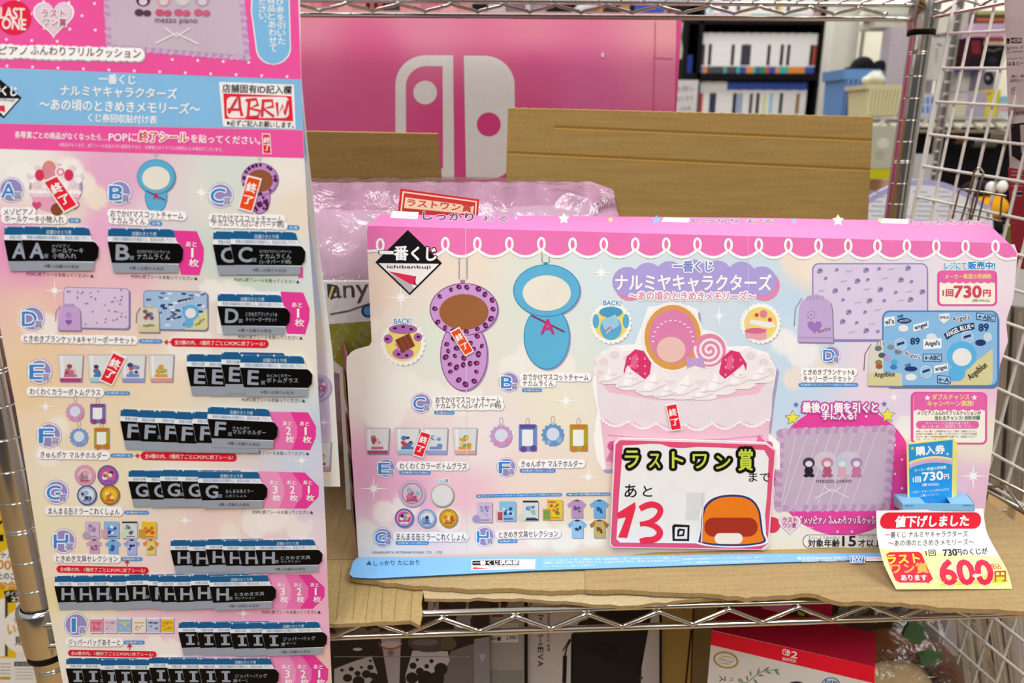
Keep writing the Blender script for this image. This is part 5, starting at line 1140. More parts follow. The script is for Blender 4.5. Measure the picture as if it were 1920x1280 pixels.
pouch(p2, 772, 452, 890, 602, '#d9d4c4', '#6b645e', '#d6d0a0'); p2.T('Angelblue', 800, 566, 862, 562, 20, '#3c3a2c', 12, .02)
for x, y, c_ in ((812, 486, '#6a6670'), (842, 500, '#8a7f8a'), (815, 520, '#9c5c60'), (848, 522, '#7a5c9a'), (828, 505, '#565260')): p2.circ(x, y, 14, c_, 10, 11, 8)
p2.badge(180, 526, 72, 'D'); p2.cap('ときめきブランケット&キャリーポーチセット', 134, 636, 752, 648, 38); p2.pill('全2種(選べる)', 776, 652, 906, 654, 24)
def redtip(a, st, x0, y, x1, arrow, up=False, h=46):
    a.pill(st, x0, y, x1, y+(x1-x0)*.018, h, '#dc1f34', '#fbf6f6', 4, .56)
    if up: a.poly([(arrow, y-54), (arrow-16, y-32), (arrow+16, y-32)], '#d8303c', 4); a.rect(arrow-3, y-34, arrow+3, y-16, '#d8303c', 4)
    else: a.poly([(arrow, y), (arrow+22, y-16), (arrow+22, y+16)], '#d8303c', 4); a.rect(arrow+18, y-3, x0+6, y+3, '#d8303c', 4)
redtip(p2, '全2種の内、1種終了ごとにPOPに終了シール!', 952, 658, 1500, 914)
# E: tumblers
for x, tint, mo in ((394, '#b5437f', ['#c46f8e', '#e9c6a6', '#9c4a66']), (560, '#9cd0e4', ['#4d7fb8', '#c84a62', '#3c3f63']), (742, '#8f9ddc', ['#6f8fcf', '#3f4a70', '#d0586c']), (900, '#e2988c', ['#d8a13e', '#6fa552', '#e8c65a'])): glass(p2, x, 728, 142, 152, tint, mo)
p2.badge(222, 822, 72, 'E'); p2.cap('わくわくカラーボトムグラス', 168, 932, 562, 938, 38); p2.pill('全4種(選べない)', 584, 942, 726, 943, 22)
# F: holders
holder(p2, 420, 1048, True, '#cfa0c8', '#d98fb5', 48); holder(p2, 546, 1052, False, '#7c6fb4', '#8a4a8c', 50, 48); holder(p2, 442, 1188, True, '#7c9fd4', '#8fa8dc', 48); holder(p2, 568, 1190, False, '#a8a03a', '#c87a34', 50, 52)
p2.badge(274, 1178, 72, 'F'); p3.cap('きゅんポケ マルチホルダー', 228, 4, 596, 10, 38); p3.pill('全4種(選べる)', 618, 10, 744, 11, 22); redtip(p3, '全4種の内、1種終了ごとにPOPに終了シール!', 786, 12, 1322, 752)
# G: mirrors
tin(p3, 474, 120, 58, '#d79ab8', '#e6c6d4', ['#b85a7c', '#8a9cb0', '#e6a0b4']); tin(p3, 602, 122, 58, '#5a62b4', '#d85aa0', ['#8c5cb0', '#e6e4e6', '#3d3550', '#f0d860']); tin(p3, 486, 232, 56, '#3f5a94', '#dfe6f2', ['#6f86b8', '#9cb2da', '#3d4258']); tin(p3, 614, 230, 56, '#8a6a24', '#e8c03a', ['#d0602c', '#f2e08a', '#c87a3a'])
p3.badge(316, 215, 70, 'G'); p3.cap('まんまる缶ミラーこれくしょん', 272, 318, 668, 322, 38); p3.pill('全4種(選べない)', 694, 328, 832, 329, 22)
# H: stationery
folder(p3, 474, 378, 80, 94, '#d4bcd8', ['#9a83b4', '#b49cc6']); p3.circ(482, 456, 21, '#b3a6b8', 6); folder(p3, 580, 378, 84, 94, '#8fb8ea', ['#2f4c9c', '#5f98d8', '#e8eef4']); p3.rect(566, 422, 602, 468, '#d8a8b4', 6)
folder(p3, 682, 378, 84, 94, '#d7dfe0', ['#5c6c74', '#7fa6af', '#9cc2a5']); p3.rect(682, 378, 766, 387, '#24344c', 5); p3.circ(690, 452, 20, '#cfe0c8', 6); folder(p3, 790, 380, 84, 92, '#e8c23a', ['#d0602a', '#8f9c3c', '#d8483c']); p3.rect(776, 422, 812, 468, '#c89a3a', 6)
shirt(p3, 526, 520, 88, '#cfa6c4', '#cfa6c4', '#8c527c'); shirt(p3, 632, 522, 88, '#7fb0e6', '#7fb0e6', '#2d4c9c'); shirt(p3, 736, 520, 88, '#a8b8ec', '#8ea4e0', '#27306c'); shirt(p3, 842, 520, 88, '#e0cf7c', '#e08a4c', '#a8703a')
p3.badge(356, 488, 70, 'H'); p3.cap('ときめき文具セレクション', 314, 584, 658, 586, 36); p3.pill('全8種(選べる)', 674, 588, 796, 588, 22); redtip(p3, '全8種の内、1種終了ごとにPOPに終了シール!', 316, 643, 830, 710, True, 40)
# I: zip bags
for i, (x, c_, d_) in enumerate(((502, '#e28aa8', '#c8486c'), (582, '#dcc6da', '#b88fb0'), (660, '#8fb6e6', '#e8d86a'), (742, '#e9e3da', '#d8963c'), (820, '#b9c6e4', '#2c3a6c'), (898, '#e8bf2c', '#c08a1c'))):
    p3.rect(x+5, 912+5, x+77, 1006, '#9a8fa8', 2); p3.rect(x, 912, x+72, 1000, '#efe9ea', 3); p3.rect(x+1, 924, x+71, 994, c_, 4); rn = random.Random(i)
    for k_ in range(7): p3.circ(x+rn.uniform(14, 58), rn.uniform(938, 982), rn.uniform(3, 8), d_, 5, 4, 8)
    p3.rect(x+8, 940, x+64, 945, d_, 5)
p3.badge(426, 954, 68, 'I'); p3.cap('ジッパーバッグあそーと', 382, 1050, 672, 1052, 36); p3.pill('全6種(選べる)', 690, 1053, 808, 1053, 22); redtip(p3, '全6種の内、1種終了ごとにPOPに終了シール!', 380, 1111, 874, 724, True, 36)
# printed countdown tabs and the fields under the stubs
PK3 = {1: '#ea3f9c', 2: '#ee77b8', 3: '#f09ac8'}
def tab(a, n, x0, x1, y0, y1, sh, sk=.03, L=4):
    h = y1-y0; f_ = lambda x: sk*(x-x0)
    a.poly([(x0, y0), (x1-.22*(x1-x0), y0+f_(x1)), (x1, y0+h*.38+f_(x1)), (x1-2, y0+h*.66+f_(x1)), (x1-.20*(x1-x0)+sh*.2, y1+f_(x1)*.6), (x0+sh, y1)], PK3[n], L)
def tabtxt(a, n, x, y0, y1):
    h = y1-y0; w = h*.2
    a.T('あと', x-w*.55-6, y0+h*.30, x+w*.65-6, y0+h*.31, h*.11, Wh, 8, .03); ww = w*(.12 if n == 1 else .30); a.T(str(n), x+w*.05-ww, y0+h*.50, x+w*.05+ww, y0+h*.50, h*.21, Wh, 8, .04); a.T('枚', x-w*.5+8, y0+h*.72, x+w*.6+8, y0+h*.73, h*.17, Wh, 8, .03)
def tabs(a, lst, y0, y1, sh=26, sk=.03):
    for i, (n, x0, x1, tx) in enumerate(lst): tab(a, n, x0, x1, y0, y1, sh, sk, 3+i); tabtxt(a, n, tx, y0+sk*60, y1+sk*60)
p2.rect(430, 25, 500, 262, '#e65aa6', 3); tabs(p2, [(1, 960, 1138, 1072)], 34, 282, 50)
p2.rect(1212, 366, 1690, 612, '#f3eef0', 3, .03); tabs(p2, [(1, 1565, 1728, 1662)], 376, 612, 36)
p2.rect(1665, 240, 1692, 300, '#e65aa6', 3)
tabs(p2, [(1, 1540, 1764, 1700), (2, 1480, 1662, 1610)][::-1][::-1][:0] or [(1, 1560, 1764, 1704)], 1046, 1258, 40, .015)
tab(p2, 2, 1480, 1660, 1044, 1254, 30, .015, 6); tabtxt(p2, 2, 1608, 1046, 1256)
def trio(a, xs, y0, y1, sk=.02):
    (e1, t1), (e2, t2), (e3, t3), xl = xs
    tab(a, 1, xl, e1, y0, y1, 20, sk, 3); tab(a, 2, xl, e2, y0, y1, 20, sk, 5); tab(a, 3, xl, e3, y0, y1, 20, sk, 6)
    for n, t_ in ((1, t1), (2, t2), (3, t3)): tabtxt(a, n, t_, y0, y1)
trio(p3, ((1780, 1722), (1688, 1630), (1588, 1534), 1420), 98, 302); trio(p3, ((1812, 1760), (1722, 1668), (1626, 1576), 1460), 672, 864, .005); trio(p3, ((1832, 1780), (1740, 1690), (1652, 1602), 1480), 1124, 1330, 0)
POPT = 'POPに終了シールを貼ってください▲'
for a_, x0, y0, x1, y1 in ((p2, 150, 276, 524, 288), (p2, 734, 290, 1104, 302), (p2, 1308, 308, 1672, 320), (p2, 1330, 628, 1690, 634), (p2, 1350, 978, 1704, 984), (p2, 1384, 1274, 1726, 1278), (p3, 1410, 325, 1748, 326), (p3, 1464, 883, 1790, 882)):
    a_.T(POPT, x0, y0, x1, y1, 21, '#4a3a40', 5, .01)
obj(mb, 'chart_sheet', chart)
# ticket stubs stuck on the chart
TB, TK, TG = '#1c5f94', '#060607', '#98a0ae'
def ticket(K, x, y, w, h, sl, let, lines, lev, full=True):
    pn = PP.up(.0008+lev*.00022); mb = MB(); A = Art(mb, pn, *K)
    P = lambda s_, t_: (x+s_*w, y+t_*h+s_*w*sl)
    out = [(.01, .03), (.03, 0), (.85, .015), (.875, .06), (.91, .29), (.96, .36), (1, .46), (.99, .68), (.94, .77), (.93, .985), (.08, 1), (.055, .78), (0, .33), (0, .28)]
    base_sheet(mb, pn, [(K[0]+P(*q)[0]/K[2], K[1]+P(*q)[1]/K[2]) for q in out], .0001, '#eef1f4')
    A.poly([P(*q) for q in ((.01, .03), (.03, 0), (.85, .015), (.875, .06), (.895, .2), (.005, .18))], TB, .5)
    A.poly([P(*q) for q in ((0, .30), (.93, .33), (.96, .36), (1, .46), (.99, .68), (.94, .78), (.055, .775))], TK, .5)
    A.poly([P(*q) for q in ((.055, .775), (.94, .80), (.93, .985), (.08, 1))], TG, .5)
    for s_ in ((.03, .25, .47, .68, .84) if full else (.03, .25)): A.poly([P(s_-.018, -.012), P(s_+.018, -.012), P(s_+.004, .045)], '#dfe8ee', .9)
    lw = {'I': .13, 'E': .14, 'F': .14}.get(let, .17)
    if let == 'I':    # slab-sided letter
        A.poly([P(*q) for q in ((.115, .37), (.245, .375), (.245, .43), (.205, .43), (.21, .64), (.255, .645), (.255, .70), (.125, .695), (.12, .635), (.16, .635), (.155, .43), (.115, .43))], TG, 1.2)
    else: A.T(let, *P(.115, .535), *P(.115+lw, .545), h*.33, '#9aa3b1', 1.2, .055)
    A.T('賞', *P(.29, .66), *P(.35, .66), h*.10, '#9aa3b1', 1.2, .01)
    if full:
        A.T('店舗ひきとり用', *P(.32, .12), *P(.64, .125), h*.095, '#dfeaf2', 1.2, .015); A.T('表面の店舗固有IDを確認の上、商品をお渡し下さい。', *P(.07, .238), *P(.885, .258), h*.082, '#3a86c4', 1.2, .008)
        A.T('※購入店舗のみ有効', *P(.29, .885), *P(.74, .90), h*.085, '#25262b', 1.2, .012)
        for st, s0, s1, t_, hh in lines: A.T(st, *P(s0, t_), *P(s1, t_), h*hh, '#a9b1bc', 1.2, .012)
    else: A.T('表面の店舗', *P(.07, .238), *P(.25, .242), h*.082, '#3a86c4', 1.2, .008)
    obj(mb, 'ticket_stub', chart, 'black ticket stub lettered '+let)
K2, K3_ = (0, 420, 2.976), (0, 850, 2.976)
def run(K, let, xs, w, h, sl, lines):
    for i, (x, y) in enumerate(xs): ticket(K, x, y, w, h, sl, let, lines, i, i == len(xs)-1)
run(K2, 'A', [(22, 14), (120, 13)], 432, 248, .006, [('メゾピアノ', .39, .62, .43, .075), ('ホールケーキ', .39, .80, .535, .115), ('小物入れ', .40, .71, .655, .12)])
run(K2, 'B', [(600, 22)], 424, 250, .008, [('おでかけマスコットチャーム', .39, .82, .52, .075), ('ナカムラくん', .39, .82, .63, .13)])
run(K2, 'C', [(1187, 40), (1285, 38)], 420, 244, .008, [('おでかけマスコットチャーム', .39, .81, .46, .07), ('ナカムラくん', .39, .81, .57, .115), ('(レオパード柄)', .39, .81, .70, .11)])
run(K2, 'D', [(1212, 388)], 408, 228, .01, [('ときめきブランケット&', .39, .82, .49, .11), ('キャリーポーチセット', .39, .82, .62, .11)])
run(K2, 'E', [(1040, 724), (1140, 726), (1234, 712), (1338, 730)], 406, 232, .008, [('わくわくカラー', .37, .70, .49, .08), ('ボトムグラス', .37, .80, .60, .12)])
run(K2, 'F', [(670, 1030), (765, 1036), (880, 1040), (972, 1046), (1075, 1044), (1157, 1018)], 394, 226, .03, [('きゅんポケ', .36, .60, .50, .075), ('マルチホルダー', .36, .83, .60, .12)])
run(K3_, 'G', [(715, 92), (818, 96), (893, 90), (1010, 92), (1105, 100)], 388, 208, -.004, [('まんまる缶ミラー', .40, .80, .53, .10), ('これくしょん', .40, .70, .655, .075)])
run(K3_, 'H', [(950, 482), (1055, 486), (1146, 478), (1242, 483), (1330, 484), (1424, 482)], 376, 186, -.02, [('ときめき文具', .38, .82, .55, .11), ('セレクション', .38, .68, .66, .075)])
run(K3_, 'H', [(303, 682), (405, 683), (500, 681), (608, 682), (703, 676), (826, 678), (880, 682), (966, 682), (1064, 676), (1168, 684)], 374, 192, -.03, [('ときめき文具', .38, .82, .55, .11), ('セレクション', .38, .68, .66, .075)])
run(K3_, 'I', [(995, 940), (1098, 941), (1190, 941), (1285, 946), (1372, 944), (1462, 946)], 364, 186, -.035, [('ジッパーバッグ', .32, .82, .50, .12), ('あそーと', .32, .52, .63, .075)])
run(K3_, 'I', [(367, 1140), (455, 1141), (560, 1148), (636, 1146), (730, 1147), (832, 1136), (935, 1142), (1015, 1142), (1110, 1142), (1195, 1142)], 362, 192, -.012, [('ジッパーバッグ', .32, .82, .52, .12), ('あそーと', .32, .52, .65, .075)])
PS = PP.up(.0007)
soldout(PS, chart, [(236, 1012), (318, 974), (440, 1146), (358, 1190)], '#e8283c', (0, 0, 2.976))
soldout(PS, chart, [(1380, 976), (1462, 996), (1408, 1188), (1326, 1164)], '#ee4a1e', (0, 0, 2.976))
soldout(PS, chart, [(630, 708), (706, 746), (626, 904), (552, 872)], '#e8283c', (0, 420, 2.976))
# clip that holds the chart on the upper shelf rail
mb = MB(); tp = PP.p(300, -215); mb.box(tp[0]-.012, tp[0]+.012, tp[1]-.004, FY-.009, tp[2]-.012, tp[2]-.006, CH); mb.box(tp[0]-.012, tp[0]+.012, tp[1]-.004, tp[1]-.002, tp[2]-.035, tp[2]-.006, CH)
obj(mb, 'hanging_clip', chart)
# the second poster behind it
P5 = Pan(at_y(630, 880, .496), Np)
cp2 = thing('prize_poster', 'second pastel prize poster showing its white right edge behind the hanging prize chart', 'poster')
bR = interp([(-260, 530), (0, 551), (138, 564), (278, 577), (430, 593), (660, 623), (910, 638)])
bL = lambda v: bR(v)-330
mb = MB(); o = [(bL(v), v) for v in (-260, 0, 278, 660, 912)]+[(bR(v), v) for v in (912, 660, 430, 278, 138, 0, -260)]
base_sheet(mb, P5, o, .0005, '#eceae8')
ctrl = [(560, 100, '#e85aa2'), (570, 200, '#86bfe8'), (575, 280, '#86bfe8'), (580, 310, '#dfe3f2'), (590, 400, '#cfd4ee'), (560, 380, '#e6c6de'), (600, 470, '#c9d3ef'), (600, 560, '#cfd9f2'), (606, 620, '#e9ddd2'), (612, 700, '#e3d5e6'), (612, 760, '#cfbfe0'), (615, 800, '#cdb9dc'), (600, 880, '#f2ead9'), (620, 860, '#f3efe4')]
backdrop(mb, P5, lambda v: bR(v)-300, lambda v: bR(v)-(11 if v > 300 else 3), lambda a: -250., lambda a: 899, 20, 90, blend(ctrl))
a = Art(mb, P5, 560, 660, 2.37)
a.circ(88, 160, 62, '#a79cc0', 2, n=24); a.circ(86, 156, 58, '#cbb6d6', 3, n=24); a.circ(86, 156, 46, '#b79fc6', 4, n=24)
for i in range(12): t = 2*pi*i/12; a.circ(86+30*cos(t), 156+30*sin(t), 9, ('#d86a96', '#7f8fb8', '#e6c9da')[i % 3], 5, n=8)
a.ring(102, 160, 12, 5, '#c23a7c', 6); a.ring(96, 190, 10, 4, '#4f7fb0', 6); a.spark(112, 312, 34, 3)
glass(a, 96, 398, 96, 128, '#d6a0b0', ['#b5527c', '#d8b08a', '#e2b7c9'])
obj(mb, 'poster_sheet', cp2)
mb = MB(); tp = P5.p(420, -215); mb.box(tp[0]-.012, tp[0]+.012, tp[1]-.004, FY-.009, tp[2]-.012, tp[2]-.006, CH); obj(mb, 'hanging_clip', cp2)

# ============================================================ WHITE WIRE GRID AT THE RIGHT
ga = -unit(ray(550, 124)); gv = unit(ray(957, 4900)); gv = unit(gv-(gv@ga)*ga)
G0 = ray(1768, 125)*.86; gN = np.cross(ga, gv); GP = Pan(G0, gN)
WG = M('#e4e1da', .4, 0, .5, .03)
def gq(u, v): p = GP.p(u, v); return ((p-G0)@ga, (p-G0)@gv)
def gpt(s, t, h=0): return G0+ga*s+gv*t+gN*h
def gridpanel(name, label, v0, v1, s_end, diag=False):
    g_ = thing(name, label, 'wire grid', None)
    t0, t1 = gq(1768+(125-v0)*.17, v0)[1], gq(1768+(125-v1)*.17, v1)[1]
    mb = MB(); R = .0032
    mb.tube([gpt(0, t0), gpt(s_end, t0), gpt(s_end, t1), gpt(0, t1)], R, WG, 8, closed=True); obj(mb, 'grid_frame', g_)
    sv = [gq(u, 125)[0] for u in (1803, 1836, 1875)]; ds = (sv[2])/3
    mb = MB(); k = 1
    while k*ds < s_end-.01: mb.tube([gpt(k*ds, t0, .002), gpt(k*ds, t1, .002)], .0018, WG, 6); k += 1
    tv = [gq(1768+(125-v)*.17, v)[1] for v in (63, 125, 188, 248, 312, 370)]; dt = (tv[-1]-tv[0])/5
    k0 = math.ceil((t0-tv[0])/dt+.15)
    while tv[0]+k0*dt < t1-.008: mb.tube([gpt(0, tv[0]+k0*dt, -.0012), gpt(s_end, tv[0]+k0*dt, -.0012)], .0018, WG, 6); k0 += 1
    obj(mb, 'grid_wire', g_); return g_
gridpanel('wire_grid', 'white coated wire grid panel closing the right side of the rack above the shelf', -60, 800, .42)
gridpanel('wire_grid', 'white coated wire grid panel below the shelf at the lower right', 860, 1500, .42)
# chrome hook basket hanging on the grid
hk = thing('wire_hook_basket', 'thin steel wire hook basket hanging on the white grid panel', 'wire basket')
mb = MB(); K = (1600, 180, 5.334); hp = lambda x, y, h=.012: GP.p(K[0]+x/K[2], K[1]+y/K[2], -h if gN[1] < 0 else h)
ST = chrome('#a9a59f', .2)
hs = -1 if gN@V3(0, -1, 0) < 0 else 1
hp = lambda x, y, h=.010: GP.p(K[0]+x/K[2], K[1]+y/K[2], hs*h)
mb.tube([hp(1150, 1235), hp(1205, 1060), hp(1280, 760), hp(1310, 725), hp(1350, 725), hp(1375, 760), hp(1300, 1060), hp(1250, 1235)], .0012, ST, 6)
mb.tube([hp(1060, 1225), hp(1130, 940), hp(1190, 930), hp(1560, 990), hp(1610, 1000)], .0012, ST, 6); mb.tube([hp(1290, 940), hp(1230, 1230)], .0011, ST, 6); mb.tube([hp(1390, 960), hp(1320, 1240)], .0011, ST, 6)
mb.tube([hp(1070, 1140), hp(1560, 1250)], .0011, ST, 6); mb.tube([hp(1560, 990), hp(1540, 1235)], .0011, ST, 6)
obj(mb, 'hook_wire', hk)
# blister card hanging outside the grid
bc = thing('blister_card', 'grey card pack with black lettering hanging at the right edge behind the white grid', 'package')
pn = panel3(at_y(1885, 20, .80), at_y(1945, 20, .76), at_y(1900, 430, .80))
mb = MB(); base_sheet(mb, pn, [(1882, -30), (1985, -40), (1985, 330), (1893, 314)], .004, '#d2c8c6'); a = Art(mb, pn, 1540, 0, 5.04)
a.rect(1752, 362, 1780, 412, '#1c1a1c', 2); a.rect(1790, 356, 1896, 408, '#1c1a1c', 2); a.T('.', 1762, 396, 1770, 396, 8, '#d8d0d0', 3); a.T('HORI', 1798, 384, 1890, 378, 34, '#d8d0d0', 3, .05)
a.T('貼りやすい き', 1756, 458, 1905, 446, 34, '#2a2628', 3, .02); a.T('for Nintendo', 1756, 494, 1905, 482, 18, '#3a3638', 3, .01); a.T('はると一瞬', 1760, 602, 1960, 592, 40, '#2a2628', 3, .03); a.T('Nintendo Sw', 1756, 556, 1905, 546, 14, '#6a6060', 3, .005)
a.T('高い 指', 1798, 722, 1915, 716, 28, '#2a2628', 3, .015); a.T('反射防止コート', 1784, 762, 1940, 754, 30, '#2a2628', 3, .015); a.stroke([(1798, 830), (1822, 860), (1828, 820)], 7, '#2a2628', 3); a.stroke([(1800, 850), (1802, 890), (1830, 885)], 6, '#5a5254', 3)
a.T('位置も貼りやすく', 1770, 1012, 1960, 1002, 32, '#2a2628', 3, .02); a.T('乗せるだけ', 1776, 1076, 1920, 1066, 36, '#2a2628', 3, .025)
a.poly([(1792, 1172), (1990, 1150), (1990, 1600), (1800, 1470)], '#231d22', 2); a.circ(1806, 1190, 5, '#c9c2c4', 3); a.poly([(1880, 1180), (1990, 1170), (1990, 1500), (1890, 1440)], '#b9adaf', 3)
obj(mb, 'pack_card', bc)
mb = MB(); base_sheet(mb, pn.up(.0002), [(1890, 314), (1985, 330), (1985, 520), (1897, 500)], .004, '#a83542'); a = Art(mb, pn.up(.0004), 1600, 180, 5.334)
for k_ in range(5): a.rect(1580, 750+k_*36, 1700, 758+k_*36, '#d9a9ad', 2)
a.rect(1590, 950, 1690, 1000, '#c9bfc0', 2); a.rect(1600, 958, 1690, 990, '#3a2a2e', 3); obj(mb, 'card_foot', bc, 'dark red foot of the card')

# goods hanging beyond the grid
def pack(name, label, cat, pts, y, th, col, fn=None, K=(0, 0, 1), group=None, r=.5, side=None, mats=None, dy=0.):
    """a flat-fronted package standing at distance y; front outline in px"""
    t_ = thing(name, label, cat, group); mb = MB()
    pn = panel3(at_y(*pts[0], y), at_y(*pts[1], y+dy), at_y(*pts[2], y+dy))
    q = [pn.p(u, v) for u, v in pts]; mb.slab(q, -pn.N*th, mats or M(col, r), M(side or col, r))
    if fn: fn(Art(mb, pn, *K), pn)
    obj(mb, 'pack_body', t_); return t_, pn
wood = M('#857a6c', .5, 0, .5, .35, 55)
def plank(u0, u1, v0, v1, y, i, tilt, label, col):
    t_ = thing('wrapped_pack', label, 'package', None); mb = MB()
    pts = [(u0, v0), (u1, v0+4), (u1+tilt, v1), (u0+tilt, v1)]
    pn = panel3(at_y(*pts[0], y), at_y(*pts[1], y), at_y(*pts[2], y-.02)); q = [pn.p(*p) for p in pts]
    mb.slab(q, -pn.N*.06, M(col, .4, 0, .6, .35, 40)); a = Art(mb, pn); rn = random.Random(i)
    for k_ in range(5):
        s_ = rn.uniform(.1, .9); x = u0+(u1-u0)*s_; a.stroke([(x, v0+8), (x+tilt*.5+rn.uniform(-1, 1), (v0+v1)/2), (x+tilt, v1-4)], rn.uniform(.6, 2), rn.choice(['#5e554a', '#a39a8c', '#b8b0a4']), 2)
    obj(mb, 'pack_body', t_)
    m2 = MB(); up_ = [pn.p(p[0], p[1], .002) for p in pts]; m2.poly(up_, film('wrap_film', .05, bump=.3)); obj(m2, 'clear_wrap', t_, 'clear plastic wrap')
plank(1868, 1896, 570, 910, .93, 1, -22, 'left of the two grey-brown wrapped packs behind the grid beside the display', '#877b6d')
plank(1903, 1940, 575, 940, .93, 2, -22, 'right of the two grey-brown wrapped packs behind the grid beside the display', '#7c7266')
pack('hanging_pack', 'white pouch pack above the grey-brown wrapped packs at the right edge', 'package', [(1884, 500), (1925, 490), (1925, 575), (1878, 570)], .95, .02, '#c9c7c6')
pack('hanging_pack', 'green and white pack hanging at the right edge beside the display top', 'package', [(1900, 425), (1940, 420), (1940, 495), (1895, 498)], .96, .02, '#7f9440', lambda a, p: (a.circ(1912, 440, 8, '#c9b84a', 2), a.circ(1908, 470, 7, '#d9e0c4', 2)))

# ============================================================ BELOW THE SHELF
def film_front(t_, pn, pts, h=.006, nm='clear_front'):
    mb = MB(); mb.poly([pn.p(u, v, h) for u, v in pts], film('pack_film', -.015, bump=.10, scale=6, dist=.003)); obj(mb, nm, t_, 'clear plastic front')
def cow(a, pn):
    a = a.at(610, 1060, 4.8)
    a.poly([(860, 310), (1020, 305), (1020, 440), (870, 440)], '#b7a9b4', 1); a.poly([(1200, 370), (1330, 400), (1300, 560), (1150, 600)], '#8d8290', 1); a.circ(1330, 490, 26, '#2a2430', 2)
    a.poly([(1060, 300), (1660, 300), (1600, 440), (1200, 440)], '#33222f', 1); a.poly([(860, 300), (930, 310), (920, 400), (880, 400)], '#1f1a20', 2)
    a.poly([(80, 560), (500, 560), (460, 620), (120, 640)], '#70626c', 1); a.circ(390, 560, 28, '#1f1a20', 2, 22); a.circ(230, 590, 22, '#1f1a20', 2)
    a.poly([(500, 660), (680, 660), (665, 1080), (570, 1080)], '#a9a2a8', 1); a.circ(590, 710, 90, '#c8bdbb', 2, 30); a.ring(585, 690, 104, 14, '#a8483e', 3, 58, n=24, a0=0, a1=pi); a.circ(588, 785, 30, '#8d6a6a', 3, 26)
    a.poly([(80, 930), (230, 870), (415, 810), (470, 965), (380, 1080), (80, 1080)], '#b9b4b8', 1)
    a.poly([(785, 765), (1100, 770), (1120, 850), (1060, 960), (720, 990)], '#b9b4b8', 1); a.poly([(720, 990), (830, 1020), (840, 1080), (730, 1080)], '#b9b4b8', 1)
    for x, y, r in ((150, 940, 16), (234, 930, 24), (325, 915, 14), (405, 915, 28), (290, 970, 28), (200, 1010, 42), (370, 975, 42), (300, 1040, 55), (405, 855, 14), (430, 990, 34)): a.circ(x, y, r, '#161316', 2, r*.85)
    for x, y, r in ((828, 846, 15), (955, 858, 20), (912, 905, 22), (790, 900, 32), (850, 950, 36), (780, 1010, 55), (900, 1010, 70), (1040, 930, 60), (1000, 1020, 70)): a.circ(x, y, r, '#161316', 2, r*.95)
    a.circ(940, 690, 200, '#4a4246', 2, 90); a.circ(900, 690, 120, '#6d6468', 3, 30); a.circ(1110, 700, 70, '#5a5040', 3, 60)
    a.poly([(1130, 770), (1340, 700), (1330, 1080), (1040, 1080)], '#6d6668', 1); a.poly([(1340, 660), (1475, 640), (1480, 1080), (1335, 1080)], '#857f86', 1); a.poly([(1380, 790), (1450, 800), (1410, 880)], '#a49da8', 2)
    a.circ(290, 752, 42, '#cfc8cc', 2, 14)
    a.rect(80, 815, 1300, 822, '#8d878c', 4)
t_, pn = pack('boxed_figure', 'dark pack with black and white cow-spotted goods under the shelf at the lower left', 'package', [(560, 1095), (918, 1095), (918, 1420), (560, 1420)], .64, .10, '#1d171c', cow)
film_front(t_, pn, [(560, 1095), (918, 1095), (918, 1420), (560, 1420)])
def greybox(a, pn):
    a = a.at(610, 1060, 4.8); a.rect(1500, 520, 1735, 690, '#c9c6c2', 2); a.T('4 902370 553', 1510, 540, 1720, 538, 20, '#55514f', 3, .005); a.T('税込', 1490, 655, 1540, 655, 34, '#2a2628', 3, .03); a.T('2,980', 1630, 650, 1720, 648, 38, '#2a2628', 3, .03); a.rect(1545, 640, 1580, 676, '#3a3638', 3)
    a.rect(1790, 300, 1822, 1080, '#151214', 2); a.poly([(1480, 940), (1780, 940), (1780, 1080), (1480, 1080)], '#837f7b', 1); a.rect(1500, 430, 1600, 462, '#7a2c22', 2)
pack('grey_box', 'grey box with a white price label between the spotted pack and the black pouch pack', 'box', [(918, 1095), (990, 1095), (990, 1420), (918, 1420)], .65, .10, '#97928c', greybox)
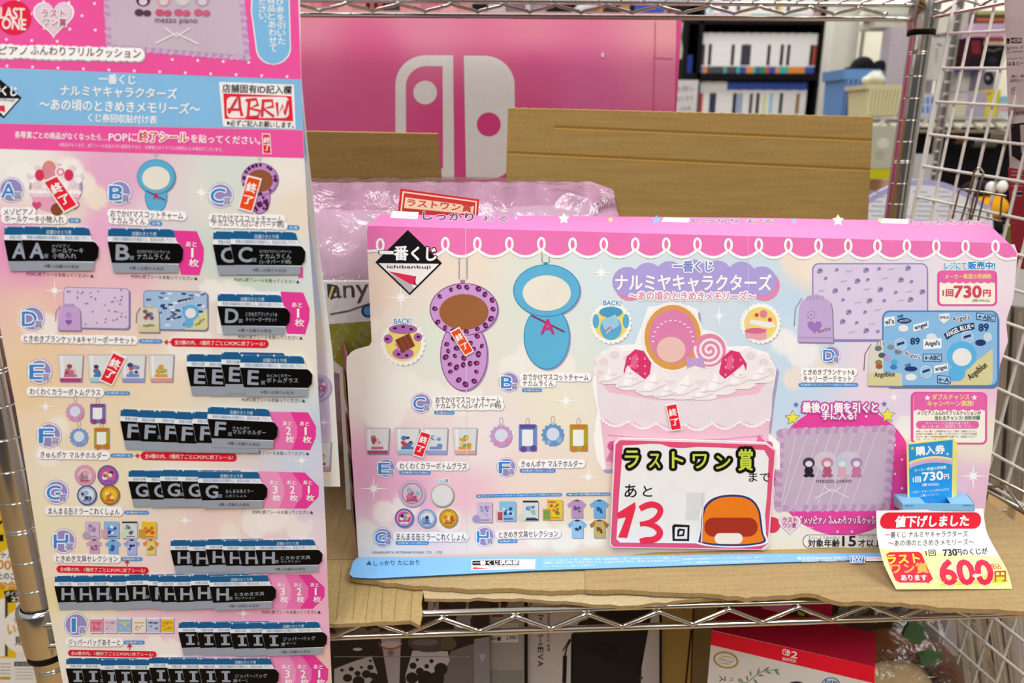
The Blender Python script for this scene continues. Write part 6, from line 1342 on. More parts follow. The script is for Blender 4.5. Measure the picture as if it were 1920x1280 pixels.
def pouchbox(a, pn):
    a = a.at(960, 1080, 5.053)
    for i, c_ in enumerate('マルチポーチEVA'):
        pass
    def vert(st, x, y0, y1, w_, col, lat):
        n = len(st); e = (y1-y0)/n
        for i, c_ in enumerate(st):
            yy = y0+e*(i+.5)
            if c_ == 'ー': a.stroke([(x, yy-e*.4), (x, yy+e*.4)], w_*.14, col, 3)
            elif c_ == '・': a.circ(x, yy, w_*.1, col, 3)
            elif c_ in lat: a.mb.txt.append((c_, .012, (lambda x, yy, w_, e: lambda p, q: a.P(x-w_/2+w_*q, yy-e*.42+e*.84*p, 3*EPS))(x, yy, w_, e), M(col)))
            else: a.T(c_, x-w_/2, yy, x+w_/2, yy, e*.82, col, 3, .03)
    vert('マ・', 272, 360, 500, 54, '#1c1a1c', ''); vert('ポーチ', 270, 545, 665, 54, '#1c1a1c', ''); vert('EVA', 270, 665, 860, 54, '#1c1a1c', 'EVA')
    vert('Nintendo', 348, 310, 470, 24, '#4a4446', 'Nintendo'); vert('ch2', 345, 540, 625, 24, '#4a4446', 'ch2'); vert('専用', 345, 640, 715, 26, '#4a4446', '')
    a.poly([(830, 240), (870, 215), (1290, 215), (1330, 260), (1320, 330), (800, 340)], '#2a2526', 2); a.poly([(800, 330), (1330, 330), (1290, 520), (600, 500)], '#1a1718', 2)
    body = rrect(555, 400, 1250, 1500, 120, 8)
    a.poly([(590, 500), (640, 430), (740, 395), (1290, 400), (1300, 460), (1210, 960), (1200, 1500), (550, 1500), (560, 560)], '#201d1f', 4)
    a.stroke([(575, 1010), (575, 620), (610, 520), (680, 450)], 16, '#0e0d0e', 5); a.poly([(750, 700), (820, 650), (880, 620), (960, 640), (1010, 630), (1000, 720), (1010, 780), (900, 800), (840, 740)], '#191617', 5)
    a.stroke([(550, 590), (480, 705)], 10, '#1a1819', 5); a.stroke([(555, 600), (515, 680), (500, 760)], 14, '#151314', 5); a.stroke([(502, 750), (495, 1010)], 38, '#171516', 5)
    a.stroke([(1225, 780), (1215, 1010)], 12, '#0e0d0e', 5); a.circ(1222, 960, 16, '#4a4446', 6); a.rect(1395, 200, 1420, 1100, '#141213', 2)
    a.stroke([(240, 222), (330, 220)], 6, '#2a2628', 3)
pack('pouch_box', 'white box printed with a black zip pouch and vertical lettering under the shelf', 'box', [(990, 1095), (1240, 1095), (1236, 1420), (988, 1420)], .66, .10, '#bdb4b2', pouchbox)
pack('kraft_box', 'tan kraft box between the pouch box and the red console box', 'box', [(1242, 1095), (1300, 1095), (1290, 1420), (1236, 1420)], .67, .10, '#ab8c50', lambda a, p: a.stroke([(1296, 1180), (1284, 1300)], 4, '#4a2418', 2))
pack('burlap_pack', 'light brown woven-textured pack right of the kraft box', 'package', [(1302, 1130), (1345, 1125), (1345, 1420), (1292, 1420)], .69, .06, '#8f7850')
pack('red_hanger_pack', 'dark red pack with a pink print hanging behind the red and white box', 'package', [(1342, 1110), (1555, 1100), (1562, 1120), (1556, 1215), (1338, 1205)], .74, .03, '#b0163c', lambda a, p: (
    a.at(1300, 1080, 5.333).poly([(250, 200), (690, 240), (660, 480), (215, 470)], '#6d0f24', 2), a.at(1300, 1080, 5.333).poly([(690, 290), (1000, 270), (880, 440), (665, 470)], '#d0708e', 2), a.at(1300, 1080, 5.333).poly([(900, 380), (960, 330), (1090, 340), (1170, 410), (1150, 440), (1000, 430)], '#231a1a', 3), a.at(1300, 1080, 5.333).poly([(1040, 340), (1110, 370), (1110, 400), (1050, 385)], '#b0a03a', 4)))
# the red and white console-game box, turned a little
sw = thing('red_white_box', 'red-topped white box with a gold seal and a leafy sprig print at the bottom', 'box')
zsw = -.445
FL, FR, BR_ = at_z(1335, 1181, zsw), at_z(1641, 1250, zsw), at_z(1643, 1186, zsw); BL_ = BR_+(FL-FR)
dn_ = V3(0, 0, -.42)
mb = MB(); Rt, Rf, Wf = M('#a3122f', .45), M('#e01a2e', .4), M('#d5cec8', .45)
fp = panel3(FL, FR, FL+dn_)
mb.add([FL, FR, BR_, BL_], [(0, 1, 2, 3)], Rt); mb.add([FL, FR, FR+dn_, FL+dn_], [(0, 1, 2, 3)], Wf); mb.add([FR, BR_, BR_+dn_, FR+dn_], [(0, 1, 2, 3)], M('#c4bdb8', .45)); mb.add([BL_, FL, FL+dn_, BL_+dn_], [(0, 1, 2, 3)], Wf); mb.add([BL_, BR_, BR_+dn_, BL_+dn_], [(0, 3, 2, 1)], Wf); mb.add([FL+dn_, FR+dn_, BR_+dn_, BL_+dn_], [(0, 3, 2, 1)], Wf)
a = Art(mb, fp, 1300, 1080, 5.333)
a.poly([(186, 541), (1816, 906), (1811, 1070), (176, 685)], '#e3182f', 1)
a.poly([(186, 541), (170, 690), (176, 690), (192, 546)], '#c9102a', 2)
# console mark: outlined left half, solid right half, the digit 2
W2 = '#efe4e2'
ringpoly(a, [(890, 770), (892, 740)]+[(892+20*(1-cos(t)), 740-16*sin(t)) for t in np.linspace(.3, pi/2, 4)]+[(930, 728), (926, 790), (905, 786)], [(898, 768), (899, 745)]+[(900+13*(1-cos(t)), 745-10*sin(t)) for t in np.linspace(.3, pi/2, 4)]+[(923, 736), (920, 782), (907, 778)], W2, 3)
a.poly([(936, 730), (955, 734), (968, 750), (966, 780), (952, 796), (932, 792)], W2, 3); a.circ(950, 772, 6, '#e3182f', 4); a.circ(910, 752, 5, W2, 4)
a.T('2', 978, 778, 1040, 788, 64, W2, 4, .06); a.T('NINTENDO', 890, 810, 1024, 838, 14, W2, 4, .02); a.T('SWITCH', 892, 826, 1024, 852, 24, W2, 4, .05)
a.circ(325, 836, 122, '#a8843c', 2, 78, 40, .2)
for i in range(34): t = 2*pi*i/34; x, y = 120*cos(t), 78*sin(t); a.circ(325+x*cos(.2)-y*sin(.2), 836+x*sin(.2)+y*cos(.2), 9, '#a8843c', 2, n=6)
a.circ(325, 836, 108, '#d8d0c6', 3, 66, 40, .2); a.ring(325, 836, 82, 5, '#b39a60', 4, 34, 30); a.T('Nintendo', 262, 822, 388, 852, 34, '#b39a60', 5, .02); a.T('ORIGINAL', 280, 790, 372, 808, 12, '#b39a60', 5, .01); a.rect(278, 862, 372, 868, '#b39a60', 5, .22)
a.stroke([(470, 1066), (540, 1060), (600, 1010), (660, 962), (720, 942), (800, 935), (850, 945)], 6, '#56724e', 4)
def leaf(x, y, l, an, c_='#6f8c66'):
    a.poly([(x, y), (x+l*.5*cos(an)-l*.16*sin(an), y+l*.5*sin(an)+l*.16*cos(an)), (x+l*cos(an), y+l*sin(an)), (x+l*.5*cos(an)+l*.16*sin(an), y+l*.5*sin(an)-l*.16*cos(an))], c_, 5)
for x, y, l, an in ((640, 975, 66, -1.2), (580, 1000, 66, -1.8), (545, 1050, 66, -1.75), (700, 945, 76, -.55), (640, 985, 70, .1), (720, 948, 70, .35), (800, 936, 60, -.1), (810, 938, 76, .7), (500, 1062, 60, -2.2), (600, 1020, 80, .9), (470, 1066, 60, -2.0)): leaf(x, y, l, an)
a.circ(1030, 1100, 90, '#38323c', 3, 52); a.ring(1375, 1085, 90, 10, '#3a7aa8', 4, 72, 24); a.T('MP', 1318, 1052, 1440, 1072, 44, '#3a7aa8', 5, .04)
a.mb.txt.append(('ス', 0., (lambda p, q, a=a: a.P(258+64*q, 990+62*p, 4*EPS)), M('#2a2426'))); a.mb.txt.append(('N', 0., (lambda p, q, a=a: a.P(362+40*q, 1014+30*p, 5*EPS)), M('#8d8684')))
obj(mb, 'box_body', sw)
# bagged round plush with leaves
pl = thing('bagged_plush', 'cream and brown round plush with green felt leaves in a clear bag under the shelf', 'plush toy')
cC = at_y(1650, 1300, .72)
mb = MB(); mb.ell(cC, V3(.062, 0, 0), V3(0, .05, 0), V3(0, 0, .062), M('#c7a777', .9, 0, .1, .25, 30, .4), 28, 18, lambda t, p: 1+.02*sin(7*t)); obj(mb, 'plush_body', pl)
mb = MB(); mb.tube([cC+V3(.078*cos(t), -.01, .080*sin(t)) for t in np.linspace(0, 2*pi, 30)[:-1]], .017, M('#6b4022', .85, 0, .1, .2, 40), 10, closed=True); obj(mb, 'brown_rim', pl)
mb = MB(); mb.ell(cC+V3(.01, .08, .02), V3(.10, 0, 0), V3(0, .03, 0), V3(0, 0, .09), M('#3a241b', .8)); obj(mb, 'brown_hood', pl)
for (u, v), an, s_ in (((1715, 1190), .5, .016), ((1746, 1236), 1.3, .014)):
    mb = MB(); pq = at_y(u, v, .66); o_ = [(0, 1), (.5, .7), (.75, .2), (.6, -.3), (.7, -.7), (.25, -.75), (.1, -1), (-.1, -.8), (-.4, -.6), (-.55, -.1), (-.75, .3), (-.4, .75)]
    mb.slab([pq+V3(s_*(x*cos(an)-z*sin(an)), 0, s_*(x*sin(an)+z*cos(an))) for x, z in o_], V3(0, .004, 0), M('#4c6844', .9, 0, .1, .15)); obj(mb, 'felt_leaf', pl)
mb = MB(); mb.ell(cC+V3(.02, 0, .02), V3(.108, 0, 0), V3(0, .08, 0), V3(0, 0, .11), film('bag_film', .07, bump=1., scale=34), 36, 24, lambda t, p: 1+.03*sin(9*t+4*p)+.02*sin(17*p)); obj(mb, 'clear_bag', pl, 'clear plastic bag')
# wrapped packs leaning behind the lower grid
for i, (u0, u1, c_, lb) in enumerate(((1790, 1816, '#857a6a', 'leftmost'), (1822, 1846, '#776c5e', 'second from the left'), (1850, 1872, '#8a8070', 'third from the left'), (1876, 1896, '#968c80', 'fourth from the left'))):
    plank(u0, u1, 1135+i*2, 1330, .84+.012*i, 10+i, 26, lb+' of the leaning grey-brown wrapped packs behind the lower grid', c_)
pack('printed_pack', 'white pack with thin line drawings at the lower right corner', 'package', [(1893, 1135), (1960, 1130), (1960, 1330), (1915, 1330)], .93, .03, '#b3a9a4', lambda a, p: [a.stroke([(1900+8*k_, 1150), (1905+8*k_, 1190+6*(k_ % 2)), (1912+7*k_, 1240)], 1, '#7a6a66', 2) for k_ in range(4)])
pack('printed_pack', 'pale printed pack behind the felt leaves, left of the lower grid', 'package', [(1690, 1120), (1790, 1120), (1796, 1230), (1700, 1215)], .80, .02, '#9c9092', lambda a, p: (a.circ(1770, 1170, 9, '#6a5c62', 2, 14), a.rect(1748, 1130, 1760, 1215, '#55494e', 2), a.rect(1690, 1128, 1730, 1142, '#8a5560', 2)))
pack('silver_pack', 'shiny silver foil pack low behind the lower grid', 'package', [(1778, 1248), (1846, 1252), (1850, 1330), (1760, 1330)], .90, .03, '#9fa5a4', lambda a, p: [a.stroke([(1782+8*k_, 1256), (1800+8*k_, 1300)], 2, '#dfe6e6', 2) for k_ in range(5)], r=.25)
pack('dark_backing', 'dark backing sheet filling in the dim depth at the right under the shelf', 'box', [(1560, 1085), (1905, 1085), (1905, 1420), (1560, 1420)], .98, .02, '#1b1516')  # near-black backing stands in for the dim depth under the shelf
pack('dark_backing_sheet', 'dark backing sheet filling in the dim depth behind the boxes below the shelf', 'panel', [(540, 1085), (1345, 1085), (1345, 1420), (540, 1420)], .80, .02, '#1a1718')  # dark sheet whose colour replaces the shade behind the boxes

# yellow shop sign behind the left post
def vip(a, pn):
    a = a.at(0, 850, 2.976)
    a.poly([(-60, 310), (90, 350), (90, 1180), (-60, 1180)], '#e8c21e', 1); a.poly([(0, 400), (70, 380), (60, 470), (0, 490)], '#1e1a16', 2) if False else a.stroke([(-10, 395), (20, 372), (50, 395)], 16, '#1e1a16', 2); a.rect(-20, 452, 20, 490, '#1e1a16', 2)
    a.circ(60, 640, 90, '#f2f0ea', 2, 110); a.T('1ヶ月', -14, 560, 76, 570, 40, '#2a2624', 4, .02); a.T('1000', -40, 616, 100, 626, 50, '#d8901e', 4, .05); a.T('以上のご', -52, 680, 90, 684, 40, '#2a2624', 4, .03); a.T('VIP会員', -30, 734, 140, 740, 52, '#d8901e', 4, .05)
    a.poly([(20, 768), (150, 750), (160, 822), (44, 832)], '#1e1a1c', 3); a.T('ポイント', 32, 782, 128, 776, 24, '#f2f0ea', 5, .03); a.T('2%', 64, 812, 128, 806, 24, '#f2f0ea', 5, .04)
    a.poly([(-60, 830), (45, 800), (45, 1130), (-60, 1130)], '#f0eee8', 2); a.rect(28, 800, 44, 1130, '#4a4640', 3)
    a.circ(120, 990, 110, '#f0eee8', 4, 122); a.T('ふだん', 88, 886, 190, 886, 34, '#2a2624', 6, .02); a.T('ポイント', 78, 926, 200, 926, 34, '#2a2624', 6, .02); a.T('いーこ', 44, 982, 190, 978, 54, '#d8a01e', 6, .05); a.T('見れる', 84, 1044, 200, 1040, 46, '#2a2624', 6, .04)
    a.rect(-60, 1140, 330, 1300, '#e9e7e2', 3); a.rect(80, 1160, 215, 1186, '#55504c', 4); a.T('メールマガジン', 90, 1173, 205, 1173, 14, '#f0eee8', 5, .01)
    for k_ in range(4): a.rect(0, 1170+18*k_, 60, 1174+18*k_, '#8a8680', 4); a.rect(86, 1200+18*k_, 190, 1203+18*k_, '#8a8680', 4)
    a.rect(0, 1160, 70, 1240, '#c9c6c0', 4) if False else None; a.rect(0, 1244, 60, 1260, '#c79a2a', 4)
    a.rect(-60, 230, 20, 320, '#cfcac4', 1)
pack('shop_sign', 'yellow and white membership sign with black lettering behind the left chrome post', 'sign', [(-60, 905), (125, 935), (125, 1400), (-60, 1400)], .86, .01, '#e9e4da', vip)
pack('dark_crate', 'dark brown crate at the far left above the yellow sign', 'crate', [(-120, 500), (60, 500), (60, 930), (-120, 930)], 1.10, .12, '#5b4a3a')
# low bench carrying the pink carton
mb = MB(); bz = at_y(1000, 470, yc)[2]; mb.box(PKX[0]-.02, PKX[1]+.02, yc-.01, yc+.28, bz-.02, bz-.0005, M('#8a8580', .5))
for xx in PKX[:1]+(PKX[1]-.02,): mb.box(xx, xx+.02, yc, yc+.02, ZF+.001, bz-.02, M('#8a8580', .5)); mb.box(xx, xx+.02, yc+.24, yc+.26, ZF+.001, bz-.02, M('#8a8580', .5))
tag(obj(mb, 'display_bench'), 'grey bench behind the rack that carries the pink carton', 'bench')

# ============================================================ FAR BACKGROUND
BLK = '#0f0d10'
YG = 3.2
gs = thing('game_shelf', 'black bookcase full of white-spined game cases in the background', 'bookcase')
gx = lambda u, v=100: at_y(u, v, YG)[0]
gz = lambda v, u=1420: at_y(u, v, YG)[2]
K6 = 5.98
cu_ = lambda x: 1260+x/K6
def bk(name, u0, u1, v0, v1, d0=-.02, d1=.28, par=gs):
    mb = MB(); mb.box(gx(u0), gx(u1), YG+d0, YG+d1, gz(v1), gz(v0), M(BLK, .55)); return obj(mb, name, par)
ztop = 1.0; zbot = ZF
for nm, u0, u1 in (('side_panel', 1306, 1314), ('side_panel', 1533, 1553), ('side_panel', 1280, 1287)):
    mb = MB(); mb.box(gx(u0), gx(u1), YG-.02, YG+.28, zbot+.001, ztop, M(BLK, .55)); obj(mb, nm, gs)
mb = MB(); mb.box(gx(1280), gx(1553), YG+.28, YG+.30, zbot+.001, ztop, M(BLK, .6)); obj(mb, 'back_panel', gs)
for v0, v1 in ((39, 46), (138, 150.5), (228, 240)): bk('shelf_board', 1287, 1533, v0, v1)
GC = {}
def game_case(u0, u1, v0, v1, top, mid, foot, bandtop, row):
    """one boxed game seen by its spine"""
    mb = MB(); a, b = gx(u0), gx(u1)-.0008; z0, z1 = gz(v1)+.0003, gz(v0); h = z1-z0
    mb.box(a, b, YG, YG+.13, z0, z1, M('#e6e5e4', .35))
    y = YG-.0004
    def band(f0, f1, c): mb.add([V3(a, y, z0+h*f0), V3(b, y, z0+h*f0), V3(b, y, z0+h*f1), V3(a, y, z0+h*f1)], [(0, 1, 2, 3)], M(c, .35))
    nm = lambda c: {'#': ''}.get(c, c)
    if foot: band(0, .17, foot[0])
    if mid: band(.2, .72, mid[0])
    if bandtop: band(.80, 1, bandtop[0]); 
    d = [x for x in ((bandtop[1]+' top' if bandtop else ''), (mid[1]+' spine' if mid else 'plain white spine'), (foot[1]+' foot' if foot else '')) if x]
    lb = 'game case with '+', '.join(d)+', '+row+' row of the black bookcase'
    GC.setdefault(lb, []).append(tag(obj(mb, 'game_case'), lb, 'game case'))
def colour_at(x, spans):
    for a, b, c, n in spans:
        if a <= x < b: return (c, n)
    return None
Bk, Or, Tl, Bu, Gr, Dk, Rd = ('#1c1b1e', 'black'), ('#e08a3c', 'orange'), ('#4fa89a', 'teal'), ('#34509c', 'blue'), ('#2f8a54', 'green'), ('#4a4a50', 'grey'), ('#d0405c', 'red')
foot1 = [(330, 360, '#8a86a0', 'lilac'), (360, 405, *Or), (405, 575, *Dk), (575, 635, *Tl), (635, 725, *Dk), (725, 780, *Tl), (780, 845, *Bu), (845, 910, *Or), (910, 960, *Tl), (960, 990, *Bu), (990, 1080, *Gr), (1080, 1120, *Rd), (1120, 1190, *Bu), (1190, 1225, *Or), (1225, 1320, *Tl), (1320, 1520, *Or), (1520, 1630, *Bu)]
mid1 = [(330, 362, *Dk), (405, 440, *Bk), (655, 690, *Bk), (770, 890, '#3a3944', 'dark picture'), (1070, 1095, *Bk), (1225, 1262, *Bk), (1300, 1335, *Bk), (1540, 1575, *Bk), (1575, 1620, '#a84a34', 'rust')]
n = 35
for i in range(n):
    x0_, x1_ = 334+1284*i/n, 334+1284*(i+1)/n; xm = (x0_+x1_)/2
    game_case(cu_(x0_), cu_(x1_), 62+.6*sin(i*2.3), 137.6, None, colour_at(xm, mid1), colour_at(xm, foot1), None, 'middle')
top2 = [(655, 1560, '#3450a8', 'blue')]
mid2 = [(355, 392, '#b83a44', 'red'), (440, 528, '#2c3a58', 'navy'), (720, 770, *Bk), (770, 820, '#9aa8c4', 'pale blue'), (900, 940, *Dk), (990, 1010, *Bk), (1060, 1095, '#d4dca0', 'pale green'), (1150, 1190, '#8fc4e4', 'sky blue'), (1262, 1285, *Bk), (1440, 1475, '#8a6a2c', 'brown')]
n = 33
for i in range(n):
    x0_, x1_ = 300+1255*i/n, 300+1255*(i+1)/n; xm = (x0_+x1_)/2
    game_case(cu_(x0_)+.8, cu_(x1_)+.8, 153+.5*sin(i*1.7)+(1 if xm > 650 else 0), 227.6, None, colour_at(xm, mid2), None, colour_at(xm, top2), 'lower')
foot0 = [(345, 430, '#b9c4d8', 'pale blue'), (430, 490, *Or), (490, 640, '#b4aed0', 'lilac'), (640, 760, '#c9c9c6', 'grey'), (760, 860, '#e0c090', 'tan'), (860, 1060, '#7fae94', 'green'), (1060, 1130, '#d8a888', 'peach'), (1130, 1400, '#8fae9c', 'sage'), (1400, 1530, '#c9b4bc', 'pink'), (1530, 1650, *Rd)]
mid0 = [(370, 420, '#9ac0dc', 'sky blue'), (520, 600, *Dk), (670, 720, *Dk), (1090, 1160, '#8a7c74', 'taupe'), (1170, 1215, '#e0cc70', 'yellow'), (1225, 1280, *Dk), (1450, 1470, *Bu), (1530, 1600, '#7a6a66', 'brown')]
n = 30
for i in range(n):
    x0_, x1_ = 345+1275*i/n, 345+1275*(i+1)/n; xm = (x0_+x1_)/2
    game_case(cu_(x0_), cu_(x1_), -36+.8*sin(i*2.1), 38.8, None, colour_at(xm, mid0), colour_at(xm, foot0), None, 'upper')
for lb, l in GC.items():
    if len(l) > 1:
        for o_ in l: o_['group'] = lb.replace('game case', 'game cases')
def cube(name, label, cat, u0, u1, v0, v1, y, d, col, r=.5, fn=None, group=None, parts=None):
    """upright box whose front face covers the px rectangle at distance y"""
    um, vm = (u0+u1)/2, (v0+v1)/2; mb = MB(); a, b = at_y(u0, vm, y)[0], at_y(u1, vm, y)[0]; z0, z1 = at_y(um, v1, y)[2], at_y(um, v0, y)[2]
    mb.box(a, b, y, y+d, z0, z1, M(col, r) if isinstance(col, str) else col)
    if fn: fn(Art(mb, Pan(V3(0, y, 0), V3(0, -1, 0))))
    return tag(obj(mb, name), label, cat, group)
# left bay of the bookcase and what stands before it
cube('blue_case', 'blue game box in the narrow left bay of the black bookcase', 'box', 1288, 1298, 103, 137.5, YG, .12, '#34459a')
cube('paper_sign', 'white handwritten card standing left of the lower game row', 'sign', 1264, 1307, 150, 232, 2.9, .01, '#dddbdb', fn=lambda a: (a.T('お探し', 1268, 168, 1302, 164, 11, '#55535a', 2, .01), a.T('あります', 1268, 186, 1300, 184, 9, '#6a686e', 2, .01), a.T('※店員', 1274, 204, 1296, 203, 7, '#6a686e', 2, .01)))
mb = MB(); p_ = at_y(1262, 40, 2.911); mb.box(p_[0], p_[0]+.018, 2.911, 2.925, ZF+.001, p_[2]+.02, M('#c9c9c6', .4)); mb.box(p_[0]-.1, p_[0]+.12, 2.86, 2.98, ZF+.0005, ZF+.012, M('#c9c9c6', .4)); tag(obj(mb, 'sign_stand'), 'thin white upright stand holding the handwritten card', 'stand')
mb = MB(); P_ = [at_y(u_, v_, 2.885) for u_, v_ in ((1261, 40), (1281, 42), (1277, 70), (1280, 92), (1278, 110), (1262, 108))]; mb.slab(P_, V3(0, .026, 0), M('#cfd3bd', .8))
a_ = Art(mb, Pan(P_[0], V3(0, -1, 0))); [a_.stroke([(1264+4*k_, 48), (1267+3*k_, 76), (1266+3*k_, 102)], 1.2, '#a9ad98', 2) for k_ in range(4)]; tag(obj(mb, 'hanging_cloth'), 'pale green cloth hanging beside the pink carton', 'cloth')
# pale upright conduit on the partition
mb = MB(); p0 = at_y(1600, 215, 3.0); p1 = at_y(1606, -20, 3.0); mb.tube([V3(p0[0], 3.06, ZF), V3(p0[0], 3.06, 1.2)], .012, M('#a9a79c', .4), 10); mb.tube([V3(p0[0]+.04, 3.08, ZF), V3(p0[0]+.04, 3.08, 1.2)], .008, M('#8d8b82', .4), 8); tag(obj(mb, 'wall_conduit'), 'grey cable conduit running up the pale partition', 'conduit')
# storage rack with bins
YB = 2.1
sr = thing('storage_rack', 'steel wire storage rack with bins in the background at right', 'shelf rack')
zS2 = at_y(1700, 222, YB)[2]; xa_, xb_ = at_y(1560, 222, YB)[0], at_y(2050, 222, YB)[0]
mb = MB()
for dz in (0, -.03):
    mb.tube([V3(xa_, YB-.05, zS2+dz-.004), V3(xb_, YB-.05, zS2+dz-.004)], .005, CH, 8); mb.tube([V3(xa_, YB+.35, zS2+dz-.004), V3(xb_, YB+.35, zS2+dz-.004)], .005, CH, 8)
zig(mb, V3(xa_, YB-.055, 0), V3(xb_, YB-.055, 0), zS2-.006, zS2-.03, .06, .03, .003, CH)
for k_ in range(24): xx = xa_+(xb_-xa_)*(k_+.5)/24; mb.tube([V3(xx, YB-.05, zS2-.003), V3(xx, YB+.35, zS2-.003)], .002, CH, 6)
obj(mb, 'wire_shelf', sr)
for (u, yy) in ((1758, YB-.05), (2040, YB-.05)):
    mb = MB(); xx = at_y(u, 270, yy)[0]; pr = []
    for k_ in range(70): pr += [(.0125, k_*.03), (.0125, k_*.03+.0006), (.0125, k_*.03+.0265), (.0125, k_*.03+.027), (.0115, k_*.03+.028), (.0115, k_*.03+.0295)]
    mb.lathe(V3(xx, yy, ZF+.001), pr, CH, 14); obj(mb, 'post', sr)
zB2 = at_y(1700, 330, YB)[2]
def bin_(name, label, u0, u1, v0, v1, y, d, col, taper=.1, ribs=0, rim=.12):
    t_ = thing(name, label, 'basket' if 'basket' in name else 'crate'); um, vm = (u0+u1)/2, (v0+v1)/2
    a, b = at_y(u0, vm, y)[0], at_y(u1, vm, y)[0]; z0, z1 = at_y(um, v1, y)[2], at_y(um, v0, y)[2]; w_ = b-a; h = z1-z0; m = M(col, .5)
    mb = MB(); zr_ = z1-h*rim
    def ringv(f, z, g): return [V3(a+w_*f-g, y+d*f*.5-g, z), V3(b-w_*f+g, y+d*f*.5-g, z), V3(b-w_*f+g, y+d-d*f*.5+g, z), V3(a+w_*f-g, y+d-d*f*.5+g, z)]
    R_ = [ringv(taper, z0, 0), ringv(.02, z1, 0), ringv(.05, z1, -.004), ringv(taper+.02, z0+.006, -.004)]
    vs = sum(R_, []); fs = []
    for k_ in range(3): fs += [(k_*4+i, k_*4+(i+1) % 4, (k_+1)*4+(i+1) % 4, (k_+1)*4+i) for i in range(4)]
    fs += [(0, 3, 2, 1), (12, 13, 14, 15)]; mb.add(vs, fs, m)
    obj(mb, 'bin_body', t_)
    mb = MB(); q0, q1, q2, q3 = ringv(0, zr_, .004), ringv(0, z1+.002, .006), ringv(.03, z1+.002, 0), ringv(.04, zr_, 0)
    mb.add(q0+q1+q2+q3, [(k_*4+i, k_*4+(i+1) % 4, (k_+1)*4+(i+1) % 4, (k_+1)*4+i) for k_ in range(3) for i in range(4)], m); obj(mb, 'rim', t_)
    if ribs:
        for i in range(ribs):
            mb = MB(); f_ = (i+.5)/ribs; xx = a+w_*(taper+(1-2*taper)*f_); xt = a+w_*(.05+.9*f_)
            mb.tube([V3(xx, y+d*taper*.5-.003, z0+.003), V3(xt, y-.002, zr_)], .0045, m, 6); obj(mb, 'rib', t_)
    return t_
bin_('plastic_crate', 'blue plastic crate with ribbed sides on the storage rack', 1580, 1640, 131, 219, YB+.12, .13, '#6f98d2', .06, 6, .2)
bin_('plastic_basket', 'cream plastic basket right of the blue crate', 1622, 1692, 160, 219, YB-.02, .11, '#e6dfb2', .09, 9, .12)
for (u, r_, lb) in ((1616, .036, 'black brimmed hat lying on top of the blue crate'), (1648, .026, 'black brimmed hat at the right end of the blue crate')):
    t_ = thing('baseball_hat', lb, 'hat'); c_ = at_y(u, 131, YB+.19); mb = MB()
    prof = [(r_*1.0*cos(t), r_*1.05*sin(t)) for t in np.linspace(0, pi/2-.02, 9)]; mb.lathe(c_, prof, M('#17161a', .8), 20); obj(mb, 'crown', t_)
    mb = MB(); mb.ell(c_+V3(-r_*.9, -.01, .004), V3(r_*.7, 0, 0), V3(0, r_*.6, 0), V3(0, 0, .004), M('#17161a', .8), 14, 8); obj(mb, 'visor', t_)
mb = MB(); c_ = at_y(1640, 150, YB+.035); mb.ell(c_, V3(.028, 0, 0), V3(0, .03, 0), V3(0, 0, .02), M('#d4d2c2', .8), 18, 12, lambda t, p: 1+.16*sin(3*t+2*p)+.1*cos(5*p)); tag(obj(mb, 'folded_cloth'), 'white cloth bundled on the cream basket', 'cloth')
def plaid(a, u0, u1, v0, v1, c1):
    for k_ in range(9): a.stroke([(u0+(u1-u0)*(k_+.5)/9, v0), (u0+(u1-u0)*(k_+.5)/9, v1)], 1.2, c1, 2)
    for k_ in range(13): a.stroke([(u0, v0+(v1-v0)*(k_+.5)/13), (u1, v0+(v1-v0)*(k_+.5)/13)], 1.0, c1, 3)
cube('checked_bag', 'pale checked fabric bag standing behind the rear chrome post', 'bag', 1662, 1752, 52, 219, YB+.16, .05, '#cbbfc6', .8, lambda a: plaid(a, 1660, 1748, 58, 160, '#bcaeb8'))
cube('label_box', 'narrow white box with small black lettering right of the rear post', 'box', 1744, 1770, 70, 150, YB+.09, .04, '#d5d2c8', .6, lambda a: (a.stroke([(1757, 82), (1766, 86)], 2.5, '#2f2f2c', 2), [a.T('店', 1754-k_*.4, 93+7*k_, 1760-k_*.4, 93+7*k_, 5, '#55544e', 2, .01) for k_ in range(4)]))
cube('plaid_pack', 'pale lilac plaid pack behind the top of the white grid', 'package', 1776, 1811, 62, 219, YB+.14, .05, '#cfc6cc', .8, lambda a: plaid(a, 1774, 1810, 66, 180, '#bdb3bd'))
cube('tissue_pack', 'white pack with blue bars between the post and the grid', 'package', 1712, 1753, 176, 219, YB-.03, .06, '#c9cfe0', .5, lambda a: [a.rect(1728+9*i, 182+17*j, 1733+9*i, 195+17*j, '#5f86cc', 2) for i in range(3) for j in range(2)])
cube('cream_bin', 'cream storage tub on the rack behind the white grid', 'tub', 1772, 1812, 186, 219, YB-.03, .14, '#dcd7bc')
cube('lilac_box', 'lilac box between the cream tub and the yellow pack', 'box', 1813, 1848, 172, 219, YB-.03, .12, '#b9b0c4')
cube('yellow_pack', 'bright yellow pack on the storage rack', 'package', 1849, 1873, 168, 219, YB-.03, .08, '#e2d84a', .5, lambda a: (a.rect(1852, 172, 1858, 178, '#d88a4a', 2), a.rect(1863, 171, 1869, 177, '#d88a4a', 2)))
cube('pastel_pack', 'pastel pink and cyan pack right of the yellow pack', 'package', 1874, 1898, 180, 219, YB-.03, .08, '#d9dfe6', .5, lambda a: (a.rect(1875, 181, 1897, 192, '#8fd0e0', 2), a.rect(1875, 202, 1897, 209, '#e4a9b4', 2)))
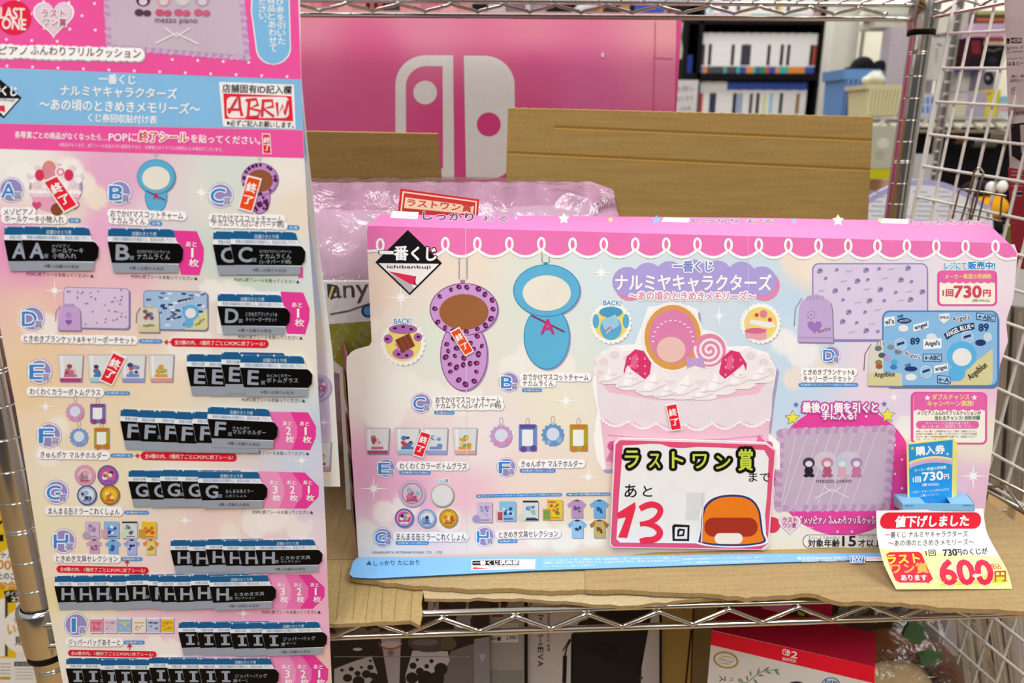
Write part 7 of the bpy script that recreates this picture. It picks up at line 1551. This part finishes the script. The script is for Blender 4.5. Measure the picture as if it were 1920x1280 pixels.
cube('grey_case', 'dark grey patterned case above the lilac box', 'case', 1836, 1866, 133, 168, YB+.02, .06, '#8d8496', .5, lambda a: (a.circ(1854, 147, 10, '#232228', 2, 13), a.circ(1852, 146, 4, '#8d8c92', 3)))
cube('blue_tray', 'blue tray lying under the dark boxes on the rack', 'tray', 1812, 1848, 126, 132.5, YB+.02, .2, '#3a5aa0')
cube('white_carton', 'white carton beneath the dark boxes behind the grid', 'carton', 1806, 1835, 133, 171.5, YB+.06, .12, '#dedac8', .5, lambda a: a.circ(1826, 157, 3, '#1c1a1a', 2))
cube('red_black_box', 'dark red and black picture box behind the grid', 'box', 1817, 1842, 72, 125.5, YB+.06, .16, '#4a1f26', .4, lambda a: (a.rect(1822, 76, 1838, 100, '#8a3440', 2), a.rect(1818, 108, 1840, 123, '#2a2226', 3)))
cube('black_box', 'glossy black picture box beside the dark red one', 'box', 1843, 1882, 85, 125.5, YB+.06, .16, '#1d1b1f', .3, lambda a: (a.stroke([(1848, 92), (1862, 96), (1878, 90)], 3, '#6a6868', 2), a.circ(1862, 112, 8, '#343038', 2, 6)))
cube('red_tray', 'cream and red box edge under the pink lid', 'box', 1843, 1884, 70, 84.5, YB+.06, .16, '#d8c9b4', .5, lambda a: a.rect(1845, 72, 1882, 78, '#b5524a', 2))
cube('pink_box', 'lilac-pink flat box on top of the picture boxes', 'box', 1826, 1886, 44, 69, YB+.05, .2, '#d8b9dc', .5, lambda a: a.rect(1827, 58, 1885, 68, '#e2a9c4', 2))
cube('orange_box', 'dark box with an orange stripe at the top right', 'box', 1830, 1886, 20, 43.5, YB+.07, .2, '#5a4a44', .5, lambda a: (a.rect(1831, 34, 1885, 40, '#c8703a', 2), a.rect(1831, 21, 1885, 27, '#b9c07a', 2)))
# clear bags on top of the partition corner
t_ = thing('bag_stack', 'crinkled clear plastic bags piled behind the rear post near the top', 'plastic bag'); mb = MB(); mb.sm = True; c_ = at_y(1690, 28, 2.34)
mb.ell(c_, V3(.12, 0, 0), V3(0, .05, 0), V3(0, 0, .045), M('#c4c6b8', .35, 0, .6, .2, 25, .8), 30, 16, lambda t, p: 1+.08*sin(11*t+5*p)+.05*sin(23*p)); obj(mb, 'bag_heap', t_)
cube('top_carton', 'pale carton under the clear bags behind the rear post', 'carton', 1640, 1760, 40, 51.5, 2.30, .10, '#d0cdbd')
cube('white_box', 'white box above the plaid pack, behind the top of the grid', 'box', 1776, 1824, 20, 61, YB+.10, .06, '#d6d2c6', .5)
# below the storage shelf
cube('black_cabinet', 'black storage cabinet under the storage rack shelf', 'cabinet', 1700, 1960, 238, 420, YB+.05, .3, '#14141a', .5)
for i, (u, v, c_, lb) in enumerate(((1800, 262, '#8a6a58', 'copper'), (1880, 254, '#c6c6c2', 'silver'), (1850, 268, '#7c868c', 'steel'))):
    mb = MB(); p0 = at_y(u-(10 if i == 0 else 26), v, YB-.02); p1 = at_y(u+(10 if i == 0 else 16), v, YB-.02); L_ = np.linalg.norm(p1-p0); n_ = 8 if i == 0 else 16
    mb.lathe(p0, [(.010+.003*(k_ % 2), L_*k_/(2*n_)) for k_ in range(2*n_+1)], M(c_, .35, .7), 12, p1-p0); tag(obj(mb, 'coiled_cable'), lb+' ribbed hose coil in front of the black cabinet', 'hose')
cube('clear_tub', 'greyish clear plastic tub right of the brown carton flap', 'tub', 1632, 1690, 236, 316, 1.86, .1, '#bdbda9', .3, lambda a: (a.circ(1656, 268, 12, '#d6d6cc', 2, 10), a.circ(1650, 290, 9, '#b0b09a', 2)))
cube('yellow_strip', 'lime yellow folder edge under the clear tub', 'folder', 1628, 1690, 317, 335, 1.86, .1, '#c9c41e')
cube('peach_pack', 'peach pack edge just above the white arched board', 'package', 1618, 1700, 336, 372, 1.95, .1, '#dcb9a4')
cube('white_cabinet', 'light grey cabinet behind the post and the arched board', 'cabinet', 1690, 1742, 290, 420, 1.95, .05, '#c4c4c6')
# the arched white board with a lilac rim
ab = thing('arched_board', 'white arched notice board with a lilac rim behind the display', 'notice board'); ya = 1.18
mb = MB(); arc = [(1600+260*t/20, 412-76*sin(pi*(t/20*.82+.09))) for t in range(21)]
o_ = [(u, v) for u, v in arc]+[(1870, 520), (1590, 520)]; pa_ = Pan(V3(0, ya, 0), V3(0, -1, 0)); base_sheet(mb, pa_, o_, .01, '#a9a6cc'); a = Art(mb, pa_)
a.poly([(u, v+11) for u, v in arc]+[(1868, 520), (1592, 520)], '#dcdde4', 2)
for k_ in range(9):
    v_ = 358+k_*9
    for seg in range(5):
        u_ = 1628+seg*42+(k_ % 2)*6
        if u_ > 1820-abs(k_-9)*6 and k_ < 3: continue
        a.rect(u_, v_, u_+26+(k_*seg) % 9, v_+2.2, '#9ea6bc', 3, .04)
obj(mb, 'board_face', ab)
mb = MB(); q_ = pa_.p(1740, 500); mb.box(q_[0]-.06, q_[0]+.02, ya+.0, ya+.03, ZF+.001, q_[2]+.002, M('#b5b2ac', .5)); obj(mb, 'stand', ab)
# yellow and black plush
yp = thing('plush_toy', 'yellow and black plush with two white pompoms behind the wire hook', 'plush toy'); yy = 1.30
c_ = at_y(1850, 388, yy); mb = MB(); mb.ell(c_, V3(.038, 0, 0), V3(0, .03, 0), V3(0, 0, .024), M('#e6a21c', .85), 22, 14, lambda t, p: 1+.05*sin(4*t)); obj(mb, 'body', yp)
mb = MB(); mb.ell(c_+V3(-.012, .012, .026), V3(.034, 0, 0), V3(0, .024, 0), V3(0, 0, .020), M('#141215', .85), 20, 12); obj(mb, 'top', yp)
for u, v in ((1858, 352), (1879, 350)): mb = MB(); mb.ell(at_y(u, v, yy-.02), V3(.009, 0, 0), V3(0, .009, 0), V3(0, 0, .011), M('#e9e7e2', .85), 14, 10); obj(mb, 'pompom', yp)
mb = MB(); mb.ell(c_+V3(.0, .0, -.034), V3(.042, 0, 0), V3(0, .03, 0), V3(0, 0, .02), M('#18151a', .85), 18, 10); obj(mb, 'base', yp)
mb = MB(); q_ = at_y(1850, 430, yy); mb.box(q_[0]-.07, q_[0]+.07, yy-.04, yy+.08, ZF+.001, c_[2]-.054, M('#3a3636', .6)); tag(obj(mb, 'display_stand'), 'dark stand carrying the yellow and black plush', 'stand')
# ---- goods seen through the upper shelf's truss
YT = 1.75
zt2 = at_y(800, 23, YT)[2]
mb = MB(); mb.box(at_y(300, 20, YT)[0], at_y(1262, 20, YT)[0], YT-.02, YT+.25, zt2-.03, zt2-.0005, M('#dfb9bd', .6)); 
for u in (320, 1250): xx = at_y(u, 20, YT)[0]; mb.box(xx, xx+.02, YT, YT+.02, ZF+.001, zt2-.03, M('#c9c5c0', .6)); mb.box(xx, xx+.02, YT+.2, YT+.22, ZF+.001, zt2-.03, M('#c9c5c0', .6))
tag(obj(mb, 'back_shelf'), 'pink-edged shelf behind the rack seen just above the pink carton', 'shelf')
cols = ['#d88a8c', '#e09a96', '#cf7f8a', '#e4aaa6', '#d9908c', '#c4767e', '#e3a49c']
def topitem(name, label, cat, u0, u1, col, v1=22.5, v0=-40, r=.5, group=None): return cube(name, label, cat, u0, u1-.6, v0, v1, YT, .12, col, r, None, group)
k_ = 0
for u0, u1 in ((470, 500), (500, 528), (528, 556), (556, 580), (580, 603), (603, 632), (632, 660), (660, 686)):
    topitem('pink_book', 'thick pink paper-covered book in the row above the pink carton', 'book', u0, u1, cols[k_ % 7], group='pink books left of the black ones above the pink carton'); k_ += 1
for u0, u1, c_ in ((687, 693, '#2a1a1c'), (693, 701, '#c4605a'), (701, 707, '#241618'), (707, 717, '#b85a50'), (717, 724, '#1e1418')): topitem('thin_book', 'thin dark red or black book between the thick pink books', 'book', u0, u1, c_, group='thin dark books above the pink carton')
topitem('dark_box', 'small black and grey box right of the thin dark books above the pink carton', 'box', 725, 748, '#3c4044')
for u0, u1 in ((749, 790), (790, 825), (825, 858), (858, 884)):
    topitem('coral_book', 'thick coral-coloured book right of the thin dark books', 'book', u0, u1, cols[k_ % 7], group='coral books right of the thin dark ones'); k_ += 1
topitem('black_pack', 'black pack with a pink tip above the pink carton', 'package', 885, 914, '#151315'); topitem('white_pillar_box', 'pale grey box above the middle of the pink carton', 'box', 915, 949, '#c4c4be'); topitem('grey_box', 'mid grey box beside the pale grey one above the carton', 'box', 950, 984, '#77777a'); topitem('silver_bottle', 'slim silver bottle above the pink carton', 'bottle', 985, 996, '#c9ced2', r=.25); topitem('grey_book', 'leaning grey book right of the silver bottle', 'book', 997, 1025, '#9a9a9c'); topitem('black_case', 'wide black case above the pink carton', 'case', 1026, 1082, '#131214')
mb = MB(); p_ = at_y(1100, 18, YT); mb.ell(at_y(1096, 17, YT-.02), V3(.028, 0, .010), V3(0, .012, 0), V3(-.004, 0, .012), M('#dfe3e8', .4), 16, 10); mb.tube([at_y(1090, 12, YT-.02), at_y(1078, -8, YT-.02)], .006, M('#dfe3e8', .4)); tag(obj(mb, 'white_handset'), 'white handset lying in front of the black case', 'handset')
topitem('gold_bottle', 'gold bottle left of the dark box above the carton', 'bottle', 1118, 1132, '#b99a54', r=.3); topitem('dark_gold_box', 'dark box between two gold bottles', 'box', 1133, 1164, '#3a3430'); topitem('gold_bottle', 'gold bottle right of the dark box above the carton', 'bottle', 1165, 1182, '#b99a54', r=.3); topitem('black_gap_box', 'narrow black box left of the blue pack', 'box', 1183, 1190, '#1c1a1a')
topitem('blue_pack', 'bright blue pack at the right end above the pink carton', 'package', 1191, 1248, '#3a5fc4')

# ------------------------------------------------------------ fill the meshes
def finalize():
    # all writing is turned into flat mesh faces of the sheet it is printed on
    keys = {}
    for mb, o in JOBS:
        for st, b, f, m in mb.txt: keys.setdefault((st, b), None)
    tmp = []
    for (st, b) in keys:
        c = bpy.data.curves.new('run', 'FONT'); c.body = st; c.size = 1; c.offset = b; c.resolution_u = 3
        o = bpy.data.objects.new('run', c); COL.objects.link(o); tmp.append(((st, b), o, c))
    bpy.context.view_layer.update(); dg = bpy.context.evaluated_depsgraph_get()
    for k, o, c in tmp:
        e = o.evaluated_get(dg); me = e.to_mesh()
        n = len(me.vertices)
        if n:
            co = np.empty(n*3); me.vertices.foreach_get('co', co); co = co.reshape(-1, 3)
            lo, hi = co.min(0), co.max(0); sp = np.maximum(hi-lo, 1e-6)
            keys[k] = ((co-lo)/sp, [tuple(p.vertices) for p in me.polygons])
        e.to_mesh_clear()
    for k, o, c in tmp: bpy.data.objects.remove(o); bpy.data.curves.remove(c)
    for mb, o in JOBS:
        for st, b, f, m in mb.txt:
            g = keys[(st, b)]
            if not g: continue
            mb.add([f(x[0], x[1]) for x in g[0]], g[1], m)
    # world boxes, origins
    box = {}
    for mb, o in JOBS:
        a = np.array(mb.v); a[:, 2] += ZC; mb.arr = a; box[o.name] = (a.min(0), a.max(0))
    def kids(o): return [c for c in COL.objects if c.parent == o]
    ch = {}
    for o in COL.objects:
        if o.parent: ch.setdefault(o.parent.name, []).append(o)
    def span(o):
        bs = [box[o.name]] if o.name in box else []
        for c in ch.get(o.name, []): bs.append(span(c))
        return (np.min([b[0] for b in bs], 0), np.max([b[1] for b in bs], 0))
    loc = {}
    for o in list(ROOTS)+[j[1] for j in JOBS]:
        if o in ROOTS and o.name not in ch: continue
        lo, hi = span(o) if o.parent is None else box[o.name]
        loc[o.name] = V3((lo[0]+hi[0])/2, (lo[1]+hi[1])/2, lo[2] if o.parent is None else (lo[2]+hi[2])/2)
    for o in ROOTS:
        if o.name in loc: o.location = loc[o.name]
    for mb, o in JOBS:
        L = loc[o.name]; o.location = L-(loc[o.parent.name] if o.parent else 0)
        me = o.data; me.from_pydata((mb.arr-L).tolist(), [], mb.f)
        for m in mb.mats: me.materials.append(m)
        me.polygons.foreach_set('material_index', mb.m)
        if mb.smooth: me.polygons.foreach_set('use_smooth', [i in mb.smooth for i in range(len(mb.f))])
        if mb.col:
            at = me.color_attributes.new('art', 'FLOAT_COLOR', 'POINT')
            arr = np.ones((len(mb.v), 4)); 
            for i, c in mb.col.items(): arr[i, :3] = c
            at.data.foreach_set('color', arr.ravel())
        if getattr(mb, 'warp', None):
            WO, WD, WN, WL, steps, fw_ = mb.warp
            off = V3(0, 0, ZC)
            bm = bmesh.new(); bm.from_mesh(me)
            for k in range(1, steps):
                q = WO+off+WD*(WL*k/steps)-L
                bmesh.ops.bisect_plane(bm, geom=bm.verts[:]+bm.edges[:]+bm.faces[:], plane_co=q, plane_no=WD)
            for v in bm.verts:
                t = (np.array(v.co)+L-off-WO)@WD/WL
                v.co = v.co+Vector(WN*fw_(min(1, max(0, t))))
            bm.to_mesh(me); bm.free()
        me.update()
finalize()
